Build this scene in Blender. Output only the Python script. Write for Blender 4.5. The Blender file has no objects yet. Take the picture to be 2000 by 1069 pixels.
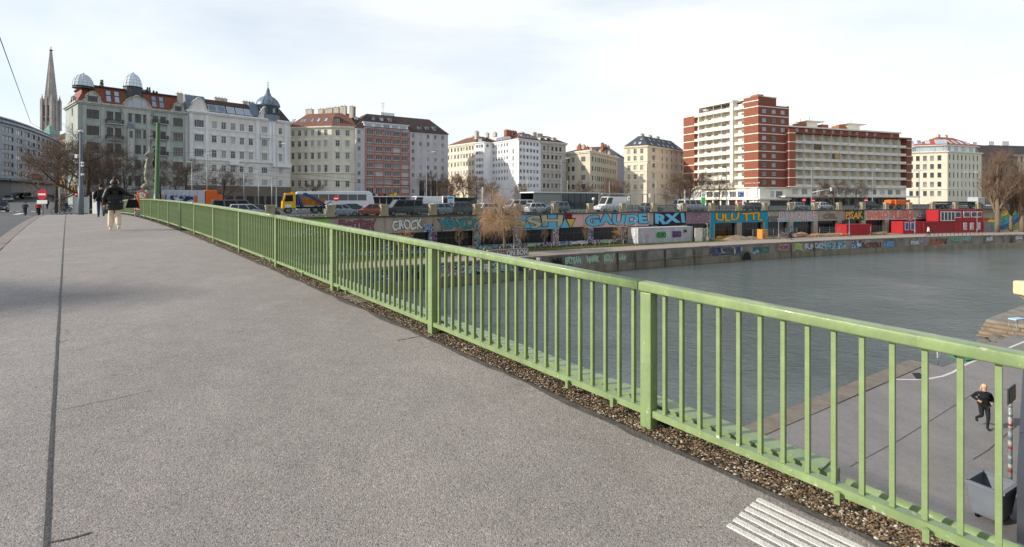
import bpy, bmesh, math, random
from mathutils import Vector, Matrix, noise
R = math.radians
random.seed(7)
SC = bpy.context.scene
COL = SC.collection
EZ = 1.65                      # eye height above the walkway at the camera

# ------------------------------------------------------------------ camera
cd = bpy.data.cameras.new('camera'); cam = bpy.data.objects.new('camera', cd); COL.objects.link(cam)
cam.location = (0, 0, EZ); cam.rotation_euler = (R(90), 0, 0)
cd.lens = 18; cd.sensor_width = 36; cd.shift_y = -0.07225; cd.clip_start = 0.05; cd.clip_end = 3000
SC.camera = cam
SC.render.resolution_x = 1024; SC.render.resolution_y = 547

# ------------------------------------------------------------------ sky and sun
EL = R(26)
TO_SUN = Vector((-0.96, -0.28, 0)).normalized() * math.cos(EL) + Vector((0, 0, math.sin(EL)))
W = bpy.data.worlds.new('World'); SC.world = W; W.use_nodes = True
nt = W.node_tree; nt.nodes.clear()
def wn(t, **k):
    n = nt.nodes.new(t)
    for a, b in k.items(): setattr(n, a, b)
    return n
out = wn('ShaderNodeOutputWorld'); bg = wn('ShaderNodeBackground'); bg.inputs[1].default_value = 0.14
sky = wn('ShaderNodeTexSky', sky_type='NISHITA', sun_disc=False, sun_elevation=EL, sun_rotation=math.atan2(TO_SUN.x, TO_SUN.y),
         air_density=1.0, dust_density=1.2, ozone_density=1.5)
tc = wn('ShaderNodeTexCoord'); mp = wn('ShaderNodeMapping'); mp.inputs['Scale'].default_value = (1.0, 1.6, 4.2); mp.inputs['Rotation'].default_value = (0.15, 0.1, 0.5)
n1 = wn('ShaderNodeTexNoise'); n1.inputs['Scale'].default_value = 1.1; n1.inputs['Detail'].default_value = 6; n1.inputs['Roughness'].default_value = 0.52; n1.inputs['Distortion'].default_value = 0.3
cr = wn('ShaderNodeValToRGB'); cr.color_ramp.elements[0].position = 0.38; cr.color_ramp.elements[0].color = (0.52, 0.52, 0.52, 1)
cr.color_ramp.elements[1].position = 0.60; cr.color_ramp.elements[1].color = (0.97, 0.97, 0.97, 1)
mx = wn('ShaderNodeMixRGB'); mx.inputs[2].default_value = (5.7, 5.95, 6.1, 1)
L = nt.links.new
L(tc.outputs['Generated'], mp.inputs[0]); L(mp.outputs[0], n1.inputs['Vector']); L(n1.outputs['Fac'], cr.inputs[0])
sx = wn('ShaderNodeSeparateXYZ'); L(tc.outputs['Generated'], sx.inputs[0]); hz = wn('ShaderNodeMapRange'); hz.inputs[1].default_value = 0.32; hz.inputs[2].default_value = 0.8; hz.inputs[3].default_value = 1.0; hz.inputs[4].default_value = 0.35
L(sx.outputs['Z'], hz.inputs[0]); fm_ = wn('ShaderNodeMath', operation='MULTIPLY'); L(cr.outputs[0], fm_.inputs[0]); L(hz.outputs[0], fm_.inputs[1]); L(fm_.outputs[0], mx.inputs[0]); L(sky.outputs[0], mx.inputs[1]); L(mx.outputs[0], bg.inputs[0]); L(bg.outputs[0], out.inputs[0])
sd = bpy.data.lights.new('sun', 'SUN'); sd.energy = 3.9; sd.angle = R(1.3); sd.color = (1, 0.92, 0.80)
so = bpy.data.objects.new('sun', sd); COL.objects.link(so); so.rotation_euler = TO_SUN.to_track_quat('Z', 'Y').to_euler(); so.location = (-40, -30, 60)
SC.view_settings.view_transform = 'Standard'; SC.view_settings.look = 'None'; SC.view_settings.exposure = 0.36; SC.view_settings.gamma = 1.0
SC.view_settings.use_curve_mapping = False

# ------------------------------------------------------------------ materials
MATS = {}
def node(nt, t, **k):
    n = nt.nodes.new(t)
    for a, b in k.items(): setattr(n, a, b)
    return n
def M(name, col, rough=0.8, var=0.12, scale=2.0, bump=0.0, metal=0.0, spec=0.3, bscale=None, streak=0.0, rnd=0.0, coat=0.0):
    """principled surface with two octaves of colour variation, optional vertical streaks, relief and per-object variation"""
    if name in MATS: return MATS[name]
    m = bpy.data.materials.new(name); m.use_nodes = True; nt = m.node_tree; b = nt.nodes['Principled BSDF']; L = nt.links.new
    b.inputs['Roughness'].default_value = rough; b.inputs['Metallic'].default_value = metal; b.inputs['Specular IOR Level'].default_value = spec
    if coat: b.inputs['Coat Weight'].default_value = coat; b.inputs['Coat Roughness'].default_value = 0.08
    tc = node(nt, 'ShaderNodeTexCoord')
    n = node(nt, 'ShaderNodeTexNoise'); n.inputs['Scale'].default_value = scale; n.inputs['Detail'].default_value = 8; n.inputs['Roughness'].default_value = 0.65
    L(tc.outputs['Object'], n.inputs['Vector'])
    mr = node(nt, 'ShaderNodeMapRange'); mr.inputs[1].default_value = 0.3; mr.inputs[2].default_value = 0.7; mr.inputs[3].default_value = 1 - var; mr.inputs[4].default_value = 1 + var
    L(n.outputs['Fac'], mr.inputs[0])
    val = mr.outputs[0]
    if streak:
        mpn = node(nt, 'ShaderNodeMapping'); mpn.inputs['Scale'].default_value = (1.3, 1.3, 0.12); L(tc.outputs['Object'], mpn.inputs[0])
        n2 = node(nt, 'ShaderNodeTexNoise'); n2.inputs['Scale'].default_value = scale * 1.5; n2.inputs['Detail'].default_value = 6; L(mpn.outputs[0], n2.inputs['Vector'])
        m2 = node(nt, 'ShaderNodeMapRange'); m2.inputs[1].default_value = 0.35; m2.inputs[2].default_value = 0.65; m2.inputs[3].default_value = 1 - streak; m2.inputs[4].default_value = 1 + streak * 0.4
        L(n2.outputs['Fac'], m2.inputs[0]); mu = node(nt, 'ShaderNodeMath', operation='MULTIPLY'); L(val, mu.inputs[0]); L(m2.outputs[0], mu.inputs[1]); val = mu.outputs[0]
    if rnd:
        oi = node(nt, 'ShaderNodeObjectInfo'); m3 = node(nt, 'ShaderNodeMapRange'); m3.inputs[3].default_value = 1 - rnd; m3.inputs[4].default_value = 1 + rnd
        L(oi.outputs['Random'], m3.inputs[0]); mu = node(nt, 'ShaderNodeMath', operation='MULTIPLY'); L(val, mu.inputs[0]); L(m3.outputs[0], mu.inputs[1]); val = mu.outputs[0]
    vm = node(nt, 'ShaderNodeVectorMath', operation='SCALE'); vm.inputs[0].default_value = col[:3]; L(val, vm.inputs['Scale']); L(vm.outputs[0], b.inputs['Base Color'])
    if bump:
        n3 = node(nt, 'ShaderNodeTexNoise'); n3.inputs['Scale'].default_value = bscale or scale * 8; n3.inputs['Detail'].default_value = 5; L(tc.outputs['Object'], n3.inputs['Vector'])
        bp = node(nt, 'ShaderNodeBump'); bp.inputs['Strength'].default_value = bump; bp.inputs['Distance'].default_value = 0.02; L(n3.outputs['Fac'], bp.inputs['Height']); L(bp.outputs[0], b.inputs['Normal'])
    MATS[name] = m; return m

def S(r, g, b):      # sRGB 0-255 -> linear
    f = lambda c: (c / 12.92 if c <= 0.04045 else ((c + 0.055) / 1.055) ** 2.4)
    return (f(r / 255), f(g / 255), f(b / 255))

def ramp_mat(name, stops, scale, kind='NOISE', rough=0.8, bump=0.0, detail=6, distort=0.0, stretch=(1, 1, 1), constant=False, bump_dist=0.01, spec=0.3, seed=0.0):
    if name in MATS: return MATS[name]
    m = bpy.data.materials.new(name); m.use_nodes = True; nt = m.node_tree; b = nt.nodes['Principled BSDF']; L = nt.links.new
    b.inputs['Roughness'].default_value = rough; b.inputs['Specular IOR Level'].default_value = spec
    tc = node(nt, 'ShaderNodeTexCoord'); mp = node(nt, 'ShaderNodeMapping'); mp.inputs['Scale'].default_value = stretch; mp.inputs['Location'].default_value = (seed, seed * 1.7, seed * 0.6)
    L(tc.outputs['Object'], mp.inputs[0])
    if kind == 'NOISE':
        n = node(nt, 'ShaderNodeTexNoise'); n.inputs['Scale'].default_value = scale; n.inputs['Detail'].default_value = detail; n.inputs['Distortion'].default_value = distort; o = n.outputs['Fac']
    else:
        n = node(nt, 'ShaderNodeTexVoronoi'); n.inputs['Scale'].default_value = scale; o = n.outputs['Color']
    L(mp.outputs[0], n.inputs['Vector'])
    cr = node(nt, 'ShaderNodeValToRGB'); e = cr.color_ramp.elements
    if constant: cr.color_ramp.interpolation = 'CONSTANT'
    while len(e) < len(stops): e.new(0.5)
    for i, (p, c) in enumerate(stops): e[i].position = p; e[i].color = (*c[:3], 1)
    L(o, cr.inputs[0]); L(cr.outputs[0], b.inputs['Base Color'])
    if bump:
        bp = node(nt, 'ShaderNodeBump'); bp.inputs['Strength'].default_value = bump; bp.inputs['Distance'].default_value = bump_dist
        L(n.outputs['Fac'] if kind == 'NOISE' else n.outputs['Distance'], bp.inputs['Height']); L(bp.outputs[0], b.inputs['Normal'])
    MATS[name] = m; return m

def asphalt_mat(name, dark, mid, light, tint=1.0):
    """worn asphalt: stones of a few mm in dark binder, wide stains and worn lanes"""
    m = bpy.data.materials.new(name); m.use_nodes = True; nt = m.node_tree; b = nt.nodes['Principled BSDF']; L = nt.links.new
    b.inputs['Roughness'].default_value = 0.75; b.inputs['Specular IOR Level'].default_value = 0.35
    tc = node(nt, 'ShaderNodeTexCoord')
    v = node(nt, 'ShaderNodeTexVoronoi'); v.inputs['Scale'].default_value = 150; L(tc.outputs['Object'], v.inputs['Vector'])
    sp = node(nt, 'ShaderNodeSeparateColor'); L(v.outputs['Color'], sp.inputs[0])
    cr = node(nt, 'ShaderNodeValToRGB'); e = cr.color_ramp.elements
    e[0].position = 0.0; e[0].color = (*dark, 1); e[1].position = 1.0; e[1].color = (*light, 1); k = e.new(0.22); k.color = (*mid, 1); k = e.new(0.8); k.color = (*[c * 1.18 for c in mid], 1); k = e.new(0.95); k.color = (*[c * 1.35 for c in mid], 1)
    L(sp.outputs[0], cr.inputs[0])
    def mul(col, scale, lo, hi, a=0.3, z=0.7, detail=5, stretch=(1, 1, 1)):
        mp = node(nt, 'ShaderNodeMapping'); mp.inputs['Scale'].default_value = stretch; mp.inputs['Rotation'].default_value = (0, 0, R(41)); L(tc.outputs['Object'], mp.inputs[0])
        n = node(nt, 'ShaderNodeTexNoise'); n.inputs['Scale'].default_value = scale; n.inputs['Detail'].default_value = detail; n.inputs['Roughness'].default_value = 0.7; L(mp.outputs[0], n.inputs['Vector'])
        r = node(nt, 'ShaderNodeMapRange'); r.inputs[1].default_value = a; r.inputs[2].default_value = z; r.inputs[3].default_value = lo; r.inputs[4].default_value = hi; L(n.outputs['Fac'], r.inputs[0])
        s = node(nt, 'ShaderNodeVectorMath', operation='SCALE'); L(col, s.inputs[0]); L(r.outputs[0], s.inputs['Scale']); return s.outputs[0]
    c = mul(cr.outputs[0], 55, 0.80, 1.18)
    c = mul(c, 0.45, 0.86, 1.10, stretch=(1, 0.35, 1))
    c = mul(c, 2.6, 0.90, 1.08)
    c = mul(c, 9.0, 0.94, 1.05)
    for sc, lim, dk in ((1.1, .035, .72), (2.3, .03, 1.28), (.5, .06, .86)):      # gum, bleached spots, oil stains
        v2 = node(nt, 'ShaderNodeTexVoronoi'); v2.inputs['Scale'].default_value = sc; L(tc.outputs['Object'], v2.inputs['Vector'])
        r2 = node(nt, 'ShaderNodeMapRange'); r2.inputs[1].default_value = lim * .7; r2.inputs[2].default_value = lim; r2.inputs[3].default_value = dk; r2.inputs[4].default_value = 1.0; L(v2.outputs['Distance'], r2.inputs[0])
        s2 = node(nt, 'ShaderNodeVectorMath', operation='SCALE'); L(c, s2.inputs[0]); L(r2.outputs[0], s2.inputs['Scale']); c = s2.outputs[0]
    L(c, b.inputs['Base Color'])
    n = node(nt, 'ShaderNodeTexNoise'); n.inputs['Scale'].default_value = 70; n.inputs['Detail'].default_value = 4; L(tc.outputs['Object'], n.inputs['Vector'])
    ad = node(nt, 'ShaderNodeMath', operation='SUBTRACT'); L(n.outputs['Fac'], ad.inputs[0]); L(v.outputs['Distance'], ad.inputs[1])
    bp = node(nt, 'ShaderNodeBump'); bp.inputs['Strength'].default_value = 0.6; bp.inputs['Distance'].default_value = 0.004; L(ad.outputs[0], bp.inputs['Height']); L(bp.outputs[0], b.inputs['Normal'])
    MATS[name] = m; return m

def glass_mat(name, dark, light, thr=0.7, rough=0.06):
    """window pane: dark interior or pale curtain, picked per window, under a smooth reflective surface"""
    m = bpy.data.materials.new(name); m.use_nodes = True; nt = m.node_tree; b = nt.nodes['Principled BSDF']; L = nt.links.new
    b.inputs['Roughness'].default_value = rough; b.inputs['Specular IOR Level'].default_value = 0.5
    oi = node(nt, 'ShaderNodeObjectInfo'); cr = node(nt, 'ShaderNodeValToRGB'); e = cr.color_ramp.elements
    e[0].position = 0; e[0].color = (*dark, 1); e[1].position = 1; e[1].color = (*light, 1); k = e.new(thr); k.color = (*[c * 2.2 for c in dark], 1)
    L(oi.outputs['Random'], cr.inputs[0])
    tc = node(nt, 'ShaderNodeTexCoord'); n = node(nt, 'ShaderNodeTexNoise'); n.inputs['Scale'].default_value = 1.1; L(tc.outputs['Object'], n.inputs['Vector'])
    bp = node(nt, 'ShaderNodeBump'); bp.inputs['Strength'].default_value = 0.12; bp.inputs['Distance'].default_value = 0.05; L(n.outputs['Fac'], bp.inputs['Height']); L(bp.outputs[0], b.inputs['Normal'])
    L(cr.outputs[0], b.inputs['Base Color']); MATS[name] = m; return m

# ------------------------------------------------------------------ mesh builder
class MB:
    def __init__(s): s.v = []; s.f = []; s.mi = []; s.sm = []
    def face(s, pts, m=0, sm=False):
        i = len(s.v); s.v += [tuple(p) for p in pts]; s.f.append(tuple(range(i, i + len(pts)))); s.mi.append(m); s.sm.append(sm)
    def box(s, c, d, m=0, rz=0.0, bottom=True):
        x, y, z = d[0] / 2, d[1] / 2, d[2] / 2; co, si = math.cos(rz), math.sin(rz)
        i = len(s.v)
        for dz in (-z, z):
            for dx, dy in ((-x, -y), (x, -y), (x, y), (-x, y)): s.v.append((c[0] + dx * co - dy * si, c[1] + dx * si + dy * co, c[2] + dz))
        for q in ((4, 5, 6, 7), (0, 1, 5, 4), (1, 2, 6, 5), (2, 3, 7, 6), (3, 0, 4, 7), (3, 2, 1, 0)): s.f.append(tuple(i + k for k in q)); s.mi.append(m); s.sm.append(False)
    def box2(s, a, b, m=0): s.box([(a[k] + b[k]) / 2 for k in range(3)], [abs(b[k] - a[k]) for k in range(3)], m)
    def prism(s, poly, z0, z1, m=0, top=True, mt=None):
        n = len(poly)
        for k in range(n):
            a, b = poly[k], poly[(k + 1) % n]; s.face([(a[0], a[1], z0), (b[0], b[1], z0), (b[0], b[1], z1), (a[0], a[1], z1)], m)
        if top: s.face([(p[0], p[1], z1) for p in poly], m if mt is None else mt); s.face([(p[0], p[1], z0) for p in reversed(poly)], m)
    def prism_y(s, poly, y0, y1, m=0):      # poly in x,z swept along y
        n = len(poly)
        for k in range(n):
            a, b = poly[k], poly[(k + 1) % n]; s.face([(a[0], y0, a[1]), (b[0], y0, b[1]), (b[0], y1, b[1]), (a[0], y1, a[1])], m)
        s.face([(p[0], y0, p[1]) for p in reversed(poly)], m); s.face([(p[0], y1, p[1]) for p in poly], m)
    def tube(s, pts, rad, n=6, m=0, cap=True, sm=True):
        pts = [Vector(p) for p in pts]; rings = []
        if not hasattr(rad, '__len__'): rad = [rad] * len(pts)
        for k, p in enumerate(pts):
            d = (pts[min(k + 1, len(pts) - 1)] - pts[max(k - 1, 0)])
            if d.length < 1e-9: d = Vector((0, 0, 1))
            d.normalize(); u = d.cross(Vector((0, 0, 1)) if abs(d.z) < 0.95 else Vector((1, 0, 0))).normalized(); w = d.cross(u)
            i = len(s.v); rings.append(i)
            for j in range(n):
                t = 2 * math.pi * j / n; s.v.append(tuple(p + (u * math.cos(t) + w * math.sin(t)) * rad[k]))
        for k in range(len(pts) - 1):
            for j in range(n):
                a, b = rings[k], rings[k + 1]; s.f.append((a + j, a + (j + 1) % n, b + (j + 1) % n, b + j)); s.mi.append(m); s.sm.append(sm)
        if cap:
            s.f.append(tuple(rings[0] + j for j in reversed(range(n)))); s.mi.append(m); s.sm.append(False)
            s.f.append(tuple(rings[-1] + j for j in range(n))); s.mi.append(m); s.sm.append(False)
    def beam(s, a, b, w, h, m=0):           # rectangular bar between two points, w horizontal, h other
        a, b = Vector(a), Vector(b); d = (b - a).normalized(); u = d.cross(Vector((0, 0, 1)) if abs(d.z) < 0.95 else Vector((0, 1, 0))).normalized(); t = u.cross(d)
        i = len(s.v)
        for p in (a, b):
            for x, y in ((-1, -1), (1, -1), (1, 1), (-1, 1)): s.v.append(tuple(p + u * x * w / 2 + t * y * h / 2))
        for q in ((0, 1, 2, 3), (7, 6, 5, 4), (0, 4, 5, 1), (1, 5, 6, 2), (2, 6, 7, 3), (3, 7, 4, 0)): s.f.append(tuple(i + k for k in q)); s.mi.append(m); s.sm.append(False)
    def lathe(s, prof, c=(0, 0, 0), n=12, m=0, sm=True, a0=0.0):
        rings = []
        for r, z in prof:
            rings.append(len(s.v))
            for j in range(n):
                t = a0 + 2 * math.pi * j / n; s.v.append((c[0] + r * math.cos(t), c[1] + r * math.sin(t), c[2] + z))
        for k in range(len(prof) - 1):
            for j in range(n):
                a, b = rings[k], rings[k + 1]; s.f.append((a + j, a + (j + 1) % n, b + (j + 1) % n, b + j)); s.mi.append(m); s.sm.append(sm)
        s.f.append(tuple(rings[0] + j for j in reversed(range(n)))); s.mi.append(m); s.sm.append(False)
        s.f.append(tuple(rings[-1] + j for j in range(n))); s.mi.append(m); s.sm.append(False)
    def mesh(s, name, mats):
        me = bpy.data.meshes.new(name); me.from_pydata(s.v, [], s.f); me.update()
        me.polygons.foreach_set('material_index', s.mi); me.polygons.foreach_set('use_smooth', s.sm)
        for m in (mats if isinstance(mats, (list, tuple)) else [mats]): me.materials.append(m)
        return me
    def build(s, name, mats, parent=None, world=False):
        return put(name, s.mesh(name, mats), parent, world)

def put(name, me, parent=None, world=False, loc=None, rz=None):
    o = bpy.data.objects.new(name, me); COL.objects.link(o)
    if parent is not None:
        o.parent = parent
        if world: o.matrix_parent_inverse = parent.matrix_basis.inverted()
    if loc is not None: o.location = loc
    if rz is not None: o.rotation_euler = (0, 0, rz)
    return o
def tag(o, label=None, cat=None, group=None, kind=None):
    for k, v in (('label', label), ('category', cat), ('group', group), ('kind', kind)):
        if v: o[k] = v
    return o
def thing(name, label, cat, loc=(0, 0, 0), rz=0.0, group=None, scale=1.0):
    o = bpy.data.objects.new(name, None); COL.objects.link(o); o.empty_display_size = 0.2
    o.location = loc; o.rotation_euler = (0, 0, rz)
    if scale != 1.0: o.scale = (scale,) * 3
    return tag(o, label, cat, group)
def struct(name, mb, mats): return tag(mb.build(name, mats), kind='structure')
def copy_tree(o, loc, rz=None, label=None, parent=None, scale=None):
    c = o.copy(); COL.objects.link(c)
    if parent is None:
        c.location = loc
        if rz is not None: c.rotation_euler = (0, 0, rz)
        if scale is not None: c.scale = scale if hasattr(scale, '__len__') else (scale,) * 3
        if label: c['label'] = label
    else: c.parent = parent
    for ch in KIDS.get(o, ()) or [x for x in COL.objects if x.parent == o]: copy_tree(ch, None, parent=c)
    return c
KIDS = {}
def freeze(o):        # remember children once so copies are quick
    KIDS[o] = list(o.children)
    for c in o.children: freeze(c)
def text_mesh(body, size, offset=0.0, extrude=0.01, shear=0.0, spacing=1.0):
    c = bpy.data.curves.new('t', 'FONT'); c.body = body; c.size = size; c.offset = offset; c.extrude = extrude; c.shear = shear; c.space_character = spacing; c.resolution_u = 3
    o = bpy.data.objects.new('t', c); COL.objects.link(o); bpy.context.view_layer.update()
    me = bpy.data.meshes.new_from_object(o.evaluated_get(bpy.context.evaluated_depsgraph_get())); bpy.data.objects.remove(o); bpy.data.curves.remove(c)
    return me
def px(x, Y): return ((x - 1000) / 1000 * Y, Y)
def pz(y, Y): return EZ + (390 - y) / 1000 * Y
def offset_poly(p, d):
    n = len(p); out = []
    for i in range(n):
        a, b, c = Vector(p[i - 1][:2]), Vector(p[i][:2]), Vector(p[(i + 1) % n][:2])
        e1 = (b - a).normalized(); e2 = (c - b).normalized(); n1 = Vector((-e1.y, e1.x)); n2 = Vector((-e2.y, e2.x))
        k = (n1 + n2); k = k / max(0.25, k.length_squared) * 2 * d if k.length > 1e-6 else n1 * d
        out.append((b.x + k.x, b.y + k.y))
    return out

# ------------------------------------------------------------------ bridge frame (s along, t to the right) and far bank curve
BU = Vector((-0.65572, 0.75500)); BW = Vector((0.75500, 0.65572)); BANG = math.atan2(BU.y, BU.x)
def deck(s): return EZ + max(-2.6, -0.955 - 0.69 * ((s - 34) / 34) ** 2 if s < 75 else -1.96)
def bp(s, t, z=0.0): p = BU * s + BW * t; return (p.x, p.y, deck(s) + z)
def bp2(s, t): p = BU * s + BW * t; return (p.x, p.y)
STREET = EZ - 2.0; QUAY = EZ - 6.6; WATER = EZ - 9.0; NQUAY = EZ - 8.0
PS = 6.1426
_bank = {}
def _mk():
    st = 0.25
    def hd(a):
        s = max(-8, min(24, a / PS)); return 0.99855 + 0.014153 * s + 0.000148 * s * s
    x, y = -0.354 * 57, 57.0; X, Y = x, y; k = 0
    _bank[0] = (x, y, hd(0))
    while k < 900:
        h = hd((k + 0.5) * st); X += math.sin(h) * st; Y += math.cos(h) * st; k += 1; _bank[k] = (X, Y, hd(k * st))
    X, Y, k = x, y, 0
    while k > -700:
        h = hd((k - 0.5) * st); X -= math.sin(h) * st; Y -= math.cos(h) * st; k -= 1; _bank[k] = (X, Y, hd(k * st))
_mk()
def bank(a, off=0.0):
    k = a / 0.25; i = max(-699, min(899, math.floor(k))); f = k - i; p, q = _bank[i], _bank[i + 1]
    h = p[2] + (q[2] - p[2]) * f
    return (p[0] + (q[0] - p[0]) * f + math.cos(h) * off, p[1] + (q[1] - p[1]) * f - math.sin(h) * off)
def bankang(a): h = _bank[max(-699, min(899, round(a / 0.25)))][2]; return math.pi / 2 - h      # rotation of local +x along the bank
from functools import lru_cache
@lru_cache(None)
def bank_at(x, off=0.0):       # arc length whose image column is x
    best = min(range(-140, 900), key=lambda k: abs(1000 + 1000 * bank(k * 0.25, off)[0] / max(1, bank(k * 0.25, off)[1]) - x)); return best * 0.25
# ------------------------------------------------------------------ materials used widely
asph = asphalt_mat('walk_asphalt', S(108, 103, 99), S(143, 136, 131), S(186, 180, 174))
asph2 = asphalt_mat('worn_asphalt', S(106, 101, 98), S(145, 139, 135), S(188, 182, 177))
road = asphalt_mat('road_asphalt', S(48, 49, 50), S(88, 89, 90), S(130, 130, 128))
tar = M('tar_seam', S(76, 73, 73), 0.55, 0.35, 14, 0.6, bscale=60)
kerbst = M('kerb_granite', S(138, 128, 122), 0.8, 0.2, 9, 0.4, bscale=90)
white_paint = M('white_road_paint', S(214, 212, 206), 0.7, 0.16, 18, 0.4, bscale=120)
green = M('green_paint', S(132, 153, 104), 0.40, 0.14, 6, 0.14, spec=0.4, coat=0.4, bscale=30, streak=0.12)
def wear(mat):
    nt = mat.node_tree; L = nt.links.new; b = nt.nodes['Principled BSDF']; src = b.inputs['Base Color'].links[0].from_socket; tc = node(nt, 'ShaderNodeTexCoord')
    for sc, lo, hi, col in ((26, .67, .70, S(196, 202, 176)), (9, .68, .76, S(96, 84, 60)), (2.2, .5, .8, S(96, 112, 76))):
        n = node(nt, 'ShaderNodeTexNoise'); n.inputs['Scale'].default_value = sc; n.inputs['Detail'].default_value = 5; L(tc.outputs['Object'], n.inputs['Vector']); r = node(nt, 'ShaderNodeMapRange'); r.inputs[1].default_value = lo; r.inputs[2].default_value = hi; r.inputs[4].default_value = .6; L(n.outputs['Fac'], r.inputs[0])
        mx = node(nt, 'ShaderNodeMixRGB'); mx.inputs[2].default_value = (*col, 1); L(r.outputs[0], mx.inputs[0]); L(src, mx.inputs[1]); src = mx.outputs[0]
    L(src, b.inputs['Base Color'])
wear(green)
green2 = M('green_paint_old', S(70, 104, 62), 0.45, 0.1, 5, 0.10, spec=0.5, streak=0.1)
conc = M('concrete', S(136, 130, 120), 0.9, 0.18, 0.7, 0.5, streak=0.22)
concd = M('concrete_dark', S(96, 92, 86), 0.92, 0.3, 0.6, 0.6, streak=0.35)
stone = M('pillar_stone', S(168, 156, 132), 0.9, 0.16, 1.4, 0.5, streak=0.2)
steel = M('galvanised_steel', S(150, 154, 158), 0.45, 0.1, 4, metal=0.4)
darksteel = M('dark_steel', S(62, 66, 70), 0.5, 0.15, 4, metal=0.3)
black = M('black_rubber', S(26, 26, 28), 0.6, 0.2, 8)
white = M('white_gloss', S(225, 226, 226), 0.35, 0.05, 3)
glassd = glass_mat('pane_dark', (0.016, 0.019, 0.022), (0.20, 0.19, 0.17), 0.72)

# ------------------------------------------------------------------ bridge deck
T0 = 2.973                     # face of the railing posts
def sheet(t0, t1, s0, s1, dz, n=60, wob=0.0):
    mb = MB()
    for k in range(n):
        a = s0 + (s1 - s0) * k / n; b = s0 + (s1 - s0) * (k + 1) / n
        w = lambda s, i: (noise.noise(Vector((s * 1.7, i * 9.1, 0))) * wob + noise.noise(Vector((s * 7.1, i * 3.1, 4))) * wob * 0.5)
        mb.face([bp(a, t0 + w(a, 1), dz), bp(a, t1 + w(a, 2), dz), bp(b, t1 + w(b, 2), dz), bp(b, t0 + w(b, 1), dz)][::-1])
    return mb
def fixn(mb):                  # all faces up
    for i, f in enumerate(mb.f):
        a, b, c = (Vector(mb.v[k]) for k in f[:3])
        if (b - a).cross(c - a).z < 0: mb.f[i] = tuple(reversed(f))
    return mb
struct('walkway', fixn(sheet(-0.07, T0 - 0.06, -6, 80, 0.0, 80)), asph)
struct('walkway_edge_strip', fixn(sheet(-1.14, -0.07, -6, 80, -0.003, 80)), asph2)
mb = fixn(sheet(-16, -1.44, -6, 110, -0.12, 80)); struct('bridge_road', mb, road)
# kerb stones, one by one
kerb = thing('kerb', 'low granite kerb of the walkway along the bridge road', 'kerb', bp(0, -1.3))
for k in range(78):
    s = -4 + k * 1.0; a, b = bp(s + 0.008, 0), bp(s + 0.992, 0)
    m = MB(); d = deck(s); d2 = deck(s + 1)
    q = [bp(s + 0.008, -1.43), bp(s + 0.008, -1.15), bp(s + 0.992, -1.15), bp(s + 0.992, -1.43)]
    jt = random.uniform(-0.004, 0.004)
    top = [(p[0], p[1], p[2] + 0.004 + jt) for p in q]; bot = [(p[0], p[1], p[2] - 0.3) for p in q]
    m.face(top[::-1]); 
    for i in range(4): m.face([top[i], top[(i + 1) % 4], bot[(i + 1) % 4], bot[i]])
    fixn(m) if False else None
    m.build('kerb_stone', kerbst, kerb, True)
# tar joints
j = sheet(-0.083, -0.064, -5, 46, 0.004, 140, 0.005); struct('tar_joint', fixn(j), tar)
tar2 = M('tar_edge', S(92, 88, 86), 0.6, 0.35, 9, 0.6, bscale=60)
j = sheet(T0 - 0.125, T0 - 0.05, -3, 60, 0.004, 400, 0.045); struct('tar_edge_joint', fixn(j), tar2)
cracks = MB()
def crack(pts, w):
    for (s0, t0), (s1, t1) in zip(pts, pts[1:]):
        N = 8
        for k in range(N):
            def P(u, side):
                s = s0 + (s1 - s0) * u; t = t0 + (t1 - t0) * u; d = Vector((s1 - s0, t1 - t0)).normalized(); jx = noise.noise(Vector((s * 6, t * 6, 2))) * 0.02
                ww = w * (0.6 + 0.5 * noise.noise(Vector((s * 9, t * 9, 7)))); return bp(s - d.y * (ww * side + jx), t + d.x * (ww * side + jx), 0.003)
            cracks.face([P(k / N, -1), P((k + 1) / N, -1), P((k + 1) / N, 1), P(k / N, 1)])
def g2b(x, y):      # image point on the walkway -> (s, t)
    Y = 3.0
    for _ in range(40):
        X = (x - 1000) / 1000 * Y; s = BU.x * X + BU.y * Y; Y = Y * 0.5 + 0.5 * (EZ - deck(s)) / ((y - 390) / 1000)
    X = (x - 1000) / 1000 * Y; return (BU.x * X + BU.y * Y, BW.x * X + BW.y * Y)
for line, w in (([(120, 800), (200, 785), (305, 762)], 0.006), ([(92, 1062), (150, 1050), (178, 1043)], 0.012), ([(775, 665), (815, 659), (838, 654)], 0.016),
                ([(484, 530), (515, 528), (540, 526)], 0.016), ([(112, 658), (118, 670), (130, 664)], 0.005), ([(110, 643), (130, 645), (129, 654)], 0.004), ([(255, 462), (280, 461)], 0.02), ([(125, 424), (156, 423)], 0.02)):
    crack([g2b(*p) for p in line], w * .6)
struct('pavement_cracks', fixn(cracks), tar)
# the darker resurfaced rectangle and manhole-like patch are their own sheets of asphalt
pale = MB()
q = [g2b(139, 430), g2b(245, 428), g2b(262, 421.5), g2b(90, 419.5)]
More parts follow.
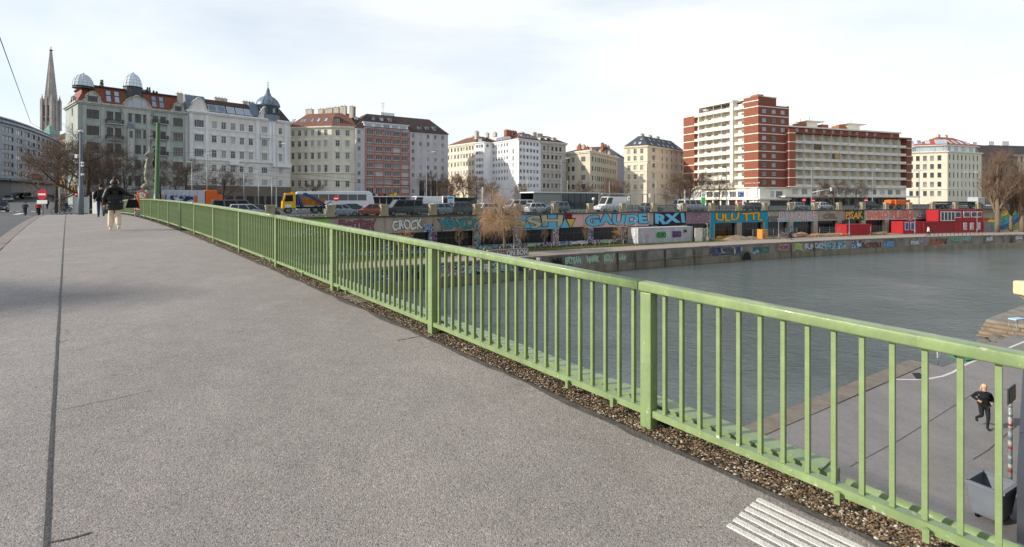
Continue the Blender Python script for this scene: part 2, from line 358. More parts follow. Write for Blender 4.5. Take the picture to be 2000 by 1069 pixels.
# white guide stripes
gs = thing('guide_stripes', 'six parallel white tactile guide stripes on the asphalt by the railing', 'guide stripes', bp(1.2, 2.2))
st0 = [(1479, 976), (1468, 985), (1457.5, 994), (1446, 1004), (1434, 1015), (1422, 1026)]
for i, (x, y) in enumerate(st0):
    s, t = g2b(x, y); m = MB(); N = 24; ln = 2.2
    for k in range(N):
        a, b = s - ln * k / N, s - ln * (k + 1) / N
        e = lambda q, sd: t + sd * 0.0165 + noise.noise(Vector((q * 14, i * 3 + sd, 1))) * 0.0035
        p = [bp(a, e(a, -1), 0.006), bp(a, e(a, 1), 0.006), bp(b, e(b, 1), 0.006), bp(b, e(b, -1), 0.006)]
        m.face(p)
        m.face([p[0], p[3], (p[3][0], p[3][1], p[3][2] - 0.008), (p[0][0], p[0][1], p[0][2] - 0.008)]); m.face([p[1], p[2], (p[2][0], p[2][1], p[2][2] - 0.008), (p[1][0], p[1][1], p[1][2] - 0.008)])
    m.build('stripe', white_paint, gs, True)
# gravel filled joint under the railing
gravel_bed = M('gravel_bed', S(62, 52, 42), 0.95, 0.4, 40, 0.9, bscale=140)
j = sheet(T0 - 0.075, T0 + 0.225, -4, 62, 0.006, 90); struct('gravel_bed', fixn(j), gravel_bed)
pebm = [M('pebble_brown', S(126, 104, 80), 0.8, 0.35, 30), M('pebble_dark', S(78, 68, 57), 0.85, 0.3, 30), M('pebble_grey', S(166, 156, 140), 0.8, 0.25, 30), M('pebble_pale', S(206, 200, 188), 0.7, 0.15, 30)]
mb = MB(); rg = random.Random(3)
def pebble(c, r, m):
    pts = []; ph = rg.random() * 6.28
    for k in range(5):
        a = ph + k * 1.2566; rr = r * rg.uniform(0.7, 1.25); pts.append((c[0] + math.cos(a) * rr, c[1] + math.sin(a) * rr * 0.75, c[2] + rg.uniform(-0.2, 0.15) * r))
    tp = (c[0] + rg.uniform(-.3, .3) * r, c[1] + rg.uniform(-.3, .3) * r, c[2] + r * rg.uniform(0.35, 0.75))
    i = len(mb.v); mb.v += pts + [tp]
    for k in range(5): mb.f.append((i + k, i + (k + 1) % 5, i + 5)); mb.mi.append(m); mb.sm.append(False)
for k in range(26000):
    s = 0.15 + (rg.random() ** 2.0) * 20 if k < 23000 else rg.uniform(-1.5, 0.6); t = T0 - 0.07 + rg.random() * 0.285
    r = rg.choice((0.005, 0.006, 0.007, 0.008, 0.010, 0.012)) * (1 + s * 0.03)
    m = rg.choices((0, 1, 2, 3), (44, 40, 13, 2.5))[0]
    pebble(bp(s, t, 0.008 + rg.uniform(-.002, .004)), r, m)
tag(mb.build('gravel', pebm), 'loose brown gravel in the joint under the green railing', 'gravel', kind='stuff')
m = MB(); q = [g2b(665, 580), g2b(692, 576), g2b(738, 588), g2b(700, 594)]
m.face([bp(*p, 0.012) for p in q]); struct('broken_concrete_edge', fixn(m), conc)
# bridge body: side fascia, girder and soffit
mb = MB(); N = 60
for k in range(N):
    a = -6 + 76 * k / N; b = -6 + 76 * (k + 1) / N; t = T0 + 0.23
    mb.face([bp(a, t, 0.005), bp(b, t, 0.005), bp(b, t, -0.35), bp(a, t, -0.35)]); mb.face([bp(a, t - 0.25, -0.35), bp(b, t - 0.25, -0.35), bp(b, t, -0.35), bp(a, t, -0.35)])
    mb.face([bp(a, t - 0.6, -0.35), bp(b, t - 0.6, -0.35), bp(b, t - 0.6, -1.5), bp(a, t - 0.6, -1.5)]); mb.face([bp(a, t - 0.6, -1.5), bp(b, t - 0.6, -1.5), bp(b, -18, -1.5), bp(a, -18, -1.5)])
    mb.face([bp(a, -16, -0.12), bp(b, -16, -0.12), bp(b, -18, -1.5), bp(a, -18, -1.5)])
struct('bridge_girder', mb, conc)

# ------------------------------------------------------------------ railing
PD = 2.75; S0 = 2.0788         # post spacing, first post in view
rail = thing('bridge_railing', 'long light green steel railing along the walkway, posts and thin balusters', 'railing', bp(0, T0 + 0.045))
def localbox(s, t, dz0, dz1, ws, wt, slope=True):
    """box on the bridge: ws along, wt across; top and bottom follow the deck"""
    m = MB(); i = 0; v = []
    for dz in (dz0, dz1):
        for ds, dt in ((-1, -1), (1, -1), (1, 1), (-1, 1)): v.append(bp(s + ds * ws / 2, t + dt * wt / 2, dz))
    m.v = v
    for q in ((4, 5, 6, 7), (0, 1, 5, 4), (1, 2, 6, 5), (2, 3, 7, 6), (3, 0, 4, 7), (3, 2, 1, 0)): m.f.append(q[::-1]); m.mi.append(0); m.sm.append(False)
    return m
RH = 1.0
def postmesh():
    m = MB(); m.box((0, 0, 0.47), (0.085, 0.085, 0.94)); m.box((0, 0, 0.008), (0.1, 0.1, 0.016)); me = m.mesh('post', green); bev(me, 0.006); return me
def bev(me, w, seg=2):
    bm = bmesh.new(); bm.from_mesh(me); bmesh.ops.remove_doubles(bm, verts=bm.verts, dist=1e-5); bmesh.ops.bevel(bm, geom=list(bm.edges), offset=w, segments=seg, affect='EDGES', profile=0.5); bmesh.ops.recalc_face_normals(bm, faces=bm.faces)
    for f in bm.faces: f.smooth = False
    bm.to_mesh(me); bm.free()
pm = postmesh()
m = MB(); m.box((0, 0, 0.40), (0.022, 0.03, 0.80)); bm_ = m.mesh('baluster', green)
m = MB(); m.box((0, 0.01, 0), (0.026, 0.014, 0.06)); m.tube([(0, 0, -0.022), (0, -0.02, -0.022)], 0.012, 8); m.tube([(0, 0, 0.02), (0, -0.012, 0.02)], 0.01, 8); brm = m.mesh('bracket', green)
NP = 12
for k in range(-1, NP):
    s = S0 - 0.04 + k * PD; p = bp(s, T0 + 0.043)
    put('post', pm, rail, True, (p[0], p[1], p[2] - 0.01), BANG)
    s1 = s + PD if k < NP - 1 else s + 1.9
    nb = 21 if k < NP - 1 else 14
    for q in range(nb):
        ss = s + PD * (q + 1) / 22; p = bp(ss, T0 + 0.045); put('baluster', bm_, rail, True, (p[0], p[1], p[2] + 0.135), BANG)
    # bottom rail of this field
    m = localbox((s + s1) / 2, T0 + 0.045, 0.09, 0.135, s1 - s - 0.088, 0.06); me = m.mesh('bottom_rail', green); put('bottom_rail', me, rail, True)
    for q, dz in ((0.10, -0.015), (0.26, -0.02)) if k % 3 == 0 else ((0.80, -0.02), (0.9, -0.015)) if k % 3 == 1 else ((0.45, -0.02), (0.58, -0.02)):
        p = bp(s + PD * q, T0 + 0.0, 0.085 + dz + 0.022); put('bracket', brm, rail, True, p, BANG + math.pi if False else BANG)
# handrail in lengths with a rounded rectangular section
def handrail(s0, s1):
    sec = []
    hw, hh, r = 0.052, 0.031, 0.011
    for cx, cz, a0 in ((hw - r, hh - r, 0), (-hw + r, hh - r, 90), (-hw + r, -hh + r, 180), (hw - r, -hh + r, 270)):
        for i in range(4): a = R(a0 + 30 * i); sec.append((cx + r * math.cos(a), cz + r * math.sin(a)))
    m = MB(); N = max(2, int((s1 - s0) / 0.9)); n = len(sec); base = []
    for k in range(N + 1):
        s = s0 + (s1 - s0) * k / N; base.append(len(m.v))
        for x, z in sec: m.v.append(bp(s, T0 + 0.045 + x, RH - hh + z - 0.003))
    for k in range(N):
        for i in range(n): m.f.append((base[k] + i, base[k] + (i + 1) % n, base[k + 1] + (i + 1) % n, base[k + 1] + i)[::-1]); m.mi.append(0); m.sm.append(True)
    m.f.append(tuple(base[0] + i for i in range(n))); m.mi.append(0); m.sm.append(False); m.f.append(tuple(base[-1] + i for i in reversed(range(n)))); m.mi.append(0); m.sm.append(False)
    return m
ends = [-4.0, S0 - 0.04 + 0.055]
for k in (3, 6, 9): ends.append(S0 + k * PD)
ends.append(S0 + (NP - 1) * PD + 1.9)
for a, b in zip(ends, ends[1:]): handrail(a + 0.004, b - 0.004).build('handrail', green, rail, True)
s = S0 - 0.04 + (NP - 1) * PD + 1.9; p = bp(s, T0 + 0.043); put('post', pm, rail, True, (p[0], p[1], p[2] - 0.01), BANG)
# cable duct and pipe outside the balusters
duct = thing('cable_duct', 'green cable duct with a flat lid fixed behind the foot of the railing', 'cable duct', bp(8, T0 + 0.19))
for k in range(8):
    a = 0.95 + k * 4.0; b = a + 3.98
    m = localbox((a + b) / 2, T0 + 0.20, 0.03, 0.125, b - a, 0.12); m.build('duct_body', green, duct, True)
    m = localbox((a + b) / 2 - 0.0, T0 + 0.205, 0.126, 0.136, b - a - 0.1, 0.15); m.build('duct_lid', green, duct, True)
    m = localbox((a + b) / 2, T0 + 0.136, 0.085, 0.1, b - a - 0.002, 0.01); m.build('duct_rib', green, duct, True)
m = MB(); m.tube([bp(0.9 - 0.3 * q, T0 + 0.2, 0.07) for q in range(16)], 0.038, 10); m.build('conduit_pipe', green, duct, True)
# ------------------------------------------------------------------ water, quays, street ground
def water_mat():
    m = bpy.data.materials.new('canal_water'); m.use_nodes = True; nt = m.node_tree; b = nt.nodes['Principled BSDF']; L = nt.links.new
    b.inputs['Base Color'].default_value = (0.102, 0.126, 0.124, 1); b.inputs['Roughness'].default_value = 0.05; b.inputs['IOR'].default_value = 1.33
    tc = node(nt, 'ShaderNodeTexCoord'); h = None
    for sc, st, rot, amp in ((0.5, (1, 1.8, 1), 58, 1.0), (1.5, (1, 2.2, 1), 40, 0.55), (4.5, (1, 1.8, 1), 75, 0.22)):
        mp = node(nt, 'ShaderNodeMapping'); mp.inputs['Scale'].default_value = st; mp.inputs['Rotation'].default_value = (0, 0, R(rot)); L(tc.outputs['Object'], mp.inputs[0])
        n = node(nt, 'ShaderNodeTexNoise'); n.inputs['Scale'].default_value = sc; n.inputs['Detail'].default_value = 5; n.inputs['Roughness'].default_value = 0.6; n.inputs['Distortion'].default_value = 0.8; L(mp.outputs[0], n.inputs['Vector'])
        mu = node(nt, 'ShaderNodeMath', operation='MULTIPLY'); mu.inputs[1].default_value = amp; L(n.outputs['Fac'], mu.inputs[0])
        if h is None: h = mu.outputs[0]
        else: a = node(nt, 'ShaderNodeMath', operation='ADD'); L(h, a.inputs[0]); L(mu.outputs[0], a.inputs[1]); h = a.outputs[0]
    # calmer and livelier patches of the surface
    n = node(nt, 'ShaderNodeTexNoise'); n.inputs['Scale'].default_value = 0.07; n.inputs['Detail'].default_value = 4; L(tc.outputs['Object'], n.inputs['Vector'])
    r = node(nt, 'ShaderNodeMapRange'); r.inputs[1].default_value = 0.35; r.inputs[2].default_value = 0.65; r.inputs[3].default_value = 0.18; r.inputs[4].default_value = 1.0; L(n.outputs['Fac'], r.inputs[0])
    bpn = node(nt, 'ShaderNodeBump'); bpn.inputs['Distance'].default_value = 0.26; L(r.outputs[0], bpn.inputs['Strength']); L(h, bpn.inputs['Height']); L(bpn.outputs[0], b.inputs['Normal'])
    return m
m = MB(); m.face([(-260, -120, WATER), (420, -120, WATER), (420, 260, WATER), (-260, 260, WATER)]); struct('canal_water', m, water_mat())
QO = 10.0                      # width of the lower quay
A0, A1 = -100.0, 200.0
def strip(o0, o1, z0, z1, a0=A0, a1=A1, st=2.0):
    mb = MB(); n = int((a1 - a0) / st)
    for k in range(n):
        a, b = a0 + (a1 - a0) * k / n, a0 + (a1 - a0) * (k + 1) / n
        p = [(*bank(a, o0), z0), (*bank(b, o0), z0), (*bank(b, o1), z1), (*bank(a, o1), z1)]; mb.face(p)
    return mb
pathm = M('quay_path', S(158, 146, 134), 0.9, 0.12, 0.35, 0.3)
grass_m = ramp_mat('quay_grass', [(0.25, S(58, 62, 34)), (0.5, S(84, 88, 46)), (0.72, S(112, 104, 66))], 1.6, rough=1.0, bump=0.6, detail=8)
dirt = ramp_mat('bare_earth', [(0.3, S(112, 100, 84)), (0.6, S(146, 132, 112)), (0.8, S(170, 156, 136))], 0.9, rough=1.0, bump=0.5, detail=8)
struct('lower_quay', fixn(strip(0.0, QO - 0.45, QUAY, QUAY)), pathm)
struct('grass_verge', fixn(strip(0.05, 4.9, QUAY + 0.05, QUAY + 0.012, -60, bank_at(1395, 2))), grass_m)
struct('building_site_ground', fixn(strip(0.05, 4.6, QUAY + 0.02, QUAY + 0.012, bank_at(1396, 2), bank_at(1930, 2))), dirt)
# grass blades as one mass
mb = MB(); rg = random.Random(5)
aG = bank_at(1395, 2)
for k in range(26000):
    a = rg.uniform(-30, aG); o = rg.uniform(0.2, 4.9); x, y = bank(a, o); t = rg.random() * 6.28; h = rg.uniform(0.05, 0.16); w = 0.02
    c, s_ = math.cos(t) * w, math.sin(t) * w; z = QUAY + 0.02
    i = len(mb.v); mb.v += [(x - c, y - s_, z), (x + c, y + s_, z), (x + rg.uniform(-.06, .06), y + rg.uniform(-.06, .06), z + h)]; mb.f.append((i, i + 1, i + 2)); mb.mi.append(rg.choice((0, 0, 1))); mb.sm.append(False)
tag(mb.build('grass', [M('grass_blade', S(84, 96, 44), 0.8, 0.2, 3), M('grass_dry', S(128, 122, 72), 0.9, 0.2, 3)]), 'short winter grass on the lower quay below the graffiti wall', 'grass', kind='stuff')
# river wall of the far quay: courses of big blocks
qwall_m = ramp_mat('quay_wall_stone', [(0.22, S(56, 53, 50)), (0.38, S(112, 107, 99)), (0.58, S(144, 137, 126)), (0.8, S(168, 160, 148))], 0.55, rough=0.95, bump=0.6, detail=10, stretch=(1, 1, 0.55), bump_dist=0.05)
qfoot_m = M('quay_wall_foot', S(138, 130, 110), 0.9, 0.2, 0.6, 0.4, streak=0.25)
qw = thing('quay_wall', 'weathered stone river wall of the far quay, streaked dark, covered with graffiti', 'wall', (*bank(40, QO), WATER))
k = 0; a = -60.0
cop = MB(); 
while a < 196:
    ln = 2.4; o = QO; x0, x1 = bank(a + 0.012, o), bank(a + ln - 0.012, o); i0, i1 = bank(a + 0.012, o - 0.5), bank(a + ln - 0.012, o - 0.5); f0, f1 = bank(a + 0.012, o + 0.12), bank(a + ln - 0.012, o + 0.12)
    m = MB(); jz = random.uniform(-0.02, 0.015)
    m.prism([x0, x1, i1, i0], WATER + 0.85, QUAY - 0.16 + 0.0, 0); m.build('wall_block', qwall_m, qw, True)
    if k % 2 == 0:
        f1b = bank(a + 2 * ln - 0.012, o + 0.12); i1b = bank(a + 2 * ln - 0.012, o - 0.5); xm = bank(a + ln, o + 0.12)
        m = MB(); m.prism([f0, xm, f1b, i1b, i0], WATER - 0.6, WATER + 0.84, 0); m.build('footing_block', qfoot_m, qw, True)
    c0, c1 = bank(a + 0.01, o + 0.06), bank(a + ln - 0.01, o + 0.06)
    m = MB(); m.prism([c0, c1, i1, i0], QUAY - 0.155, QUAY + 0.03 + jz, 0); m.build('coping_stone', conc, qw, True)
    a += ln; k += 1
# outfall pipe opening and pipe line along the wall
a = bank_at(1457, QO); m = MB(); ang = bankang(a)
oc = bank(a, QO + 0.16); N = 14
pts = [(math.cos(math.pi * i / N) * 0.95, math.sin(math.pi * i / N) * 1.15) for i in range(N + 1)]
ring = []
for x, z in pts: ring.append(((*bank(a + x, QO + 0.14), WATER + 0.1 + z), (*bank(a + x * 1.22, QO + 0.26), WATER + 0.1 + z * 1.2)))
for (p, q), (r_, t_) in zip(ring, ring[1:]): m.face([p, q, t_, r_], 1)
m.face([p[0] for p in ring], 0)
ob = m.build('outfall_arch', [black, conc], qw, True); ob['label'] = 'dark round arched outfall opening in the river wall'
m = MB(); aa, ab = bank_at(1248, QO), bank_at(1448, QO)
m.tube([(*bank(aa + (ab - aa) * i / 14, QO + 0.22), WATER + 1.0 + 0.35 * i / 14 - 0.25 * (i > 12)) for i in range(15)], 0.05, 6); m.build('pipe_rail', conc, qw, True)
for xx in (1206, 1241, 1354, 1297, 1545, 1590, 1911):
    a = bank_at(xx, QO); m = MB(); c = bank(a, QO + 0.1); m.box((c[0], c[1], WATER + 1.2), (0.16, 0.2, 2.4), 0, bankang(a)); m.build('drain_rib', concd, qw, True)

# ------------------------------------------------------------------ upper street ground
mb = MB(); n = 120; pts = [(*bank(A0 + (A1 - A0) * k / n, -0.25), STREET) for k in range(n + 1)]
far = [(420, 900, STREET), (-900, 900, STREET), (-900, 60, STREET)]
for k in range(n):
    p, q = pts[k], pts[k + 1]; mb.face([p, q, (q[0] - 0.30 * 900 * 0 + (-0.3) * 120, q[1] + 120 * 0.95, STREET), (p[0] - 36, p[1] + 114, STREET)])
struct('upper_street', fixn(mb), road)
mb = MB(); mb.face([(-1200, 20, STREET - 0.02), (-75, 20, STREET - 0.02), (-10, 150, STREET - 0.02), (130, 190, STREET - 0.02), (700, 260, STREET - 0.02), (700, 1400, STREET - 0.02), (-1200, 1400, STREET - 0.02)]); struct('city_ground', fixn(mb), road)

# ------------------------------------------------------------------ embankment wall with arcades
panel_m = M('wall_panel_concrete', S(170, 160, 144), 0.9, 0.14, 0.9, 0.3, streak=0.18, rnd=0.06)
emb = thing('embankment_wall', 'long concrete embankment wall with dark glazed arcades, painted with graffiti', 'wall', (*bank(40, 0), QUAY))
KB0, KB1 = -3, 22
ZT = STREET + 0.02; ZB = STREET - 1.98      # upper band
glz = M('arcade_glass', S(22, 24, 26), 0.18, 0.25, 0.6, spec=0.4)
mull = M('arcade_mullion', S(92, 98, 100), 0.5, 0.2, 2)
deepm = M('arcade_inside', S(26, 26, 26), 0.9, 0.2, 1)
paint_mats = []
def gmat(i, cols, scale=1.2, st=(1, 1, 1)):
    n = len(cols); return ramp_mat('sprayed_paint_%d' % i, [(0.28 + 0.44 * k / n, S(*c)) for k, c in enumerate(cols)], scale, rough=0.7, detail=3, distort=1.6, stretch=st, constant=True, seed=i * 3.7)
PAL = [[(40, 60, 110), (60, 130, 190), (190, 210, 220), (20, 24, 34), (150, 90, 140), (80, 150, 150)],
       [(120, 40, 60), (200, 190, 190), (60, 50, 60), (170, 120, 140), (230, 220, 210), (50, 90, 150)],
       [(60, 120, 110), (180, 200, 200), (40, 44, 50), (100, 160, 190), (210, 200, 170), (110, 60, 60)],
       [(52, 70, 120), (20, 22, 30), (120, 100, 160), (190, 190, 200), (60, 66, 80), (150, 60, 60)],
       [(90, 140, 80), (60, 70, 60), (190, 180, 120), (50, 100, 150), (220, 220, 210), (40, 36, 40)],
       [(190, 90, 60), (120, 60, 40), (220, 170, 120), (70, 50, 44), (200, 130, 100), (150, 150, 150)]]
GM = [gmat(i, c) for i, c in enumerate(PAL)]
GMW = [ramp_mat('sprayed_wall_%d' % i, [(0.3, S(96, 90, 82)), (0.45, S(*c[0])), (0.53, S(120, 112, 100)), (0.6, S(*c[3])), (0.68, S(*c[1])), (0.76, S(110, 102, 92))], 0.8, rough=0.9, detail=4, distort=1.2, constant=True, seed=i * 5.1) for i, c in enumerate(PAL)]
for k in range(KB0, KB1):
    a = k * PS; b = a + PS; cw = 0.55 if k > 8 else 0.5
    # six facing panels on the upper band
    for q in range(6):
        s0, s1 = a + PS * q / 6 + 0.01, a + PS * (q + 1) / 6 - 0.01; m = MB(); m.prism([bank(s0, 0), bank(s1, 0), bank(s1, -0.5), bank(s0, -0.5)], ZB, ZT - 0.12); m.build('wall_panel', panel_m, emb, True)
    m = MB(); m.prism([bank(a, -0.03), bank(b, -0.03), bank(b, -0.55), bank(a, -0.55)], ZB - 0.06, ZT - 0.12); m.build('backing_beam', concd, emb, True)
    # coping
    m = MB(); m.prism([bank(a + 0.01, 0.14), bank(b - 0.01, 0.14), bank(b - 0.01, -0.5), bank(a + 0.01, -0.5)], ZT - 0.115, ZT + 0.05); m.build('coping', concd, emb, True)
    # column at the start of the bay
    m = MB(); m.prism([bank(a - cw, -0.02), bank(a + cw, -0.02), bank(a + cw, -0.8), bank(a - cw, -0.8)], QUAY - 0.1, ZB + 0.0); m.build('column', panel_m, emb, True)
    # glazed opening with mullions, low wall under it
    lo = QUAY + (0.62 if k < 9 else 0.12)
    m = MB(); m.face([(*bank(a + cw, -0.6), lo), (*bank(b - cw, -0.6), lo), (*bank(b - cw, -0.6), ZB), (*bank(a + cw, -0.6), ZB)]); ob = m.build('glazing', glz, emb, True)
    mm = MB()
    for q in range(1, 7): c = bank(a + cw + (PS - 2 * cw) * q / 7, -0.57); mm.box((c[0], c[1], (lo + ZB) / 2), (0.04, 0.05, ZB - lo), 0, bankang(a))
    c0, c1 = bank(a + cw, -0.57), bank(b - cw, -0.57); mm.beam((*c0, lo + (ZB - lo) * 0.55), (*c1, lo + (ZB - lo) * 0.55), 0.05, 0.05); mm.build('mullion', mull, ob, False)
    if k < 9 :
        m = MB(); m.prism([bank(a + cw + 0.02, -0.06), bank(b - cw - 0.02, -0.06), bank(b - cw - 0.02, -0.5), bank(a + cw + 0.02, -0.5)], QUAY - 0.05, lo); m.build('low_wall', [GM[(k * 5 + 3) % 4]], emb, True)
    else:
        m = MB(); m.prism([bank(a + cw + 0.02, -0.3), bank(b - cw - 0.02, -0.3), bank(b - cw - 0.02, -0.59), bank(a + cw + 0.02, -0.59)], QUAY - 0.05, QUAY + 0.12); m.build('sill', conc, emb, True)
    # sprayed fields on some columns
    if k in (0, 1, 2, 3, 4, 5, 6, 7, 8, 9, 13, 15, 18):
        m = MB(); m.prism([bank(a - cw + 0.03, -0.005), bank(a + cw - 0.03, -0.005), bank(a + cw - 0.03, -0.03), bank(a - cw + 0.03, -0.03)], QUAY + 0.05, ZB - 0.02 if k < 9 else ZB - 0.5); m.build('painted_field', GM[(k * 7 + 1) % 5] if k != 3 else GM[2], emb, True)
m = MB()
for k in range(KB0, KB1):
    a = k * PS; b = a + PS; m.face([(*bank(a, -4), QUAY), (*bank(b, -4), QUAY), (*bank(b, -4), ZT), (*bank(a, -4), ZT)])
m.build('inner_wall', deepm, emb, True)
# left run of the wall towards the bridge
# ------------------------------------------------------------------ graffiti
def graf(parent, body, x0, x1, zc, h, fill, line, off=0.0, wall_off=0.0, label=None, wob=0.0, lw=0.1, fat=0.085, back=None, shear=0.0, spacing=0.95):
    """painted letters between two image columns, bent along the bank: dark outline sheet, fill sheet on top"""
    a0, a1 = bank_at(x0, wall_off), bank_at(x1, wall_off)
    rr = random.Random(len(body) * 31 + int(x0))
    layers = [(fat + lw, line, 0.015)] + [(fat, fill, 0.028)]
    if back: layers = [(None, back, 0.006)] + layers
    for oi, (of, mat, o) in enumerate(layers):
        if of is None:
            m = MB(); n = 8
            for k in range(n):
                p, q = a0 - 0.15 + (a1 - a0 + 0.3) * k / n, a0 - 0.15 + (a1 - a0 + 0.3) * (k + 1) / n
                m.face([(*bank(p, wall_off + o), zc - h * 0.62), (*bank(q, wall_off + o), zc - h * 0.62), (*bank(q, wall_off + o), zc + h * 0.62), (*bank(p, wall_off + o), zc + h * 0.62)])
            m.build('painted_ground', mat, parent, True); continue
        me = text_mesh(body, 1.0, of / max(0.3, h / 0.73), 0.004, shear, spacing)
        xs = [v.co.x for v in me.vertices]; ys = [v.co.y for v in me.vertices]
        if oi == (1 if back else 0): X0, X1, Y0, Y1 = min(xs), max(xs), min(ys), max(ys)
        for v in me.vertices:
            u = (v.co.x - X0) / (X1 - X0); w = (v.co.y - Y0) / (Y1 - Y0); zz = zc - h / 2 + w * h + wob * noise.noise(Vector((u * 9, w * 2, x0))); aa = a0 + (a1 - a0) * u + wob * noise.noise(Vector((u * 7, w * 4, x0 + 5)))
            nl_ = len(body); zz += h * .07 * math.sin(u * nl_ * 2.3 + x0); aa += h * .16 * (w - .5) * math.sin(u * nl_ * 1.7 + x1); x, y = bank(aa, wall_off + o + v.co.z * 0.5); v.co = (x, y, zz)
        me.materials.clear(); me.materials.append(mat); ob = put('graffiti' if oi == len(layers) - 1 else 'graffiti_outline', me, parent, True)
        if label and oi == len(layers) - 1: ob['label'] = label
def pm_(n, c, v=0.1): return M('paint_' + n, S(*c), 0.7, v, 3)
BK = pm_('black', (24, 24, 28)); WH = pm_('white', (222, 222, 220)); SKY = pm_('skyblue', (112, 190, 220)); PIK = pm_('pink', (222, 180, 176)); YEL = pm_('ochre', (214, 186, 92)); CRM = pm_('cream', (206, 188, 150))
LIM = pm_('lime', (136, 196, 62)); PRP = pm_('mauve', (138, 88, 108)); TEA = pm_('teal', (70, 150, 160)); ORA = pm_('orange', (232, 170, 92)); DGR = pm_('darkgreen', (34, 84, 48)); TUR = pm_('turquoise', (24, 146, 176)); AMB = pm_('amber', (232, 172, 44)); SAL = pm_('salmon', (220, 132, 104)); LIL = pm_('lilac', (160, 138, 150)); SIL = pm_('silver', (190, 192, 194)); GRY = pm_('greyfill', (120, 118, 108)); RED = pm_('red', (176, 52, 48)); MINT = pm_('mint', (176, 200, 170)); VIO = pm_('violet', (120, 70, 140)); BLU = pm_('blue', (56, 100, 160)); CRIM = pm_('crimson', (140, 30, 56))
ZC = (ZT - 0.12 + ZB) / 2; HB = ZT - 0.12 - ZB
graf(emb, 'ShO', 556, 622, ZC - 0.5, 1.0, WH, BK, wob=.1)
def field(x0, x1, z0, z1, mat, off=0.004, name='painted_ground', par=None, wo=0.0, n=10):
    a0, a1 = bank_at(x0, wo), bank_at(x1, wo); m = MB()
    for k in range(n):
        p, q = a0 + (a1 - a0) * k / n, a0 + (a1 - a0) * (k + 1) / n; m.face([(*bank(p, wo + off), z0), (*bank(q, wo + off), z0), (*bank(q, wo + off), z1), (*bank(p, wo + off), z1)])
    return m.build(name, mat, par or emb, True)
field(538, 640, ZB, ZT - 0.12, LIM, 0.006)
graf(emb, 'DOTESY', 660, 736, ZC - 0.1, HB * 0.86, PRP, pm_('plum', (70, 36, 52)), wob=.16, lw=.07)
graf(emb, 'CROCK', 764, 826, ZC + 0.02, HB * 0.74, WH, BK, wob=.12, lw=.08, label='white bubble letters with a black outline')
field(826, 845, ZB, ZC, GM[0], 0.008); graf(emb, 'YSAKOS', 852, 936, ZC - 0.05, HB * 0.82, TEA, pm_('navy', (30, 48, 80)), wob=.2, lw=.07)
field(936, 958, ZB, ZT - 0.12, GM[1], 0.008)
field(950, 1140, ZB, ZT - 0.12, CRIM, 0.004)
field(950, 1000, ZB, ZT - 0.12, YEL, 0.007)
graf(emb, 'FeSH', 968, 1100, ZC, HB * 0.96, CRM, BK, lw=.07, fat=.075, wob=.05, back=SKY, label='big cream and ochre block letters on a blue ground')
def tri(x, w, up, mat):
    a = bank_at(x, 0); m = MB(); s_ = 1 if up else -1; zc = ZC - 0.45 if up else ZC - 0.3
    for o, k, mt in ((0.032, 1.25, 0), (0.036, 1.0, 1)): m.face([(*bank(a - w * k, o), zc - s_ * w * k * 0.7), (*bank(a + w * k, o), zc - s_ * w * k * 0.7), (*bank(a, o), zc + s_ * w * k)], mt)
    m.build('painted_triangle', [BK, mat], emb, True)
tri(1030, .6, True, SKY); tri(1102, .8, True, SKY); tri(1114, .75, False, YEL); tri(1062, .4, True, SKY)
field(1118, 1140, ZB, ZT - 0.12, PIK, 0.02)
graf(emb, 'GAUDE', 1141, 1266, ZC, HB * 0.95, SKY, BK, lw=.1, fat=.14, back=PIK, spacing=1.02, label='large sky blue block letters outlined in black')
graf(emb, 'RX1', 1278, 1338, ZC, HB * 0.95, SKY, BK, lw=.1, fat=.14, back=pm_('darkred', (70, 26, 34)), spacing=1.02)
field(1341, 1386, ZB, ZT - 0.12, ramp_mat('lilac_scribble', [(0.35, S(160, 134, 146)), (0.5, S(110, 80, 104)), (0.6, S(186, 160, 160))], 2.5, detail=6, distort=2.0), 0.008)
field(1389, 1500, ZB, ZT - 0.12, TUR, 0.006); graf(emb, 'ULU TTL', 1396, 1492, ZC + 0.05, HB * 0.8, AMB, BK, lw=.07, fat=.06, wob=.1, label='amber and salmon letters on a turquoise ground')
field(1389, 1394, QUAY + 0.2, ZB, TUR, 0.004); field(1494, 1499, QUAY + 0.9, ZB, TUR, 0.004)
graf(emb, 'MROM', 1500, 1523, ZC - 0.4, HB * 0.55, GRY, BK, wob=.15, lw=.05)
graf(emb, 'DYANUDE', 1520, 1596, ZC + .05, HB * 0.9, PIK, BK, lw=.06, fat=.08, wob=.1, back=pm_('paleblue', (150, 190, 200)))
graf(emb, 'CEL', 1606, 1636, ZC - .1, HB * 0.55, GRY, pm_('dkgrey', (84, 84, 78)), wob=.1, lw=.04)
graf(emb, 'PISAK', 1651, 1687, ZC + .02, HB * 0.84, ORA, BK, lw=.07, fat=.06, wob=.06, back=DGR, label='orange letters on a dark green ground')
graf(emb, 'SAVIKO', 1692, 1736, ZC, HB * 0.8, SAL, LIL, lw=.06, fat=.07, wob=.14, back=PIK)
graf(emb, 'FLESH', 1741, 1784, ZC, HB * 0.84, SAL, pm_('slate', (70, 90, 110)), lw=.06, fat=.07, wob=.1, back=PIK)
graf(emb, 'RZYDES', 1789, 1824, ZC - .05, HB * 0.6, SIL, BK, lw=.06, wob=.1)
# low walls and columns
for t_, x0, x1, f_ in (('ZEWTS', 1025, 1058, MINT), ('XOIZE', 1108, 1150, WH), ('KREK', 1170, 1205, MINT)): graf(emb, t_, x0, x1, QUAY + 0.34, 0.5, f_, BK, wall_off=-0.05, lw=.05, wob=.08)
graf(emb, 'HOLA GUTEZ', 1398, 1434, QUAY + 0.22, 0.5, AMB, BK, wall_off=-0.02, lw=.05, wob=.08)
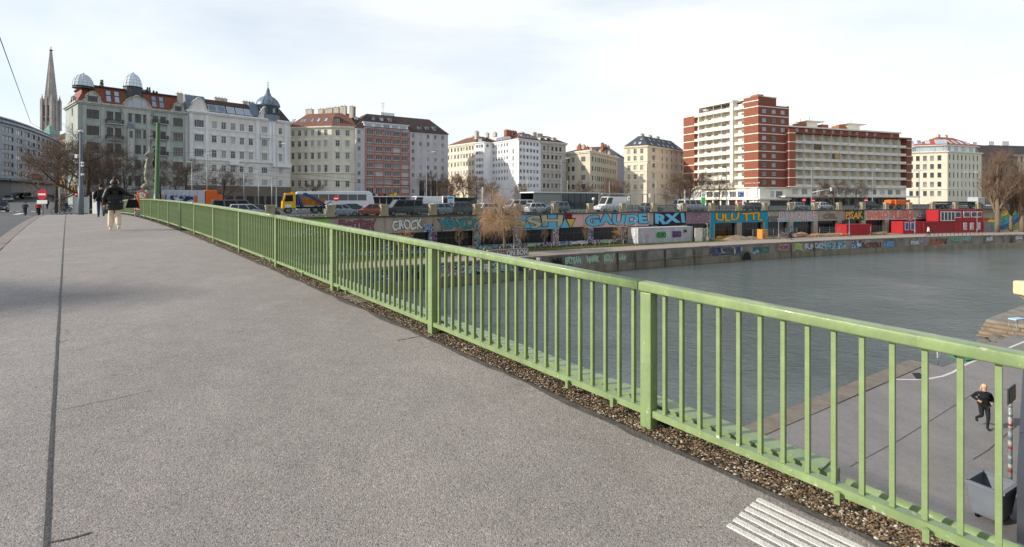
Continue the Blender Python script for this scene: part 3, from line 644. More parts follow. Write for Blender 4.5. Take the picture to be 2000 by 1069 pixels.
# river wall writing
ZW = WATER + 1.65; WO = QO + 0.0
graf(qw, 'ERTSAN', 1104, 1137, ZW, 1.0, MINT, BLU, wall_off=WO, lw=.06, wob=.05); graf(qw, 'MARK', 1146, 1174, ZW, 1.0, MINT, pm_('steelblue', (70, 110, 140)), wall_off=WO, lw=.06, wob=.06); graf(qw, 'KOLU', 1180, 1200, ZW, 1.05, MINT, GRY, wall_off=WO, lw=.04, wob=.08); graf(qw, 'LAe', 1207, 1222, ZW, 0.9, MINT, GRY, wall_off=WO, lw=.04, wob=.06)
graf(qw, 'WAK', 1078, 1100, ZW, 0.9, BK, GRY, wall_off=WO, lw=.03, wob=.1)
graf(qw, 'HOM', 1521, 1541, ZW, 0.9, VIO, AMB, wall_off=WO, lw=.12, wob=.06); graf(qw, 'ATK', 1551, 1569, ZW, 1.0, pm_('acid', (170, 190, 70)), MINT, wall_off=WO, lw=.06, wob=.1); graf(qw, 'BURGO', 1571, 1608, ZW - .05, 1.05, SIL, BK, wall_off=WO, lw=.1, wob=.12)
graf(qw, 'HSS', 1725, 1746, ZW - .3, 1.1, pm_('azure', (80, 160, 200)), RED, wall_off=WO, lw=.06, wob=.05); graf(qw, 'SYNRE', 1777, 1795, ZW - .2, .8, SIL, GRY, wall_off=WO, wob=.08); graf(qw, 'NEW', 1794, 1815, ZW + .2, 1.2, LIL, GRY, wall_off=WO, wob=.08)
graf(qw, 'EWOZE', 1852, 1873, ZW + .2, 1.0, pm_('seafoam', (120, 170, 150)), BK, wall_off=WO, lw=.05, wob=.1); graf(qw, 'DEY', 1880, 1900, ZW + .3, .9, pm_('seafoam', (120, 170, 150)), GRY, wall_off=WO, lw=.05, wob=.1); graf(qw, 'AUE', 1925, 1940, ZW + .1, .9, SIL, GRY, wall_off=WO, wob=.05); graf(qw, 'OLAX', 1983, 1998, ZW + .2, .8, SIL, BK, wall_off=WO, lw=.06, wob=.08)
field(1470, 1503, WATER + .9, QUAY - .5, GMW[2], 0.012, 'painted_field', qw, WO); field(1600, 1652, WATER + .95, QUAY - .2, GM[2], 0.012, 'painted_field', qw, WO); field(1664, 1682, WATER + .9, QUAY - .2, GM[0], 0.012, 'painted_field', qw, WO)
field(1684, 1722, WATER + .9, QUAY - .6, GMW[1], 0.012, 'painted_field', qw, WO); field(1386, 1450, WATER + 1.0, QUAY - .3, GMW[3], 0.010, 'painted_field', qw, WO); field(1816, 1850, WATER + 1.0, QUAY - .4, GMW[5], 0.010, 'painted_field', qw, WO)
for x0, x1, i in ((700, 760, 3), (770, 830, 0), (860, 905, 1), (915, 960, 3), (960, 1010, 2), (1010, 1060, 0)): field(x0, x1, WATER + .9, QUAY - .3, GM[i] if i != 0 else GMW[0], 0.012, 'painted_field', qw, WO)
for t_, x0, x1, f_ in (('LOGIC', 890, 930, SIL), ('OPER', 935, 962, WH), ('RAX', 712, 748, BLU)): graf(qw, t_, x0, x1, ZW - .1, 1.0, f_, BK, wall_off=WO, lw=.07, wob=.1)

# ------------------------------------------------------------------ street balustrade: stone pillars and lattice panels
iron = M('lattice_iron', S(70, 86, 82), 0.6, 0.2, 3)
bal = thing('street_balustrade', 'street balustrade of square stone pillars and grey-green iron lattice on the embankment', 'balustrade', (*bank(40, -0.2), STREET))
m = MB(); m.box((0, 0, 0.09), (0.98, 0.66, 0.18)); m.box((0, 0, 0.68), (0.86, 0.56, 1.0)); m.box((0, 0, 1.24), (0.98, 0.66, 0.14)); m.box((0, 0, 1.34), (0.8, 0.5, 0.06)); pil = m.mesh('pillar', stone); bev(pil, 0.02, 1)
PL = PS - 0.95
m = MB()
for z in (0.12, 0.96): m.box((PL / 2, 0, z), (PL, 0.05, 0.06))
nn = 8
for q in range(nn + 1): m.box((PL * q / nn, 0, 0.53), (0.05 if q % 2 == 0 else 0.025, 0.05, 0.86))
for q in range(nn):
    x0, x1 = PL * q / nn + 0.03, PL * (q + 1) / nn - 0.03; m.beam((x0, 0, 0.16), (x1, 0, 0.92), 0.022, 0.03); m.beam((x0, 0.002, 0.92), (x1, 0.002, 0.16), 0.022, 0.03)
    cx = (x0 + x1) / 2; rp = [(cx + 0.2 * math.cos(t * math.pi / 5), 0, 0.54 + 0.2 * math.sin(t * math.pi / 5)) for t in range(11)]; m.tube(rp, 0.022, 4, cap=False)
lat = m.mesh('lattice_panel', iron)
for k in range(-2, 25):
    a = k * PS; p = bank(a, -0.2); put('pillar', pil, bal, True, (p[0], p[1], ZT + 0.05), bankang(a))
    if k < 24:
        q0 = bank(a + 0.475, -0.2); q1 = bank(a + PS - 0.475, -0.2); put('lattice_panel', lat, bal, True, (q0[0], q0[1], ZT + 0.05), math.atan2(q1[1] - q0[1], q1[0] - q0[0]))

# ------------------------------------------------------------------ near quay, right foreground below the bridge
nq = asphalt_mat('near_quay_asphalt', S(94, 92, 90), S(130, 127, 125), S(158, 155, 152))
e0, ed = Vector((8.3, 18.07)), Vector((0.841, 0.541)); en = Vector((0.541, -0.841))
def nqp(l, o, z=0.0): p = e0 + ed * l + en * o; return (p.x, p.y, NQUAY + z)
mb = MB(); EDG = [(-30, 0), (13.8, 0), (13.8, 1.3), (25.0, 1.3), (25.0, -.3), (60, -.3)]
mb.face([nqp(l, o + (.75 if l < 13 else 0)) for l, o in EDG[:2]] + [nqp(13.8, 1.3), nqp(25, 1.3), nqp(25, -.3), nqp(60, -.3), nqp(60, 40), nqp(-30, 40)]); struct('near_quay', fixn(mb), nq)
mb = MB(); pq = [nqp(*e) for e in EDG]
for p, q in zip(pq, pq[1:]): mb.face([p, q, (q[0], q[1], WATER - 1), (p[0], p[1], WATER - 1)])
struct('near_quay_face', mb, concd)
nk = thing('quay_edge', 'row of pale stone edge slabs along the near quay above the water', 'kerb', nqp(0, 0.4))
for k in range(-6, 9):
    m = MB(); l0, l1 = k * 1.5 + 0.01, k * 1.5 + 1.49; z = random.uniform(0.02, 0.04); p = [nqp(l0, -0.03, z), nqp(l1, -0.03, z), nqp(l1, 0.74, z), nqp(l0, 0.74, z)]; m.face(p)
    for i in range(4): m.face([p[i], p[(i + 1) % 4], (*p[(i + 1) % 4][:2], NQUAY - 0.3), (*p[i][:2], NQUAY - 0.3)])
    fixn(m) if False else None
    m.build('edge_slab', M('edge_slab_stone', S(126, 117, 108), 0.9, 0.22, 2.0, 0.4), nk, True)
def np_(x, y, dz=0.0): Y = 8000 / (y - 390); return ((x - 1000) / 1000 * Y, Y, NQUAY + dz)
m_ = M('weathered_boards', S(132, 118, 100), .9, .25, 3, .4)
ns = thing('seating_steps', 'broad pale timber steps up to a raised landing on the near quay', 'steps', nqp(25, 1))
for k in range(5): m = MB(); m.prism([nqp(24 + k * .42, -.25)[:2], nqp(24 + k * .42, 3.2)[:2], nqp(24.41 + k * .42 if k < 4 else 40, 3.2)[:2], nqp(24.41 + k * .42 if k < 4 else 40, -.25)[:2]][::-1], NQUAY - .3, NQUAY - .42 + .18 * (k + 1)); m.build('step', m_ if k < 4 else conc, ns, True)
# white line, grate, painted patch
def ribbon(pts, w, mat, name, label, cat, dz=0.006):
    m = MB(); P = [Vector(np_(*p)) for p in pts]
    for a, b in zip(P, P[1:]):
        d = (b - a).normalized(); n = Vector((-d.y, d.x, 0)) * w / 2; z = Vector((0, 0, dz)); m.face([a - n + z, b - n + z, b + n + z, a + n + z])
    return tag(fixn(m).build(name, mat), label, cat, kind='structure')
ribbon([(1682, 746), (1705, 742), (1740, 741), (1780, 742), (1810, 741), (1842, 735), (1862, 727), (1885, 713), (1920, 698), (1960, 684), (2000, 668), (2080, 640)], 0.11, white_paint, 'painted_line', 'white painted edge line', 'line')
ribbon([(1470, 850), (1530, 812), (1600, 778), (1680, 742)], 0.02, tar, 'slab_joint', 'joint', 'joint')
ribbon([(1660, 912), (1760, 858), (1900, 770)], 0.025, tar, 'quay_crack', 'crack', 'crack'); ribbon([(1900, 898), (1930, 880), (1985, 832)], 0.03, tar, 'quay_crack', 'crack', 'crack'); ribbon([(1920, 760), (1990, 762)], 0.02, tar, 'quay_crack', 'crack', 'crack')
m = MB(); g = [np_(1781, 729, .008), np_(1795, 729, .008), np_(1808, 741, .008), np_(1790, 741, .008)]; m.face(g); gr = fixn(m).build('drain_grate', M('grate_void', S(24, 24, 24), 0.9, 0.2, 5)); tag(gr, 'small dark drain grate set in the near quay paving', 'grate')
m = MB()
for i in range(7): t = (i + .5) / 7; a = Vector(g[0]).lerp(Vector(g[3]), t); b = Vector(g[1]).lerp(Vector(g[2]), t); m.beam((a.x, a.y, NQUAY + .02), (b.x, b.y, NQUAY + .02), 0.05, 0.02)
m.build('grate_bar', darksteel, gr)
# ------------------------------------------------------------------ buildings
class Fr:
    """one facade: plan line p->q (left to right as seen from the canal), outward normal towards the viewer"""
    def __init__(s, p, q):
        s.p = Vector(p); s.q = Vector(q); s.d = (s.q - s.p); s.L = s.d.length; s.d.normalize(); s.n = Vector((s.d.y, -s.d.x)); s.ang = math.atan2(s.d.y, s.d.x)
    def pt(s, a, o, z): v = s.p + s.d * a + s.n * o; return (v.x, v.y, z)
    def a(s, x): k = (x - 1000) / 1000; return (k * s.p.y - s.p.x) / (s.d.x - k * s.d.y)
    def Y(s, a): return s.p.y + s.d.y * a
    def z(s, y, x): return EZ + (390 - y) / 1000 * s.Y(s.a(x))
    def box(s, mb, a0, a1, o0, o1, z0, z1, m=0):
        P = [s.pt(a0, o1, z0), s.pt(a1, o1, z0), s.pt(a1, o0, z0), s.pt(a0, o0, z0)]; mb.prism([p[:2] for p in P], z0, z1, m)
WINC = {}
def win_mesh(w, h, style, fm, gm, tm, hood=None, rec=0.18, arch=False, sill=True):
    key = (round(w, 2), round(h, 2), style, fm.name, gm.name, tm.name, hood, rec, arch, sill)
    if key in WINC: return WINC[key]
    m = MB(); b = 0.07 if w > 0.8 else 0.05; d = 0.06
    def bar(x0, x1, z0, z1, dd=d): m.box(((x0 + x1) / 2, -dd / 2, (z0 + z1) / 2), (x1 - x0, dd, z1 - z0), 0)
    bar(-w / 2, -w / 2 + b, 0, h); bar(w / 2 - b, w / 2, 0, h); bar(-w / 2 + b, w / 2 - b, 0, b); bar(-w / 2 + b, w / 2 - b, h - b, h)
    iw = w - 2 * b
    if style in ('cross', 'twin'): bar(-b / 2, b / 2, b, h - b)
    if style == 'cross': bar(-w / 2 + b, -b / 2, h * .66, h * .66 + b); bar(b / 2, w / 2 - b, h * .66, h * .66 + b)
    if style == 'triple':
        for q in (1, 2): bar(-w / 2 + b + iw * q / 3 - b / 2, -w / 2 + b + iw * q / 3 + b / 2, b, h - b)
    if style == 'quad':
        for q in (1, 2, 3): bar(-w / 2 + b + iw * q / 4 - b / 2, -w / 2 + b + iw * q / 4 + b / 2, b, h - b)
    if style == 'tri2':
        for q in (1, 2): bar(-w / 2 + b + iw * q / 3 - b / 2, -w / 2 + b + iw * q / 3 + b / 2, b, h - b)
        bar(-w / 2 + b, w / 2 - b, h * .66, h * .66 + b, d * .9)
    m.face([(-w / 2 + b, -0.012, b), (w / 2 - b, -0.012, b), (w / 2 - b, -0.012, h - b), (-w / 2 + b, -0.012, h - b)], 1)
    y0 = -rec
    if sill: m.box((0, y0 - 0.05 + 0.06, -0.07), (w + 0.24, 0.24, 0.12), 2)
    if hood:
        for sx in (-1, 1): m.box((sx * (w / 2 + 0.09), y0 - 0.03, h / 2), (0.14, 0.06, h), 2)
        m.box((0, y0 - 0.05, h + 0.11), (w + 0.4, 0.12, 0.16), 2)
        if hood == 'flat': m.box((0, y0 - 0.12, h + 0.3), (w + 0.6, 0.26, 0.1), 2)
        if hood == 'tri':
            m.prism_y([(-w / 2 - 0.32, h + 0.2), (w / 2 + 0.32, h + 0.2), (0, h + 0.62)], y0 - 0.22, y0)
            m.mi[-5:] = [2] * 5
        if hood == 'arch':
            P = [(-w / 2 - 0.28, h + 0.2)] + [(math.cos(math.pi * (1 - i / 6)) * (w / 2 + 0.28), h + 0.2 + 0.42 * math.sin(math.pi * i / 6)) for i in range(1, 6)] + [(w / 2 + 0.28, h + 0.2)]
            n0 = len(m.mi); m.prism_y(P[::-1], y0 - 0.2, y0); m.mi[n0:] = [2] * (len(m.mi) - n0)
    me = m.mesh('window', [fm, gm, tm]); WINC[key] = me; return me
def wall_holes(mb, fr, a0, a1, z0, z1, holes, rec=0.18, m=0):
    holes = [h for h in holes if h[0] > a0 + .01 and h[1] < a1 - .01 and h[2] > z0 + .01 and h[3] < z1 - .01]
    zs = sorted({z0, z1} | {h[2] for h in holes} | {h[3] for h in holes})
    for zb, zt in zip(zs, zs[1:]):
        if zt - zb < 1e-5: continue
        zc = (zb + zt) / 2; row = sorted([h for h in holes if h[2] < zc < h[3]]); x = a0
        for h in row:
            if h[0] > x + 1e-4: mb.face([fr.pt(x, 0, zb), fr.pt(h[0], 0, zb), fr.pt(h[0], 0, zt), fr.pt(x, 0, zt)], m)
            x = max(x, h[1])
        if a1 > x + 1e-4: mb.face([fr.pt(x, 0, zb), fr.pt(a1, 0, zb), fr.pt(a1, 0, zt), fr.pt(x, 0, zt)], m)
    for l, r, b, t in holes:
        mb.face([fr.pt(l, 0, b), fr.pt(r, 0, b), fr.pt(r, -rec, b), fr.pt(l, -rec, b)], m); mb.face([fr.pt(l, 0, t), fr.pt(r, 0, t), fr.pt(r, -rec, t), fr.pt(l, -rec, t)], m)
        mb.face([fr.pt(l, 0, b), fr.pt(l, 0, t), fr.pt(l, -rec, t), fr.pt(l, -rec, b)], m); mb.face([fr.pt(r, 0, b), fr.pt(r, 0, t), fr.pt(r, -rec, t), fr.pt(r, -rec, b)], m)
def wins(root, fr, cols, rows, refx, w, fm, gm, tm, style='cross', hoods=None, rec=0.18, sill=True, skip=()):
    """cols: image columns (or (col, width, style)); rows: (image top y, image bottom y) measured at column refx; returns the holes"""
    holes = []
    for j, (yt, yb) in enumerate(rows):
        zt, zb = fr.z(yt, refx), fr.z(yb, refx)
        for i, c in enumerate(cols):
            if (i, j) in skip: continue
            ww, st = w, style
            if isinstance(c, tuple): c, ww, st = c
            a = fr.a(c); hd = hoods[j] if hoods else None
            me = win_mesh(ww, zt - zb, st, fm, gm, tm, hd, rec, False, sill); put('window', me, root, True, fr.pt(a, -rec, zb), fr.ang); holes.append((a - ww / 2, a + ww / 2, zb, zt))
    return holes
def bldg(name, label, pts, zb=STREET - 0.3):
    p = pts[0]; return thing(name, label, 'building', (p[0], p[1], STREET))
def frustum(mb, poly, z0, z1, ins, m=0, over=0.35, mt=None):
    o = offset_poly(poly, -over) if over else list(poly); i = offset_poly(poly, ins); n = len(o)
    for k in range(n):
        a, b, c, d = o[k], o[(k + 1) % n], i[(k + 1) % n], i[k]; mb.face([(*a, z0), (*b, z0), (*c, z1), (*d, z1)], m)
    mb.face([(*p, z1) for p in i], m if mt is None else mt); mb.face([(*p, z0) for p in reversed(o)], m)
def footprint(pts, depth=14):
    if len(pts) == 2:
        f = Fr(*pts); b = -f.n * depth; return [tuple(f.p), tuple(f.q), tuple(f.q + b), tuple(f.p + b)]
    P = [Vector(p) for p in pts]; return [tuple(P[0]), tuple(P[1]), tuple(P[2]), tuple(P[2] + P[0] - P[1])]
def blind_walls(mb, poly, z0, z1, nfront, m=0):
    n = len(poly)
    for k in range(nfront, n): a, b = poly[k], poly[(k + 1) % n]; mb.face([(*a, z0), (*b, z0), (*b, z1), (*a, z1)], m)
    mb.face([(*p, z1) for p in poly], m)
def cornice(root, frs, z, h, out, mat, name='cornice'):
    mb = MB()
    for f in frs: f.box(mb, -out * .6, f.L + out * .6, -0.1, out, z, z + h); f.box(mb, -out * .3, f.L + out * .3, -0.1, out * .55, z - h * .8, z - 0.002)
    mb.build(name, mat, root, True)
def chimney(root, fr, a, o, z0, z1, w, d, mat, pots=2):
    m = MB(); fr.box(m, a - w / 2, a + w / 2, o - d, o, z0, z1); fr.box(m, a - w / 2 - .08, a + w / 2 + .08, o - d - .08, o + .08, z1, z1 + .12)
    for q in range(pots): c = fr.pt(a - w / 2 + w * (q + .5) / pots, o - d / 2, z1 + .12); m.lathe([(.14, 0), (.11, .45)], c, 6)
    m.build('chimney', mat, root, True)
def skylight(root, p, d_along, n_out, slope_up, w, h, fm, gm, name='skylight'):
    """tilted frame on a roof: p lower centre, along unit, up-slope unit vector"""
    u = Vector(d_along); v = Vector(slope_up).normalized(); nn = u.cross(v).normalized(); m = MB()
    if nn.z < 0: nn = -nn
    p = Vector(p); b = 0.12
    def q(x0, x1, y0, y1, z0, mi): m.face([p + u * x0 + v * y0 + nn * z0, p + u * x1 + v * y0 + nn * z0, p + u * x1 + v * y1 + nn * z0, p + u * x0 + v * y1 + nn * z0], mi)
    q(-w / 2 - b, w / 2 + b, -b, h + b, .10, 0); q(-w / 2, w / 2, 0, h, .115, 1)
    for x0, x1, y0, y1 in ((-w / 2 - b, w / 2 + b, -b, -b), (-w / 2 - b, w / 2 + b, h + b, h + b), (-w / 2 - b, -w / 2 - b, -b, h + b), (w / 2 + b, w / 2 + b, -b, h + b)):
        a_, b_ = p + u * x0 + v * y0, p + u * x1 + v * y1; m.face([a_, b_, b_ + nn * .1, a_ + nn * .1], 0)
    m.build(name, [fm, gm], root, True)
def dormer(root, fr, a, zb, o, w, h, depth, wallm, roofm, fm, gm, round_=False):
    m = MB(); fr.box(m, a - w / 2, a + w / 2, o - depth, o, zb, zb + h)
    if round_:
        n = 6; arc = [(a - w / 2 - .12 + (w + .24) * i / n, zb + h + .4 * math.sin(math.pi * i / n)) for i in range(n + 1)]
        for (x0, z0), (x1, z1) in zip(arc, arc[1:]): m.face([fr.pt(x0, o + .15, z0), fr.pt(x1, o + .15, z1), fr.pt(x1, o - depth, z1), fr.pt(x0, o - depth, z0)], 1)
        m.face([fr.pt(x, o + .02, z) for x, z in arc], 0)
    else: fr.box(m, a - w / 2 - .12, a + w / 2 + .12, o - depth, o + .2, zb + h, zb + h + .1, 1)
    d = m.build('dormer', [wallm, roofm], root, True)
    me = win_mesh(w * .78, h * .78, 'twin', fm, gm, wallm, None, 0.0, False, False); put('window', me, d, True, fr.pt(a, o + .012, zb + h * .1), fr.ang)
WF = M('window_frame_white', S(206, 206, 202), 0.5, 0.06, 3); WD = M('window_frame_dark', S(66, 58, 54), 0.5, 0.1, 3); WBR = M('window_frame_brown', S(84, 60, 50), 0.5, 0.12, 3)
GL = glass_mat('pane_mixed', (0.030, 0.037, 0.045), (0.46, 0.47, 0.48), 0.5); GLS = glass_mat('pane_sky', (0.16, 0.20, 0.24), (0.42, 0.46, 0.50), 0.6, 0.04)
tile_red = M('roof_tiles_red', S(150, 78, 56), 0.85, 0.2, 1.2, 0.5, bscale=14); tile_brown = M('roof_tiles_brown', S(118, 84, 72), 0.85, 0.2, 1.2, 0.5, bscale=14); tile_dark = M('roof_tiles_dark', S(82, 68, 64), 0.85, 0.2, 1.0, 0.5, bscale=14)
slate = M('roof_slate', S(78, 78, 82), 0.6, 0.15, 1.0, 0.3); zinc = M('roof_zinc', S(116, 130, 142), 0.45, 0.1, 0.8, metal=0.25, streak=0.12); flat_roof = M('roof_flat', S(110, 106, 102), 0.9, 0.2, 0.5)
chim = M('chimney_plaster', S(192, 183, 169), 0.9, 0.16, 1.5, streak=0.2); brickc = M('chimney_brick', S(150, 96, 74), 0.9, 0.2, 5)

# ---------------- pale green corner house with glass domes
Z1 = lambda u: u / 4.86
def y1(v): return 60 + v / 4.86
mint = M('plaster_mint', S(162, 170, 165), 0.9, 0.10, 0.5, 0.3, streak=0.14); mint2 = M('stucco_mint', S(178, 180, 172), 0.9, 0.14, 1.2, 0.5, streak=0.18)
P0, P1, P2 = px(128, 119), px(152, 110), px(362, 124.9)
C = bldg('apartment_house', 'pale green ornate house with red mansard roof and two glass domes', [P1, P2])
f0, f1 = Fr(P0, P1), Fr(P1, P2)
ze = f1.z(y1(705), Z1(1020)); zg = STREET - .3
cols = [(Z1(880), 2.2, 'tri2'), (Z1(1043), 1.15, 'cross'), (Z1(1122), 1.15, 'cross'), (Z1(1235), .6, 'plain'), (Z1(1310), 1.1, 'cross'), (Z1(1372), .5, 'plain'), (Z1(1475), 1.1, 'cross'), (Z1(1548), 1.1, 'cross'), (Z1(1690), 2.0, 'tri2')]
rows = [(y1(767), y1(852)), (y1(920), y1(1005)), (y1(1070), y1(1157)), (y1(1220), y1(1307)), (y1(1372), y1(1470))]
rx = Z1(1043)
H = wins(C, f1, cols, rows, rx, 1.1, WBR, glassd, mint2, hoods=[None, 'flat', None, 'arch', None], rec=.25)
# ground floor shop openings
gz0, gz1 = STREET + .1, f1.z(376, rx)
mb = MB(); wall_holes(mb, f1, 0, f1.L, zg, ze, H, .25)
H0 = wins(C, f0, [141], [(y1(735), y1(805)), (y1(880), y1(960)), (y1(1040), y1(1120)), (y1(1190), y1(1270)), (y1(1350), y1(1430))], 141, 1.3, WBR, glassd, mint2, rec=.25)
wall_holes(mb, f0, 0, f0.L, zg, ze, H0, .25); fp = footprint([P0, P1, P2]); blind_walls(mb, fp, zg, ze, 2); mb.build('wall', mint, C, True)
cornice(C, [f0, f1], ze - .1, .35, .5, mint2); cornice(C, [f0, f1], f1.z(333, rx), .22, .3, mint2, 'string_course')
# pilaster strips and shop base
mb = MB()
for xx in (800, 975, 1190, 1410, 1600, 1770): a = f1.a(Z1(xx)); f1.box(mb, a - .35, a + .35, -.05, .14, f1.z(333, rx) + .25, ze - .5)
mb.build('pilaster', mint2, C, True)
sg = M('shop_front_dark', S(44, 44, 46), 0.3, 0.2, 1)
for k in range(8): mb = MB(); f1.box(mb, 1.0 + k * 2.45, 2.9 + k * 2.45, -.2, .04, STREET, STREET + 3.0); mb.build('shop_front', sg, C, True)
mb = MB(); f1.box(mb, .2, f1.L - .2, .05, .3, STREET + 3.05, STREET + 3.7); mb.build('shop_fascia', M('fascia_grey', S(92, 92, 92), .6), C, True)
# balconies
mb = MB()
for (xa, xb) in ((1005, 1165), (1445, 1590)):
    for vy in (885, 1035, 1185):
        z = f1.z(y1(vy), Z1((xa + xb) / 2)); a0, a1 = f1.a(Z1(xa)), f1.a(Z1(xb)); m = MB(); f1.box(m, a0, a1, 0, .8, z - .16, z); 
        f1.box(m, a0, a1, .76, .8, z + .85, z + .92, 1); f1.box(m, a0, a0 + .04, 0, .8, z, z + .9, 1); f1.box(m, a1 - .04, a1, 0, .8, z, z + .9, 1)
        for q in range(14): t = a0 + (a1 - a0) * q / 13; f1.box(m, t - .03, t + .03, .77, .8, z, z + .86, 1)
        m.build('balcony', [mint2, darksteel], C, True)
# oriel
a0, a1 = f1.a(Z1(1205)), f1.a(Z1(1268)); m = MB(); f1.box(m, a0, a1, 0, .8, f1.z(y1(1280), rx), f1.z(y1(915), rx)); oz = f1.z(y1(915), rx); m.face([f1.pt(a0 - .1, .9, oz), f1.pt(a1 + .1, .9, oz), f1.pt(a1 - .2, 0, oz + 1.1), f1.pt(a0 + .2, 0, oz + 1.1)], 1); m.face([f1.pt(a0 - .1, .9, oz), f1.pt(a0 + .2, 0, oz + 1.1), f1.pt(a0 - .1, 0, oz)], 1); m.face([f1.pt(a1 + .1, .9, oz), f1.pt(a1 + .1, 0, oz), f1.pt(a1 - .2, 0, oz + 1.1)], 1)
orl = m.build('oriel', [mint2, zinc], C, True)
for vy0, vy1 in ((935, 1010), (1085, 1160)): put('window', win_mesh(.75, f1.z(y1(vy0), rx) - f1.z(y1(vy1), rx), 'plain', WF, GL, mint2, None, 0, False, False), orl, True, f1.pt((a0 + a1) / 2, .812, f1.z(y1(vy1), rx)), f1.ang)
# mansard
zr = f1.z(y1(545), Z1(1100)); fpi = fp
redroof = M('red_sheet_roof', S(128, 72, 54), 0.6, 0.12, 0.8, streak=0.1)
m = MB(); frustum(m, fp, ze + .26, zr, 1.6, 0, .1, 1); m.build('mansard_roof', [redroof, flat_roof], C, True)
tp = offset_poly(fp, 1.45); m = MB()
for k in range(len(tp)): m.beam((*tp[k], zr + .1), (*tp[(k + 1) % len(tp)], zr + .1), .5, .3)
m.build('roof_edge', M('roof_edge_dark', S(56, 58, 60), .6), C, True)
sl = Vector((-f1.n.x * 1.7, -f1.n.y * 1.7, zr - ze))
for xx in (1035, 1115, 1468, 1540):
    a = f1.a(Z1(xx)); zz = ze + (zr - ze) * .12; p = f1.pt(a, -.22, zz + .2)
    skylight(C, p, (f1.d.x, f1.d.y, 0), None, sl, .8, 1.5, darksteel, GLS); p2 = Vector(p) + sl.normalized() * 1.75; skylight(C, p2, (f1.d.x, f1.d.y, 0), None, sl, .8, 1.1, darksteel, GLS)
# gables: curved outlines with their window
def gable(fr, xc, w, zb, zt, mat, style='curve', th=.5, par=None, o=.15, nm='gable'):
    a = fr.a(xc); h = zt - zb
    prof = {'curve': [(-.5, 0), (-.5, .12), (-.42, .2), (-.36, .36), (-.34, .6), (-.26, .66), (-.24, .8), (-.14, .86), (-.1, .95), (0, 1.0)], 'round': [(-.5, 0), (-.5, .3), (-.47, .45), (-.42, .6), (-.33, .78), (-.2, .92), (-.08, .98), (-.07, 1.05), (0, 1.06)]}[style]
    P = prof + [(-x, z) for x, z in reversed(prof[:-1])]
    m = MB(); F = [fr.pt(a + x * w, o, zb + z * h) for x, z in P]; Bk = [fr.pt(a + x * w, o - th, zb + z * h) for x, z in P]
    m.face(F); m.face(Bk[::-1])
    for k in range(len(P) - 1): m.face([F[k], F[k + 1], Bk[k + 1], Bk[k]])
    # raised rim
    m2 = MB(); m2.tube([fr.pt(a + x * w * .97, o + .06, zb + z * h * .97) for x, z in P], .14, 4, cap=True); g = m.build(nm, mat, par, True); m2.build('gable_rim', mat, g, True); return g
g = gable(f1, Z1(880), 3.7, ze - .1, f1.z(y1(575), Z1(880)), mint2, 'curve', par=C); put('window', win_mesh(1.6, 1.55, 'cross', WBR, glassd, mint2, None, 0, False, True), g, True, f1.pt(f1.a(Z1(880)), .17, f1.z(y1(690), Z1(880))), f1.ang)
g = gable(f1, Z1(1300), 5.9, ze - 1.4, f1.z(y1(625), Z1(1300)), mint2, 'round', par=C)
for dx, w_, h_ in ((-1.25, .8, 1.7), (0, 1.2, 2.3), (1.25, .8, 1.7)): put('window', win_mesh(w_, h_, 'cross', WF, GLS, mint2, None, 0, False, False), g, True, f1.pt(f1.a(Z1(1300)) + dx, .17, f1.z(y1(750), Z1(1300))), f1.ang)
g = gable(f1, Z1(1690), 3.2, ze - .1, f1.z(y1(675), Z1(1690)), mint2, 'curve', par=C); put('window', win_mesh(1.3, 1.4, 'cross', WBR, glassd, mint2, None, 0, False, True), g, True, f1.pt(f1.a(Z1(1690)), .17, f1.z(y1(775), Z1(1690))), f1.ang)
g = gable(f0, 143, 3.2, ze - .1, f0.z(y1(620), 143), mint2, 'curve', par=C); put('window', win_mesh(.9, .8, 'plain', WBR, glassd, mint2, None, 0, False, True), g, True, f0.pt(f0.a(143), .17, f0.z(y1(690), 143)), f0.ang)
def glass_dome(root, c, z, r, h, base_h, base_r, GD=glass_mat('dome_glass', (0.36, 0.42, 0.46), (0.5, 0.55, 0.6))):
    m = MB()
    pr = [(r * math.cos(t * math.pi / 12), h * math.sin(t * math.pi / 12)) for t in range(6)] + [(.12, h)]
    m.lathe(pr, (*c, z), 14, 0, False); g = m.build('glass_dome', GD, root, True)
    m = MB(); n = 14
    for j in range(n):
        t = 2 * math.pi * j / n; m.tube([(c[0] + rr * 1.012 * math.cos(t), c[1] + rr * 1.012 * math.sin(t), z + zz * 1.01) for rr, zz in pr], .055, 4)
    for rr, zz in pr[:-1]:
        m.tube([(c[0] + rr * 1.012 * math.cos(2 * math.pi * j / n), c[1] + rr * 1.012 * math.sin(2 * math.pi * j / n), z + zz * 1.01) for j in range(n + 1)], .05, 4)
    m.lathe([(.3, 0), (.3, .2), (.1, .35)], (*c, z + h), 8); m.build('dome_rib', WF, g, True)
    m = MB(); m.lathe([(base_r * 1.15, -base_h), (base_r, -.15), (base_r + .15, -.12), (base_r + .15, 0)], (*c, z), 12, 0, False); m.build('dome_base', M('dome_base_dark', S(70, 72, 74), .6), g, True)
c = f1.pt(f1.a(Z1(1283)), -2.2, 0)[:2]; glass_dome(C, c, f1.z(y1(528), Z1(1283)) + .1, 1.75, f1.z(y1(400), Z1(1283)) - f1.z(y1(528), Z1(1283)), 3.0, 1.8)
c = f1.pt(f1.a(Z1(800)), -1.5, 0)[:2]; glass_dome(C, c, f1.z(y1(525), Z1(805)) + .1, 1.85, f1.z(y1(410), Z1(805)) - f1.z(y1(525), Z1(805)), .5, 1.7)
m = MB(); m.beam(f1.pt(10, -3, zr + .3), f1.pt(13, -3, zr + .3), 1.5, 1.2); m.beam(f1.pt(15.5, -4, zr + .3), f1.pt(18.5, -4, zr + .3), 1.5, .6); m.build('roof_unit', zinc, C, True)
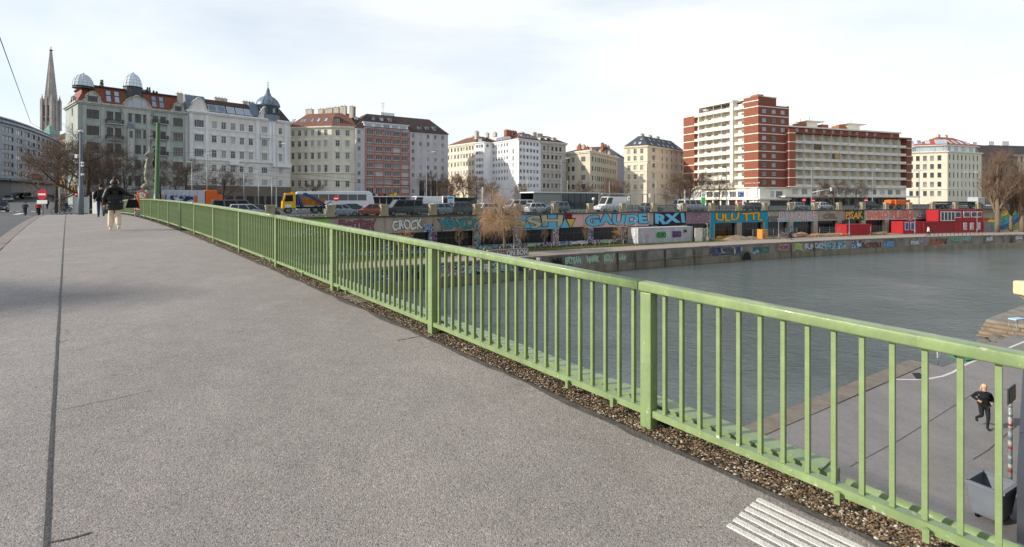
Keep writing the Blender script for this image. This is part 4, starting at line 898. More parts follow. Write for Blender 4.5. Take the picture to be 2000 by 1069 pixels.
chimney(C, f1, f1.L - .8, -1.2, zr - 1.5, f1.z(y1(590), 350), 1.3, 1.0, chim)
rp = MB(); rg = random.Random(2)
for xx, hh in ((975, 1.4), (990, 1.5), (1420, 1.2), (1440, 1.2), (1480, .6), (1510, .5)):
    a = f1.a(Z1(xx)); 
    for q in range(60): z = rg.random(); rr = .28 * (1 - z * .7); p = f1.pt(a + rg.uniform(-rr, rr), -2 + rg.uniform(-rr, rr), zr + .2 + z * hh); s_ = .12; rp.face([(p[0] - s_, p[1], p[2]), (p[0] + s_, p[1], p[2] + rg.uniform(-.1, .1)), (p[0], p[1], p[2] + s_ * 2)])
rp.build('roof_plant', M('roof_plant_green', S(48, 66, 44), .9), C, True)

# ---------------- white house with the onion dome
Z3 = lambda u: 340 + u / 3.816
def y3(v): return 140 + v / 3.816
wht = M('plaster_offwhite', S(220, 217, 208), 0.9, 0.08, 0.4, 0.2, streak=0.1); wht2 = M('stucco_white', S(233, 233, 233), 0.9, 0.07, 1.0, 0.3, streak=0.1); rust = M('plaster_rusticated', S(196, 191, 179), 0.92, 0.12, 0.6, 0.4, streak=0.12); brownb = M('shop_base_brown', S(120, 108, 96), 0.9, 0.12, 0.6)
P1, P2, P3 = px(366, 126), px(528, 141), px(567.5, 146)
f1, f2 = Fr(P1, P2), Fr(P2, P3)
D = bldg('corner_house', 'off-white corner house with white pilasters and a grey onion dome', [P1])
ze = f1.z(y3(300), Z3(150))
rx = Z3(300); rows = [(y3(372), y3(425)), (y3(478), y3(530)), (y3(586), y3(641)), (y3(697), y3(745)), (y3(796), y3(843))]
cols = [(Z3(187), 2.1, 'quad'), Z3(300), Z3(371), Z3(440), Z3(507), Z3(573), (Z3(675), 1.5, 'triple')]
H = wins(D, f1, cols, rows, rx, 1.12, WF, GL, wht2, 'cross', [None, 'arch', 'tri', None, None], rec=.22)
H2 = wins(D, f2, [Z3(793)], [(y3(422), y3(470)), (y3(518), y3(568)), (y3(617), y3(668)), (y3(720), y3(765)), (y3(812), y3(856))], Z3(793), .95, WF, GL, wht2, 'cross', [None, 'arch', 'tri', None, None], rec=.22)
zb = f1.z(y3(850), rx); mb = MB(); wall_holes(mb, f1, 0, f1.L, zb, ze, H, .22); wall_holes(mb, f2, 0, f2.L, zb, ze, H2, .22); fp = [P1, P2, P3, (P3[0] - 9, P3[1] + 9), (P1[0] - 10, P1[1] + 10)]; blind_walls(mb, fp, zb, ze, 2); mb.build('wall', wht, D, True)
mb = MB(); mb.prism(offset_poly(fp, -.12), STREET - .3, zb, 0); mb.build('base_storey', brownb, D, True)
for k in range(9): mb = MB(); f1.box(mb, .8 + k * 2.6, 2.7 + k * 2.6, -.1, .2, STREET, STREET + 2.9); mb.build('shop_front', sg, D, True)
cornice(D, [f1, f2], ze - .05, .4, .7, wht2); cornice(D, [f1, f2], f1.z(y3(662), rx), .22, .35, wht2, 'string_course'); cornice(D, [f1, f2], f1.z(y3(432), rx), .12, .18, wht2, 'string_course')
for fr, xs in ((f1, (125, 245, 622, 715)), (f2, (740, 832))):
    for u in xs: mb = MB(); a = fr.a(Z3(u)); fr.box(mb, a - .4, a + .4, -.05, .22, f1.z(y3(655), rx), ze - .4); mb.build('pilaster', wht2, D, True)
mb = MB(); a0, a1 = f1.a(Z3(640)), f1.a(Z3(712)); f1.box(mb, a0, a1, 0, 1.0, f1.z(y3(498), Z3(675)), f1.z(y3(490), Z3(675))); 
for q in range(8): t = a0 + (a1 - a0) * q / 7; f1.box(mb, t - .06, t + .06, .85, .97, f1.z(y3(490), Z3(675)), f1.z(y3(465), Z3(675)))
f1.box(mb, a0, a1, .8, 1.0, f1.z(y3(465), Z3(675)), f1.z(y3(460), Z3(675))); mb.build('balcony', wht2, D, True)
for fr, u0, u1, vz in ((f1, 405, 475, 690), (f2, 725, 862, 705)):
    mb = MB(); a0, a1 = fr.a(Z3(u0)), fr.a(Z3(u1)); z = fr.z(y3(vz), Z3(u0)); fr.box(mb, a0, a1, 0, 1.0, z - .2, z); fr.box(mb, a0, a1, .9, 1.0, z, z + .75); mb.build('balcony', wht2, D, True)
# roofs
zr = f1.z(y3(195), Z3(250)); m = MB(); frustum(m, fp, ze + .36, zr, 2.3, 0, .0, 1); m.build('roof', [tile_dark, flat_roof], D, True)
for u0, u1 in ((98, 245), (578, 660)):
    a0, a1 = f1.a(Z3(u0)), f1.a(Z3(u1)); m = MB(); z0 = ze + .3; z1 = zr + .45
    P = [f1.pt(a0, -.05, z0), f1.pt(a1, -.05, z0), f1.pt(a1, -2.0, z1), f1.pt(a0, -2.0, z1), f1.pt(a0, -5, z0), f1.pt(a1, -5, z0), f1.pt(a1, -5, z1), f1.pt(a0, -5, z1)]
    for q in ((0, 1, 2, 3), (0, 3, 7, 4), (1, 5, 6, 2), (3, 2, 6, 7)): m.face([P[i] for i in q])
    m.build('roof_block', zinc, D, True)
sl = Vector((-f1.n.x * 2.3, -f1.n.y * 2.3, zr - ze - .36))
for u in (293, 358, 430, 497, 560):
    p = f1.pt(f1.a(Z3(u)), -.35, ze + .75); skylight(D, p, (f1.d.x, f1.d.y, 0), None, sl, 1.7, 1.9, WF, GLS)
gable(f1, Z3(182), 4.6, ze + .3, f1.z(y3(195), Z3(182)), wht, 'curve', par=D); gable(f1, Z3(675), 3.6, ze + .3, f1.z(y3(262), Z3(675)), wht, 'curve', par=D)
c = f1.pt(f1.a(Z3(735)) - .4, -2.1, 0)[:2]; Yc = c[1]; dz = lambda v: pz(y3(v), Yc)
m = MB(); rr = 3.05
m.lathe([(rr * 1.0, dz(370) - dz(330)), (rr, 0), (rr * 1.03, .1)], (*c, dz(330)), 16, 0, False); dr = m.build('dome_drum', zinc, D, True)
m = MB(); hh = dz(190) - dz(256); z0 = dz(256)
m.lathe([(rr * .93, dz(330) - z0), (rr * .9, -.3), (rr * 1.02, -.25), (rr * 1.04, 0), (rr * .98, hh * .25), (rr * .85, hh * .55), (rr * .6, hh * .85), (rr * .38, hh * 1.0), (rr * .28, hh * 1.2), (rr * .2, hh * 1.45), (.42, hh * 1.55), (.5, hh * 1.6), (.5, hh * 1.75), (.3, hh * 1.95), (.1, hh * 2.1), (.06, hh * 2.3)], (*c, z0), 16, 0, True)
od = m.build('onion_dome', zinc, D, True); m = MB()
for j in range(8): t = 2 * math.pi * j / 8; m.tube([(c[0] + r_ * rr * math.cos(t), c[1] + r_ * rr * math.sin(t), z0 + hh * k) for r_, k in ((1.05, 0), (.99, .25), (.86, .55), (.61, .85), (.39, 1.0))], .06, 4)
m.build('dome_rib', zinc, od, True); m = MB(); m.lathe([(.05, 0), (.22, .15), (.05, .32), (.05, 1.1)], (*c, z0 + hh * 2.3), 8); m.box((c[0], c[1], z0 + hh * 2.3 + .8), (.5, .08, .08)); m.build('finial', zinc, od, True)
for j in range(10): t = 2 * math.pi * j / 10; put('window', win_mesh(.7, 1.3, 'plain', zinc, GL, zinc, None, 0, False, False), dr, True, (c[0] + rr * 1.0 * math.cos(t), c[1] + rr * 1.0 * math.sin(t), dz(318)), t + math.pi / 2)
chimney(D, f1, 1.0, -3, zr, f1.z(y3(160), Z3(70)), 1.4, 1.0, chim); chimney(D, f1, 9, -4, zr, zr + 1.0, 3, 1.0, chim, 4); chimney(D, f1, 16, -4, zr, zr + 1.0, 3, 1.0, chim, 4)

# ---------------- cream corner house with a brown tiled roof
Z4 = lambda u: 560 + u / 4.647
def y4(v): return 190 + v / 4.647
crm = M('plaster_cream', S(225, 219, 200), 0.9, 0.07, 0.4, 0.2, streak=0.1); crm2 = M('stucco_cream', S(232, 226, 210), 0.9, 0.08, 1.0, 0.3, streak=0.1)
P1, P2, P3 = px(563.5, 153), px(648, 150), px(695, 152)
f1, f2 = Fr(P1, P2), Fr(P2, P3); E_ = bldg('corner_house', 'cream corner house with a brown tiled roof and a row of chimneys', [P1]); ze = f1.z(y4(270), Z4(400))
rows = [(y4(296), y4(347)), (y4(394), y4(446)), (y4(503), y4(560)), (y4(618), y4(680)), (y4(755), y4(810))]; hd = [None, 'arch', 'flat', 'tri', 'flat']
H = wins(E_, f1, [Z4(u) for u in (55, 115, 173, 233, 294, 355)], rows, Z4(355), 1.05, WF, GL, crm2, 'cross', hd, rec=.2); rows2 = [(y4(298), y4(349)), (y4(394), y4(446)), (y4(503), y4(560)), (y4(620), y4(682)), (y4(762), y4(815))]
H2 = wins(E_, f2, [Z4(462), Z4(552)], rows2, Z4(462), 1.15, WF, GL, crm2, 'cross', hd, rec=.2)
mb = MB(); wall_holes(mb, f1, 0, f1.L, STREET - .3, ze, H, .2); wall_holes(mb, f2, 0, f2.L, STREET - .3, ze, H2, .2); fp = footprint([P1, P2, P3]); fp[3] = (fp[0][0] + 4, fp[0][1] + 14); fp.insert(3, (fp[2][0] + 2, fp[2][1] + 14)); blind_walls(mb, fp, STREET - .3, ze, 2); mb.build('wall', crm, E_, True)
cornice(E_, [f1, f2], ze - .1, .35, .55, crm2); cornice(E_, [f1, f2], f1.z(y4(690), Z4(355)), .2, .28, crm2, 'string_course'); cornice(E_, [f1, f2], f1.z(y4(575) + 0.5, Z4(355)), .01, .02, crm2, 'string_course')
for k in range(4): mb = MB(); f1.box(mb, .8 + k * 3, 3.0 + k * 3, -.1, .05, STREET, STREET + 2.8); mb.build('shop_front', sg, E_, True)
zr = f1.z(y4(125), Z4(400)); m = MB(); frustum(m, fp, ze + .26, zr, 3.6, 0, .4, 1); m.build('roof', [tile_brown, tile_brown], E_, True)
sl = Vector((-f1.n.x * 4, -f1.n.y * 4, zr - ze))
for u, w_ in ((30, .7), (110, .7), (135, .7), (205, .7), (262, .7), (330, .7)): skylight(E_, Vector(f1.pt(f1.a(Z4(u)), 0, ze + .45)) + sl * .1, (f1.d.x, f1.d.y, 0), None, sl, w_, 2.6, darksteel, GLS)
dormer(E_, f2, f2.a(Z4(458)), ze + .9, -.6, 1.9, 1.9, 2.5, darksteel, darksteel, WF, GL)
for u, v0, w_, mt in ((118, 98, 2.2, chim), (228, 100, 1.8, chim), (280, 100, 1.0, chim), (315, 95, 1.4, chim), (370, 90, 1.7, chim), (432, 82, 1.9, chim), (510, 88, 1.1, chim)): chimney(E_, f1, f1.a(Z4(u)), -4.5, zr - 1.5, pz(y4(v0), 154), w_, 1.0, mt)
chimney(E_, f2, f2.L - .6, -3, zr - 1.5, pz(y4(90), 154), 1.1, 1.0, brickc)

# ---------------- grey block with the red facade
gry = M('plaster_grey', S(195, 191, 191), 0.9, 0.06, 0.4, 0.2, streak=0.1); redp = M('plaster_red', S(184, 122, 108), 0.9, 0.08, 0.6, 0.2, streak=0.08); spand = M('spandrel_brown', S(140, 116, 100), 0.9, 0.1, 0.8)
P1, P2 = px(695.5, 151), px(875, 167.5); f1 = Fr(P1, P2); F_ = bldg('office_house', 'grey house with a red grid facade, white attic terrace and dark roof', [P1]); ze = f1.z(y4(278), Z4(660))
rt = [300, 373, 448, 525, 598, 672, 747, 825]
H = wins(F_, f1, [Z4(657)], [(y4(v - 3), y4(v + 38)) for v in rt], Z4(657), .95, WF, GL, gry, 'twin', rec=.15)
H += wins(F_, f1, [Z4(u) for u in (758, 840, 920, 997, 1072)], [(y4(v), y4(v + (40 if i < 7 else 50))) for i, v in enumerate(rt)], Z4(758), 2.15, WF, GL, spand, 'quad', rec=.15, sill=False)
H += wins(F_, f1, [Z4(1147)], [(y4(v), y4(v + 38)) for v in (330, 400, 472, 543, 615, 688, 755, 835)], Z4(1147), .95, WF, GL, gry, 'twin', rec=.15)
H += wins(F_, f1, [Z4(u) for u in (1215, 1284, 1350, 1415)], [(y4(v), y4(v + 38)) for v in (335, 405, 475, 545, 617, 688)], Z4(1215), .95, WF, GL, gry, 'twin', rec=.15)
mb = MB(); wall_holes(mb, f1, 0, f1.L, STREET - .3, ze, H, .15); fp = footprint([P1, P2], 15); blind_walls(mb, fp, STREET - .3, ze, 1); mb.build('wall', gry, F_, True)
a0, a1 = f1.a(Z4(716)), f1.a(Z4(1112)); zt = f1.z(y4(283), Z4(740)); zb_ = f1.z(y4(895), Z4(740))
edges = [716, 799, 880, 958, 1035, 1112]
for u in edges: mb = MB(); a = f1.a(Z4(u)); f1.box(mb, a - .16, a + .16, .0, .25, zb_, zt - .1); mb.build('red_pier', redp, F_, True)
for v in rt + [895]:
    z = f1.z(y4(v), Z4(758)); mb = MB(); f1.box(mb, a0 + .17, a1 - .17, 0, .2, z + .02, z + .42); mb.build('red_band', redp, F_, True)
    if v < 895: mb = MB(); f1.box(mb, a0 + .17, a1 - .17, .0, .08, z - 1.85, z - 1.42); mb.build('spandrel', spand, F_, True)
mb = MB(); f1.box(mb, a0 - .6, a1 + .4, 0, .35, STREET, f1.z(y4(905), Z4(758))); 
mb = MB()
for k in range(6): mb = MB(); f1.box(mb, a0 + .3 + k * 2.1, a0 + 2.0 + k * 2.1, -.1, .1, STREET, STREET + 2.7); mb.build('shop_front', sg, F_, True)
for k in range(4): mb = MB(); a = f1.a(Z4(1225)) + k * 2.1; f1.box(mb, a - .8, a + .8, -.1, .1, STREET, f1.z(y4(755), Z4(1215))); mb.build('shop_front', sg, F_, True)
mb = MB(); f1.box(mb, a0 - .3, a1 + .3, .1, 1.6, STREET + 2.75, STREET + 3.05); mb.build('canopy', wht2, F_, True)
mb = MB(); f1.box(mb, f1.a(Z4(780)), f1.a(Z4(900)), .15, .3, STREET + 3.1, STREET + 3.7); mb.build('shop_sign', M('sign_black', S(30, 30, 32), .5), F_, True)
for u, c_ in ((812, (200, 200, 200)), (850, (210, 60, 40)), (948, (236, 200, 40)), (715, (236, 200, 40)), (982, (236, 200, 40))): mb = MB(); a = f1.a(Z4(u)); f1.box(mb, a - (.35 if u < 900 else .45), a + (.9 if u == 850 else .45), .31, .36, STREET + 3.15, STREET + (3.6 if u < 960 else 3.2 + .9)); mb.build('shop_sign', M('sign_%d' % u, S(*c_), .5), F_, True)
# attic terrace and roof
zr = f1.z(y4(128), Z4(740)); m = MB(); frustum(m, fp, ze + .02, zr, 4.6, 0, .35, 0); m.build('roof', tile_dark, F_, True)
at0, at1 = f1.a(Z4(705)), f1.a(Z4(1105)); az = f1.z(y4(232), Z4(740)); mb = MB(); f1.box(mb, at0, at1, -4, -.3, ze - .2, az); f1.box(mb, at0 - .3, at1 + .3, -4, .1, az, az + .25); f1.box(mb, at0 - .2, at1 + .3, -.2, .2, ze - .3, ze + .28); atc = mb.build('attic_storey', wht2, F_, True)
for u in (745, 832, 908, 985, 1058): put('window', win_mesh(1.9, 1.15, 'triple', WF, GLS, wht2, None, 0, False, False), atc, True, f1.pt(f1.a(Z4(u)), -.28, ze + .35), f1.ang)
for u, v in ((812, 205), (890, 210), (966, 215)): dormer(F_, f1, f1.a(Z4(u)), f1.z(y4(v), Z4(u)), -2.6, 1.0, 1.1, 2.5, zinc, zinc, WF, GL)
for u in (1215, 1284, 1350): dormer(F_, f1, f1.a(Z4(u)), f1.z(y4(305), Z4(u)), -.7, 1.25, 1.3, 2.5, zinc, zinc, WF, GL)
for u, v in ((657, 190), (742, 195), (1225, 228), (1137, 210)): sl = Vector((-f1.n.x * 5, -f1.n.y * 5, zr - ze)); skylight(F_, Vector(f1.pt(f1.a(Z4(u)), 0, ze)) + sl * ((f1.z(y4(v), Z4(u)) - ze) / (zr - ze)), (f1.d.x, f1.d.y, 0), None, sl, .9, .9, WF, GLS)
m = MB(); f1.box(m, f1.a(Z4(905)), f1.a(Z4(1030)), -7, -5, zr - .2, zr + 1.0); m.build('roof_hut', wht2, F_, True)
m = MB(); p = f1.pt(f1.a(Z4(925)), -5, zr); m.tube([p, (p[0], p[1], p[2] + 4)], .05, 4)
for q in (2.6, 3.2, 3.8): m.tube([(p[0] - .6, p[1], p[2] + q), (p[0] + .6, p[1], p[2] + q)], .03, 4)
m.build('aerial', darksteel, F_, True)

# ---------------- block of three: cream wing, white house, ornate grey house
Z5 = lambda u: 860 + u / 5.263
def y5(v): return 230 + v / 5.263
P1, P2 = px(872, 194.5), px(929, 180.5); f1 = Fr(P1, P2); G = bldg('side_house', 'cream house with a red-brown roof set back behind bare trees', [P1]); ze = f1.z(y5(290), Z5(150))
H = wins(G, f1, [Z5(u) for u in (85, 118, 153, 185, 217, 246, 275, 305, 335)], [(y5(v), y5(v + 42)) for v in (305, 380, 460, 545, 630)], Z5(217), 1.05, WF, GL, crm2, 'twin', ['flat', 'tri', 'flat', None, None]); crw = M('plaster_warm_cream', S(226, 212, 188), 0.9, 0.07, 0.4, 0.2, streak=0.1)
mb = MB(); wall_holes(mb, f1, 0, f1.L, STREET - .3, ze, H); fp = footprint([P1, P2], 14); blind_walls(mb, fp, STREET - .3, ze, 1); mb.build('wall', crw, G, True); cornice(G, [f1], ze - .1, .35, .5, crm2); cornice(G, [f1], f1.z(y5(365), Z5(217)), .15, .2, crm2, 'string_course'); cornice(G, [f1], f1.z(y5(445), Z5(217)), .15, .2, crm2, 'string_course')
zr = f1.z(y5(170), Z5(330)); m = MB(); frustum(m, fp, ze + .26, zr, 5.5, 0, .4); m.build('roof', tile_brown, G, True)
for u, v in ((345, 150), (200, 185), (245, 180), (425, 145)): chimney(G, f1, f1.a(Z5(u)), -5.5, zr - 1, f1.z(y5(v), Z5(u)), 1.6, .8, chim)
# white house, three faces
whp = M('plaster_white', S(236, 236, 236), 0.9, 0.05, 0.4, 0.2, streak=0.08)
Hh = bldg('white_house', 'plain white stepped corner house with a brown hipped roof', [px(1013, 168)])
Pa, Pb, Pc, Pd, Pe = px(928, 180), px(946, 177.5), px(962.6, 181), px(1013, 168), px(1056, 176)
fa, fb, fc, fd = Fr(Pa, Pb), Fr(Pb, Pc), Fr(Pc, Pd), Fr(Pd, Pe); ze = fd.z(y5(220), Z5(806))
Ha = wins(Hh, fa, [Z5(u) for u in (378, 404, 430)], [(y5(v), y5(v + 34)) for v in (278, 345, 418, 480, 548, 615)], Z5(404), .95, WF, GL, whp, 'twin', sill=False)
Hc = wins(Hh, fc, [Z5(u) for u in (549, 575, 603, 632, 660, 687)], [(y5(v), y5(v + 36)) for v in (272, 338, 405, 470, 540, 610)], Z5(603), 1.0, WF, GL, whp, 'twin', sill=False)
Hc += wins(Hh, fc, [Z5(748)], [(y5(v), y5(v + 50)) for v in (322, 395, 462, 535, 605)], Z5(748), .9, WF, GL, whp, 'twin', sill=False)
Hd = wins(Hh, fd, [Z5(u) for u in (828, 863, 898, 933, 966, 1000)], [(y5(v), y5(v + 36)) for v in (250, 320, 390, 460, 535, 605, 680)], Z5(898), 1.05, WF, GL, whp, 'twin', sill=False)
Hb = wins(Hh, fb, [Z5(487)], [(y5(275), y5(305))], Z5(487), 1.3, WF, GL, whp, 'twin', sill=False)
mb = MB()
for fr, hh_ in ((fa, Ha), (fb, Hb), (fc, Hc), (fd, Hd)): wall_holes(mb, fr, 0, fr.L, STREET - .3, ze, hh_)
fp = [Pa, Pb, Pc, Pd, Pe, (Pe[0] + 3, Pe[1] + 14), (Pa[0] + 4, Pa[1] + 16)]; blind_walls(mb, fp, STREET - .3, ze, 4); mb.build('wall', whp, Hh, True)
cornice(Hh, [fa, fb, fc, fd], ze - .05, .25, .35, wht2)
zr = fd.z(y5(130), Z5(820)); m = MB(); fpm = [Pc, Pd, Pe, (Pe[0] + 3, Pe[1] + 14), (Pc[0] + 3, Pc[1] + 15)]; frustum(m, fpm, ze + .2, zr, 4.2, 0, .3); m.build('roof', tile_brown, Hh, True)
m = MB(); q = [Pa, Pb, Pc, (Pc[0] + 1, Pc[1] + 8), (Pa[0] + 3, Pa[1] + 10)]; cx = sum(p[0] for p in q) / 5; cy = sum(p[1] for p in q) / 5
for k in range(5): m.face([(*q[k], ze + .2), (*q[(k + 1) % 5], ze + .2), (cx, cy, zr - .4)])
m.build('roof', tile_dark, Hh, True)
m = MB(); fc.box(m, fc.a(Z5(560)), fc.a(Z5(715)), -3.5, -.7, ze + .2, ze + 1.75); at = m.build('dormer_row', zinc, Hh, True)
for u in (578, 607, 636, 665, 692): put('window', win_mesh(.75, 1.0, 'plain', WF, GLS, zinc, None, 0, False, False), at, True, fc.pt(fc.a(Z5(u)), -.69, ze + .5), fc.ang)
m = MB(); fd.box(m, fd.a(Z5(862)), fd.a(Z5(1000)), -3.5, -1.0, ze + .2, ze + 1.9); at = m.build('dormer_row', zinc, Hh, True)
for u in (885, 920, 955, 988): put('window', win_mesh(.95, 1.0, 'plain', WF, GLS, zinc, None, 0, False, False), at, True, fd.pt(fd.a(Z5(u)), -.98, ze + .5), fd.ang)
dormer(Hh, fa, fa.a(Z5(400)), ze + .3, -.5, 1.7, 1.1, 2, zinc, zinc, WF, GL)
chimney(Hh, fd, .3, -4.5, zr - 1.5, fd.z(y5(122), Z5(820)), 2.8, 1.2, brickc, 4); chimney(Hh, fd, 4.5, -6, zr - .5, zr + .5, 2.2, 1, brickc, 3); chimney(Hh, fc, 8, -6, zr - 1, zr + .3, 3, 1, chim, 4); chimney(Hh, fb, 1, -4, zr - 1.5, fb.z(y5(140), Z5(500)), 1.4, 1.0, chim)
# ornate grey house
orn = M('plaster_ornate_grey', S(194, 187, 176), 0.9, 0.1, 0.5, 0.3, streak=0.16); orn2 = M('stucco_ornate', S(209, 202, 192), 0.9, 0.12, 1.2, 0.4, streak=0.15)
P1, P2 = px(1056.5, 176.2), px(1105, 183); f1 = Fr(P1, P2); I_ = bldg('town_house', 'ornate grey stucco town house with three dormers', [P1]); ze = f1.z(y5(262), Z5(1150))
H = wins(I_, f1, [Z5(u) for u in (1067, 1108, 1152, 1193, 1234)], [(y5(v), y5(v + 42)) for v in (300, 388, 482, 578, 680)], Z5(1152), 1.05, WD, GL, orn2, 'twin', ['flat', 'tri', 'arch', 'flat', 'flat'], rec=.25)
mb = MB(); wall_holes(mb, f1, 0, f1.L, STREET - .3, ze, H, .25); fp = footprint([P1, P2], 14); blind_walls(mb, fp, STREET - .3, ze, 1); mb.build('wall', orn, I_, True); cornice(I_, [f1], ze - .1, .45, .7, orn2)
for v in (360, 450, 545, 640): cornice(I_, [f1], f1.z(y5(v), Z5(1152)), .18, .28, orn2, 'string_course')
zr = f1.z(y5(170), Z5(1100)); m = MB(); frustum(m, fp, ze + .36, zr, 4.5, 0, .3); m.build('roof', tile_dark, I_, True)
for u in (1060, 1125, 1190): dormer(I_, f1, f1.a(Z5(u)), ze + .6, -.8, 1.5, 1.2, 2.5, orn2, zinc, WD, GL, True)
chimney(I_, f1, 1.5, -5, zr - 1, zr + .9, 1.5, .8, chim); chimney(I_, f1, 4, -5, zr - 1, zr + .6, 2, .8, chim, 3)

# ---------------- low beige corner house with a bright red roof
bei = M('plaster_beige', S(201, 193, 174), 0.9, 0.08, 0.4, 0.2, streak=0.12); bei2 = M('stucco_beige', S(219, 215, 201), 0.9, 0.08, 0.8, streak=0.1)
P1, P2, P3 = px(1104, 186), px(1152.6, 176.5), px(1206, 205); f1, f2 = Fr(P1, P2), Fr(P2, P3); J = bldg('corner_house', 'lower beige corner house with a bright red tiled roof', [P2]); ze = f2.z(y5(350), Z5(1560))
H = wins(J, f1, [Z5(1320), (Z5(1365), 1.5, 'twin'), (Z5(1470), 2.0, 'quad')], [(y5(v), y5(v + 50)) for v in (402, 495, 590, 685)], Z5(1470), .9, WD, GL, bei2, 'twin', rec=.2)
H2 = wins(J, f2, [(Z5(1565), 1.5, 'twin')] + [Z5(u) for u in (1597, 1620, 1637, 1657, 1677, 1696, 1715, 1735, 1755, 1778, 1798)], [(y5(v), y5(v + 48)) for v in (420, 512, 608, 690)], Z5(1657), 1.15, WD, GL, bei2, 'twin', rec=.2)
mb = MB(); wall_holes(mb, f1, 0, f1.L, STREET - .3, ze, H, .2); wall_holes(mb, f2, 0, f2.L, STREET - .3, ze, H2, .2); fp = footprint([P1, P2, P3]); blind_walls(mb, fp, STREET - .3, ze, 2); mb.build('wall', bei, J, True); cornice(J, [f1, f2], ze - .1, .5, .6, bei2)
zr = f2.z(y5(285), Z5(1500)); m = MB(); frustum(m, fp, ze + .4, zr, 4.0, 0, .3); m.build('roof', M('roof_tiles_bright', S(158, 82, 62), .85, .16, 1.2, .4, bscale=14), J, True)
for q, (a, h_, w_) in enumerate(((3, 1.0, 1.2), (7, 1.2, 1.5), (11, .9, 1.5), (15, 1.0, 1.2), (20, .9, 2), (26, 1.0, 2), (32, 1.1, 1.4), (37, 1.2, 1.4))): chimney(J, f2, a, -4.5, zr - 1, zr + h_, w_, .8, (brickc, chim)[q % 2])
for q, a in enumerate((2, 4.5)): chimney(J, f1, a, -4.5, zr - 1, zr + 1, 1.2, .8, brickc)
# grey party wall house behind it
P1, P2 = px(1204, 214), px(1222, 236); f1 = Fr(P1, P2); K0 = bldg('rear_house', 'bluish grey house end between the red roofed and the cream house', [P1]); ze = f1.z(y5(395), Z5(1840))
H = wins(K0, f1, [Z5(1832), Z5(1858)], [(y5(v), y5(v + 22)) for v in (430, 490, 550, 605)], Z5(1840), 1.0, WF, GL, gry, 'twin'); blu = M('plaster_bluegrey', S(163, 163, 169), .9, .06, .4)
mb = MB(); wall_holes(mb, f1, 0, f1.L, STREET - .3, ze, H); fp = footprint([P1, P2], 20); blind_walls(mb, fp, STREET - .3, ze, 1); mb.build('wall', blu, K0, True); m = MB(); zr = ze + 4.2; frustum(m, fp, ze, zr, 5.5, 0, .4); m.build('roof', slate, K0, True)
for a in (3, 9, 16): chimney(K0, f1, a, -6, zr - 2, zr + 1, 2.2, 1, brickc, 3)

# ---------------- cream house with a dark mansard
Z6 = lambda u: 1200 + u / 4.111
def y6(v): return 160 + v / 4.111
P1, P2, P3 = px(1219, 186), px(1264.5, 181.5), px(1336, 203); f1, f2 = Fr(P1, P2), Fr(P2, P3); K = bldg('corner_house', 'warm cream corner house with a dark slate roof full of skylights', [P2]); ze = f2.z(y6(518), Z6(270))
crw2 = M('stucco_warm', S(236, 223, 200), .9, .08, 1.0, .3, streak=.1); hd = [None, None, 'arch', 'flat', None]
H = wins(K, f1, [Z6(u) for u in (117, 167, 220)], [(y6(v), y6(v + 38)) for v in (540, 596, 672, 745, 825)], Z6(167), 1.1, WF, GL, crw2, 'cross', hd, rec=.2)
H2 = wins(K, f2, [(Z6(315), 2.0, 'quad')] + [Z6(u) for u in (385, 422, 460, 498, 540)], [(y6(v), y6(v + 36)) for v in (538, 600, 660, 742, 820)], Z6(385), 1.1, WF, GL, crw2, 'cross', hd, rec=.2)
mb = MB(); wall_holes(mb, f1, 0, f1.L, STREET - .3, ze, H, .2); wall_holes(mb, f2, 0, f2.L, STREET - .3, ze, H2, .2); fp = footprint([P1, P2, P3]); blind_walls(mb, fp, STREET - .3, ze, 2); mb.build('wall', crw, K, True); cornice(K, [f1, f2], ze - .1, .35, .55, crw2)
for v in (640, 715, 790): cornice(K, [f1, f2], f2.z(y6(v + 3), Z6(300)), .15, .2, crw2, 'string_course')
zr = f2.z(y6(418), Z6(245)); m = MB(); frustum(m, fp, ze + .26, zr, 3.4, 0, .2, 1); m.build('roof', [slate, flat_roof], K, True)
for fr, us, t in ((f1, (160, 200), .15), (f1, (205,), .55), (f2, (310, 365, 405, 440, 475, 520), .1), (f2, (270, 325, 360, 400, 435, 480, 525), .55)):
    sl = Vector((-fr.n.x * 3.6, -fr.n.y * 3.6, zr - ze - .26))
    for u in us: skylight(K, Vector(fr.pt(fr.a(Z6(u)), .2, ze + .26)) + sl * t, (fr.d.x, fr.d.y, 0), None, sl, .95, 1.3, darksteel, GLS)
for a in (6, 12, 18): chimney(K, f2, a, -5, zr - .5, zr + 1.0, 1.8, .8, chim, 3)

# ---------------- red brick tower block
brick = ramp_mat('red_brick', [(0.3, S(118, 68, 54)), (0.5, S(136, 82, 66)), (0.7, S(150, 96, 78))], 4.0, rough=0.9, bump=0.3, detail=8, stretch=(1, 1, 3)); pale = M('render_pale', S(236, 230, 215), 0.85, 0.05, 0.5, streak=0.08); balc = M('balcony_pale', S(228, 222, 209), 0.85, 0.06, 0.6, streak=0.1); inner = M('loggia_inner', S(228, 218, 200), 0.9, 0.08, 0.5); alu = M('aluminium', S(188, 198, 204), 0.4, 0.05, 2, metal=0.3)
Pl, Pc_, Pr = px(1335, 190.5), px(1481, 163), px(1541, 167.8); f1, f2 = Fr(Pl, Pc_), Fr(Pc_, Pr); Lh = bldg('tower_block', 'ten storey red brick tower block with pale bands and white balconies', [Pc_])
bandv = [195, 268, 340, 412, 485, 556, 630, 702, 770]; X0 = Z6(1155)
zbands = [f1.z(y6(v), X0) for v in bandv]; zt = f1.z(y6(112), X0); zbase = f1.z(y6(848), X0); fh = (zbands[0] - zbands[-1]) / 8
zl = zbands[0] + fh * .3            # left red part is lower
mb = MB(); A = lambda u: f1.a(Z6(u)); ztop2 = zbands[0] + .6
